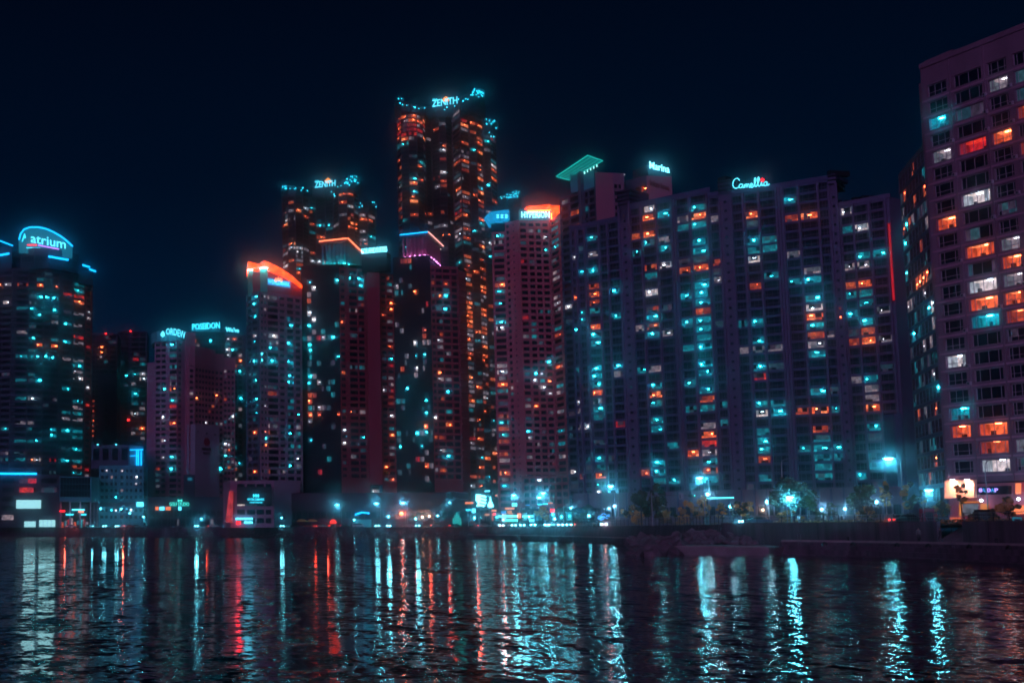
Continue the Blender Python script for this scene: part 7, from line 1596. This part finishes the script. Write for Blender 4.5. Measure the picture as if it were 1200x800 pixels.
# parasols with tan tops
for i, px in enumerate((354, 366, 219, 208)):
    Y = 600 if i < 2 else 648; q = gp(px, Y); t = thing('parasol', ('tan parasol before the left twin tower, ' + ('left', 'right')[i] + ' one of a pair') if i < 2 else ('tan parasol before the shop row, ' + ('right', 'left')[i - 2] + ' one of a pair'), 'parasol', (q.x, Y, GR), 'tan parasols on the far quay')
    s = MB(); s.tube([(q.x, Y, GR), (q.x, Y, GR + 3.4)], .06, 'metal'); s.build('pole', t); s = MB(); s.lathe((q.x, Y, GR + 2.5), [(2.3, 0), (2.0, .45), (1.2, .9), (.05, 1.15)], 'leaf_lit', 12); s.build('canopy', t)
# young staked tree and a bicycle-like rack area
def staked(px, Y, lb):
    q = gp(px, Y); base = Vector((q.x, Y, GR)); t = thing('young_tree', lb, 'tree', base, 'young staked trees'); s = MB(); s.tube([base, base + Vector((.05, 0, 3.2))], .05, 'frame_light', 6); s.build('trunk', t)
    for a in (0, 2.1, 4.2): s = MB(); s.tube([base + Vector((math.cos(a) * .8, math.sin(a) * .8, 0)), base + Vector((0, 0, 1.7))], .035, 'frame_light', 5); s.build('stake', t)
    leaves(base + Vector((0, 0, 3.6)), .7, .7, .8, 220, MX, int(px), 'round', .14).build('crown', t)
staked(1040, 186, 'young thin tree propped by three stakes, left of the black car'); staked(1083, 183, 'young thin tree propped by three stakes, right of the black car')
# planting strip
hb = MB(); RR = random.Random(4); wl = offset_line(WP, 9)
for i in range(5000):
    k = RR.choice((8, 9, 10, 10, 11, 11, 12, 12, 13, 14, 14)); p = wl[k].lerp(wl[k + 1], RR.random()) + Vector((RR.uniform(-.8, .8), RR.uniform(-.8, .8), RR.uniform(.1, .8))); p.z = GR + RR.uniform(.05, .8)
    u = Vector((RR.gauss(0, 1), RR.gauss(0, 1), RR.gauss(0, 1))).normalized() * .16; w_ = u.cross(Vector((RR.gauss(0, 1), RR.gauss(0, 1), 1)).normalized()); hb.face([p - u, p + w_, p + u, p - w_], RR.choice(MX))
o = hb.build('ground_cover'); tag(o, 'low leafy ground cover in a strip behind the promenade', 'ground cover', kind='stuff')

# ============================================================== fences
def fence(pts, h, z, label, step, bars=2, pickets=True):
    t = thing('quay_fence', label, 'fence', (pts[0].x, pts[0].y, z)); posts = 0; pk = MB(); rl = MB()
    for i in range(len(pts) - 1):
        A, B = pts[i], pts[i + 1]; L = (B - A).length; n = max(1, int(L / step)); 
        for k in range(n + (i == len(pts) - 2)):
            q = A.lerp(B, k / n)
            if posts < 90: p = MB(); p.box((q.x - .05, q.y - .05, z), (q.x + .05, q.y + .05, z + h + .08), 'dark_metal'); p.build('post', t); posts += 1
            if pickets and k < n:
                for j in range(1, 7):
                    r = A.lerp(B, (k + j / 7) / n); pk.box((r.x - .012, r.y - .012, z + .1), (r.x + .012, r.y + .012, z + h - .05), 'metal')
        for j in range(bars + 1):
            zz = z + .12 + (h - .12) * j / bars; rl.tube([(A.x, A.y, zz), (B.x, B.y, zz)], .03 if j < bars else .045, 'metal', 4)
    rl.build('rail', t)
    if pk.v: pk.build('picket', t, kind='stuff')
f1 = offset_line(WP, .3)
fence(f1[7:11], 1.5, GR + .25, 'metal fence along the far quay between the shops and the step in the wall', 4.0)
fence(offset_line(WP, .25)[10:14], .95, PAR, 'metal fence on the raised wall left of the stairs', 3.0)
fence(offset_line(WP, .25)[14:17], .95, PAR, 'metal fence on the raised wall right of the stairs', 3.0)

# small things on the promenade
def box_thing(name, px, Y, w, h, d, mm, label, cat, z=GR, topm='dark_metal'):
    q = gp(px, Y); t = thing(name, label, cat, (q.x, Y, z)); s = MB(); s.box((q.x - w / 2, Y, z), (q.x + w / 2, Y + d, z + h), mm); s.build('body', t); s = MB(); s.box((q.x - w / 2 - .06, Y - .06, z + h), (q.x + w / 2 + .06, Y + d + .06, z + h + .08), topm); s.build('lid', t)
    s = MB(); s.box((q.x - w * .35, Y - .03, z + h * .2), (q.x + w * .35, Y, z + h * .8), 'frame_dark'); s.build('door', t)
box_thing('utility_box', 1154, 178, 1.5, 1.9, .8, 'wall_dark', 'dark utility cabinet at the foot of the unlit lamp', 'utility box', PAR - .46); box_thing('information_board', 829, 252, .5, 1.6, .2, 'sign_dim', 'pale blue lit board at the step in the wall', 'sign board'); box_thing('information_board', 1193, 163, 1.0, .9, .15, 'sign_dim', 'dim blue board behind the fence at the far right', 'sign board')
box_thing('ticket_booth', 1090, 186, 1.4, 2.2, 1.2, 'wall_maroon', 'small red booth left of the stairs', 'booth')
# people
def person(px, Y, pose, cols, label, z=GR, face=0.0, hgt=1.7):
    q = gp(px, Y); R = Matrix.Translation((q.x, Y, z)) @ Matrix.Rotation(face, 4, 'Z') @ Matrix.Scale(hgt / 1.72, 4)
    J = {'pel': (0, 0, .95), 'ch': (0, 0, 1.28), 'nk': (0, 0, 1.47), 'hd': (0, .01, 1.56), 'ht': (0, .01, 1.68)}
    if pose == 'walk': legs = [((.09, 0, .9), (.10, .16, .5), (.10, .10, .07), (.10, .24, .03)), ((-.09, 0, .9), (-.10, .06, .5), (-.10, -.28, .12), (-.10, -.18, .02))]; arms = [((.2, 0, 1.4), (.25, -.14, 1.14), (.25, -.06, .9), (.24, .0, .82)), ((-.2, 0, 1.4), (-.25, .10, 1.14), (-.24, .26, .96), (-.23, .33, .9))]
    else: legs = [((.09, 0, .9), (.11, .01, .5), (.12, -.02, .08), (.13, .12, .03)), ((-.09, 0, .9), (-.11, .02, .5), (-.12, -.01, .08), (-.13, .13, .03))]; arms = [((.2, 0, 1.4), (.26, -.02, 1.13), (.25, .08, .9), (.24, .11, .82)), ((-.2, 0, 1.4), (-.26, -.02, 1.13), (-.23, .12, .92), (-.2, .17, .85))]
    vs = [J['pel'], J['ch'], J['nk'], J['hd'], J['ht']]; ed = [(0, 1), (1, 2), (2, 3), (3, 4)]; rad = [.15, .17, .06, .095, .075]
    for lg in legs:
        i = len(vs); vs += lg; ed += [(0, i), (i, i + 1), (i + 1, i + 2), (i + 2, i + 3)]; rad += [.09, .065, .045, .04]
    for am in arms:
        i = len(vs); vs += am; ed += [(1, i), (i, i + 1), (i + 1, i + 2), (i + 2, i + 3)]; rad += [.065, .045, .035, .03]
    me = bpy.data.meshes.new('p'); me.from_pydata(vs, ed, []); o = bpy.data.objects.new('p', me); COL.objects.link(o); o.modifiers.new('s', 'SKIN').use_smooth_shade = True
    for v, r in zip(me.skin_vertices[0].data, rad): v.radius = (r, r)
    me.skin_vertices[0].data[0].use_root = True
    ss = o.modifiers.new('u', 'SUBSURF'); ss.levels = 1; ss.render_levels = 1
    dg = bpy.context.evaluated_depsgraph_get(); m2 = bpy.data.meshes.new_from_object(o.evaluated_get(dg)); bpy.data.objects.remove(o)
    for c in cols: m2.materials.append(MATS[c])
    for p in m2.polygons:
        c = p.center; p.material_index = 2 if (c.z > 1.49 or (c.z < .9 and abs(c.x) > .19)) else (0 if c.z > .92 else 1); p.use_smooth = True
    m2.transform(R)
    t = thing('person', label, 'person', (q.x, Y, z), 'people on the promenade'); link('body', m2, t)
    h = MB(); hp = [(0.02, .10), (.088, .05), (.098, -.01), (.06, -.05)][::-1]; h.lathe((0, -.02, 1.63), [(r, z_) for r, z_ in hp], 'hair', 10); h.v = [tuple(R @ Vector(v)) for v in h.v]; h.build('hair', t)
mat('hair', (.02, .015, .012), .7); mat('skin', (.45, .26, .2), .6); mat('cloth_dark', (.03, .03, .04), .9); mat('cloth_white', (.55, .55, .55), .9); mat('cloth_red', (.4, .05, .04), .9); mat('cloth_teal', (.05, .2, .25), .9); mat('cloth_grey', (.15, .15, .17), .9)
person(968, 214, 'walk', ('cloth_white', 'cloth_dark', 'skin'), 'person in white top walking right of the umbrella pine', face=1.4); person(975, 212, 'stand', ('cloth_teal', 'cloth_dark', 'skin'), 'person in teal top standing beside the cyan-lit promenade', face=2.6)
person(981, 213, 'stand', ('cloth_grey', 'cloth_grey', 'skin'), 'person in grey clothes beside the one in teal', face=-2.8); person(987, 210, 'walk', ('cloth_dark', 'cloth_grey', 'skin'), 'person in dark top and grey trousers, rightmost of the promenade group', face=-1.5)
person(1101, 169.5, 'walk', ('cloth_dark', 'cloth_dark', 'skin'), 'person in all black on the ledge at the foot of the stairs', z=2.0, face=1.2); person(1098.5, 176, 'walk', ('cloth_red', 'cloth_dark', 'skin'), 'person in red top at the head of the stairs', z=GR, face=3.0)
person(806, 268, 'walk', ('cloth_red', 'cloth_teal', 'skin'), 'person in red top walking below the green traffic light', face=1.5); person(811, 268, 'stand', ('cloth_dark', 'cloth_teal', 'skin'), 'person in dark top beside the one in red', face=2.9)
person(937, 214, 'stand', ('cloth_white', 'cloth_grey', 'skin'), 'person in white top under the umbrella pine', face=3.1); person(1076, 171.5, 'stand', ('cloth_grey', 'cloth_dark', 'skin'), 'person in grey top standing on the ledge left of the stairs', z=2.0, face=2.9)

# ============================================================== haze, added for the glow around the lamps
hz = MB(); hz.box((-900, -60, -1), (1500, 1350, 330), 'rock'); m = bpy.data.materials.new('haze'); m.use_nodes = True; nt = m.node_tree; nt.nodes.clear()
ou = nt.nodes.new('ShaderNodeOutputMaterial'); v = nt.nodes.new('ShaderNodeVolumePrincipled'); v.inputs['Density'].default_value = HAZE_D; v.inputs['Anisotropy'].default_value = HAZE_G; v.inputs['Color'].default_value = (.55, .80, 1, 1); nt.links.new(v.outputs[0], ou.inputs['Volume'])
hz.mats = [m]
if HAZE_D > 0:
    o = hz.build('haze'); tag(o, 'added thin haze that spreads the lamp glow over the water and the city', 'haze', kind='stuff')

SC.view_settings.view_transform = 'Standard'; SC.view_settings.look = 'None'; SC.view_settings.exposure = EXPO; SC.view_settings.gamma = 1
cy = SC.cycles
cy.volume_bounces = 0; cy.max_bounces = 4; cy.diffuse_bounces = 2; cy.glossy_bounces = 3; cy.transmission_bounces = 2; cy.sample_clamp_indirect = 4; cy.sample_clamp_direct = 0
cy.use_denoising = True; cy.denoiser = 'OPENIMAGEDENOISE'; cy.filter_width = FILTER; cy.caustics_reflective = True
cy.use_adaptive_sampling = True; cy.adaptive_threshold = .01
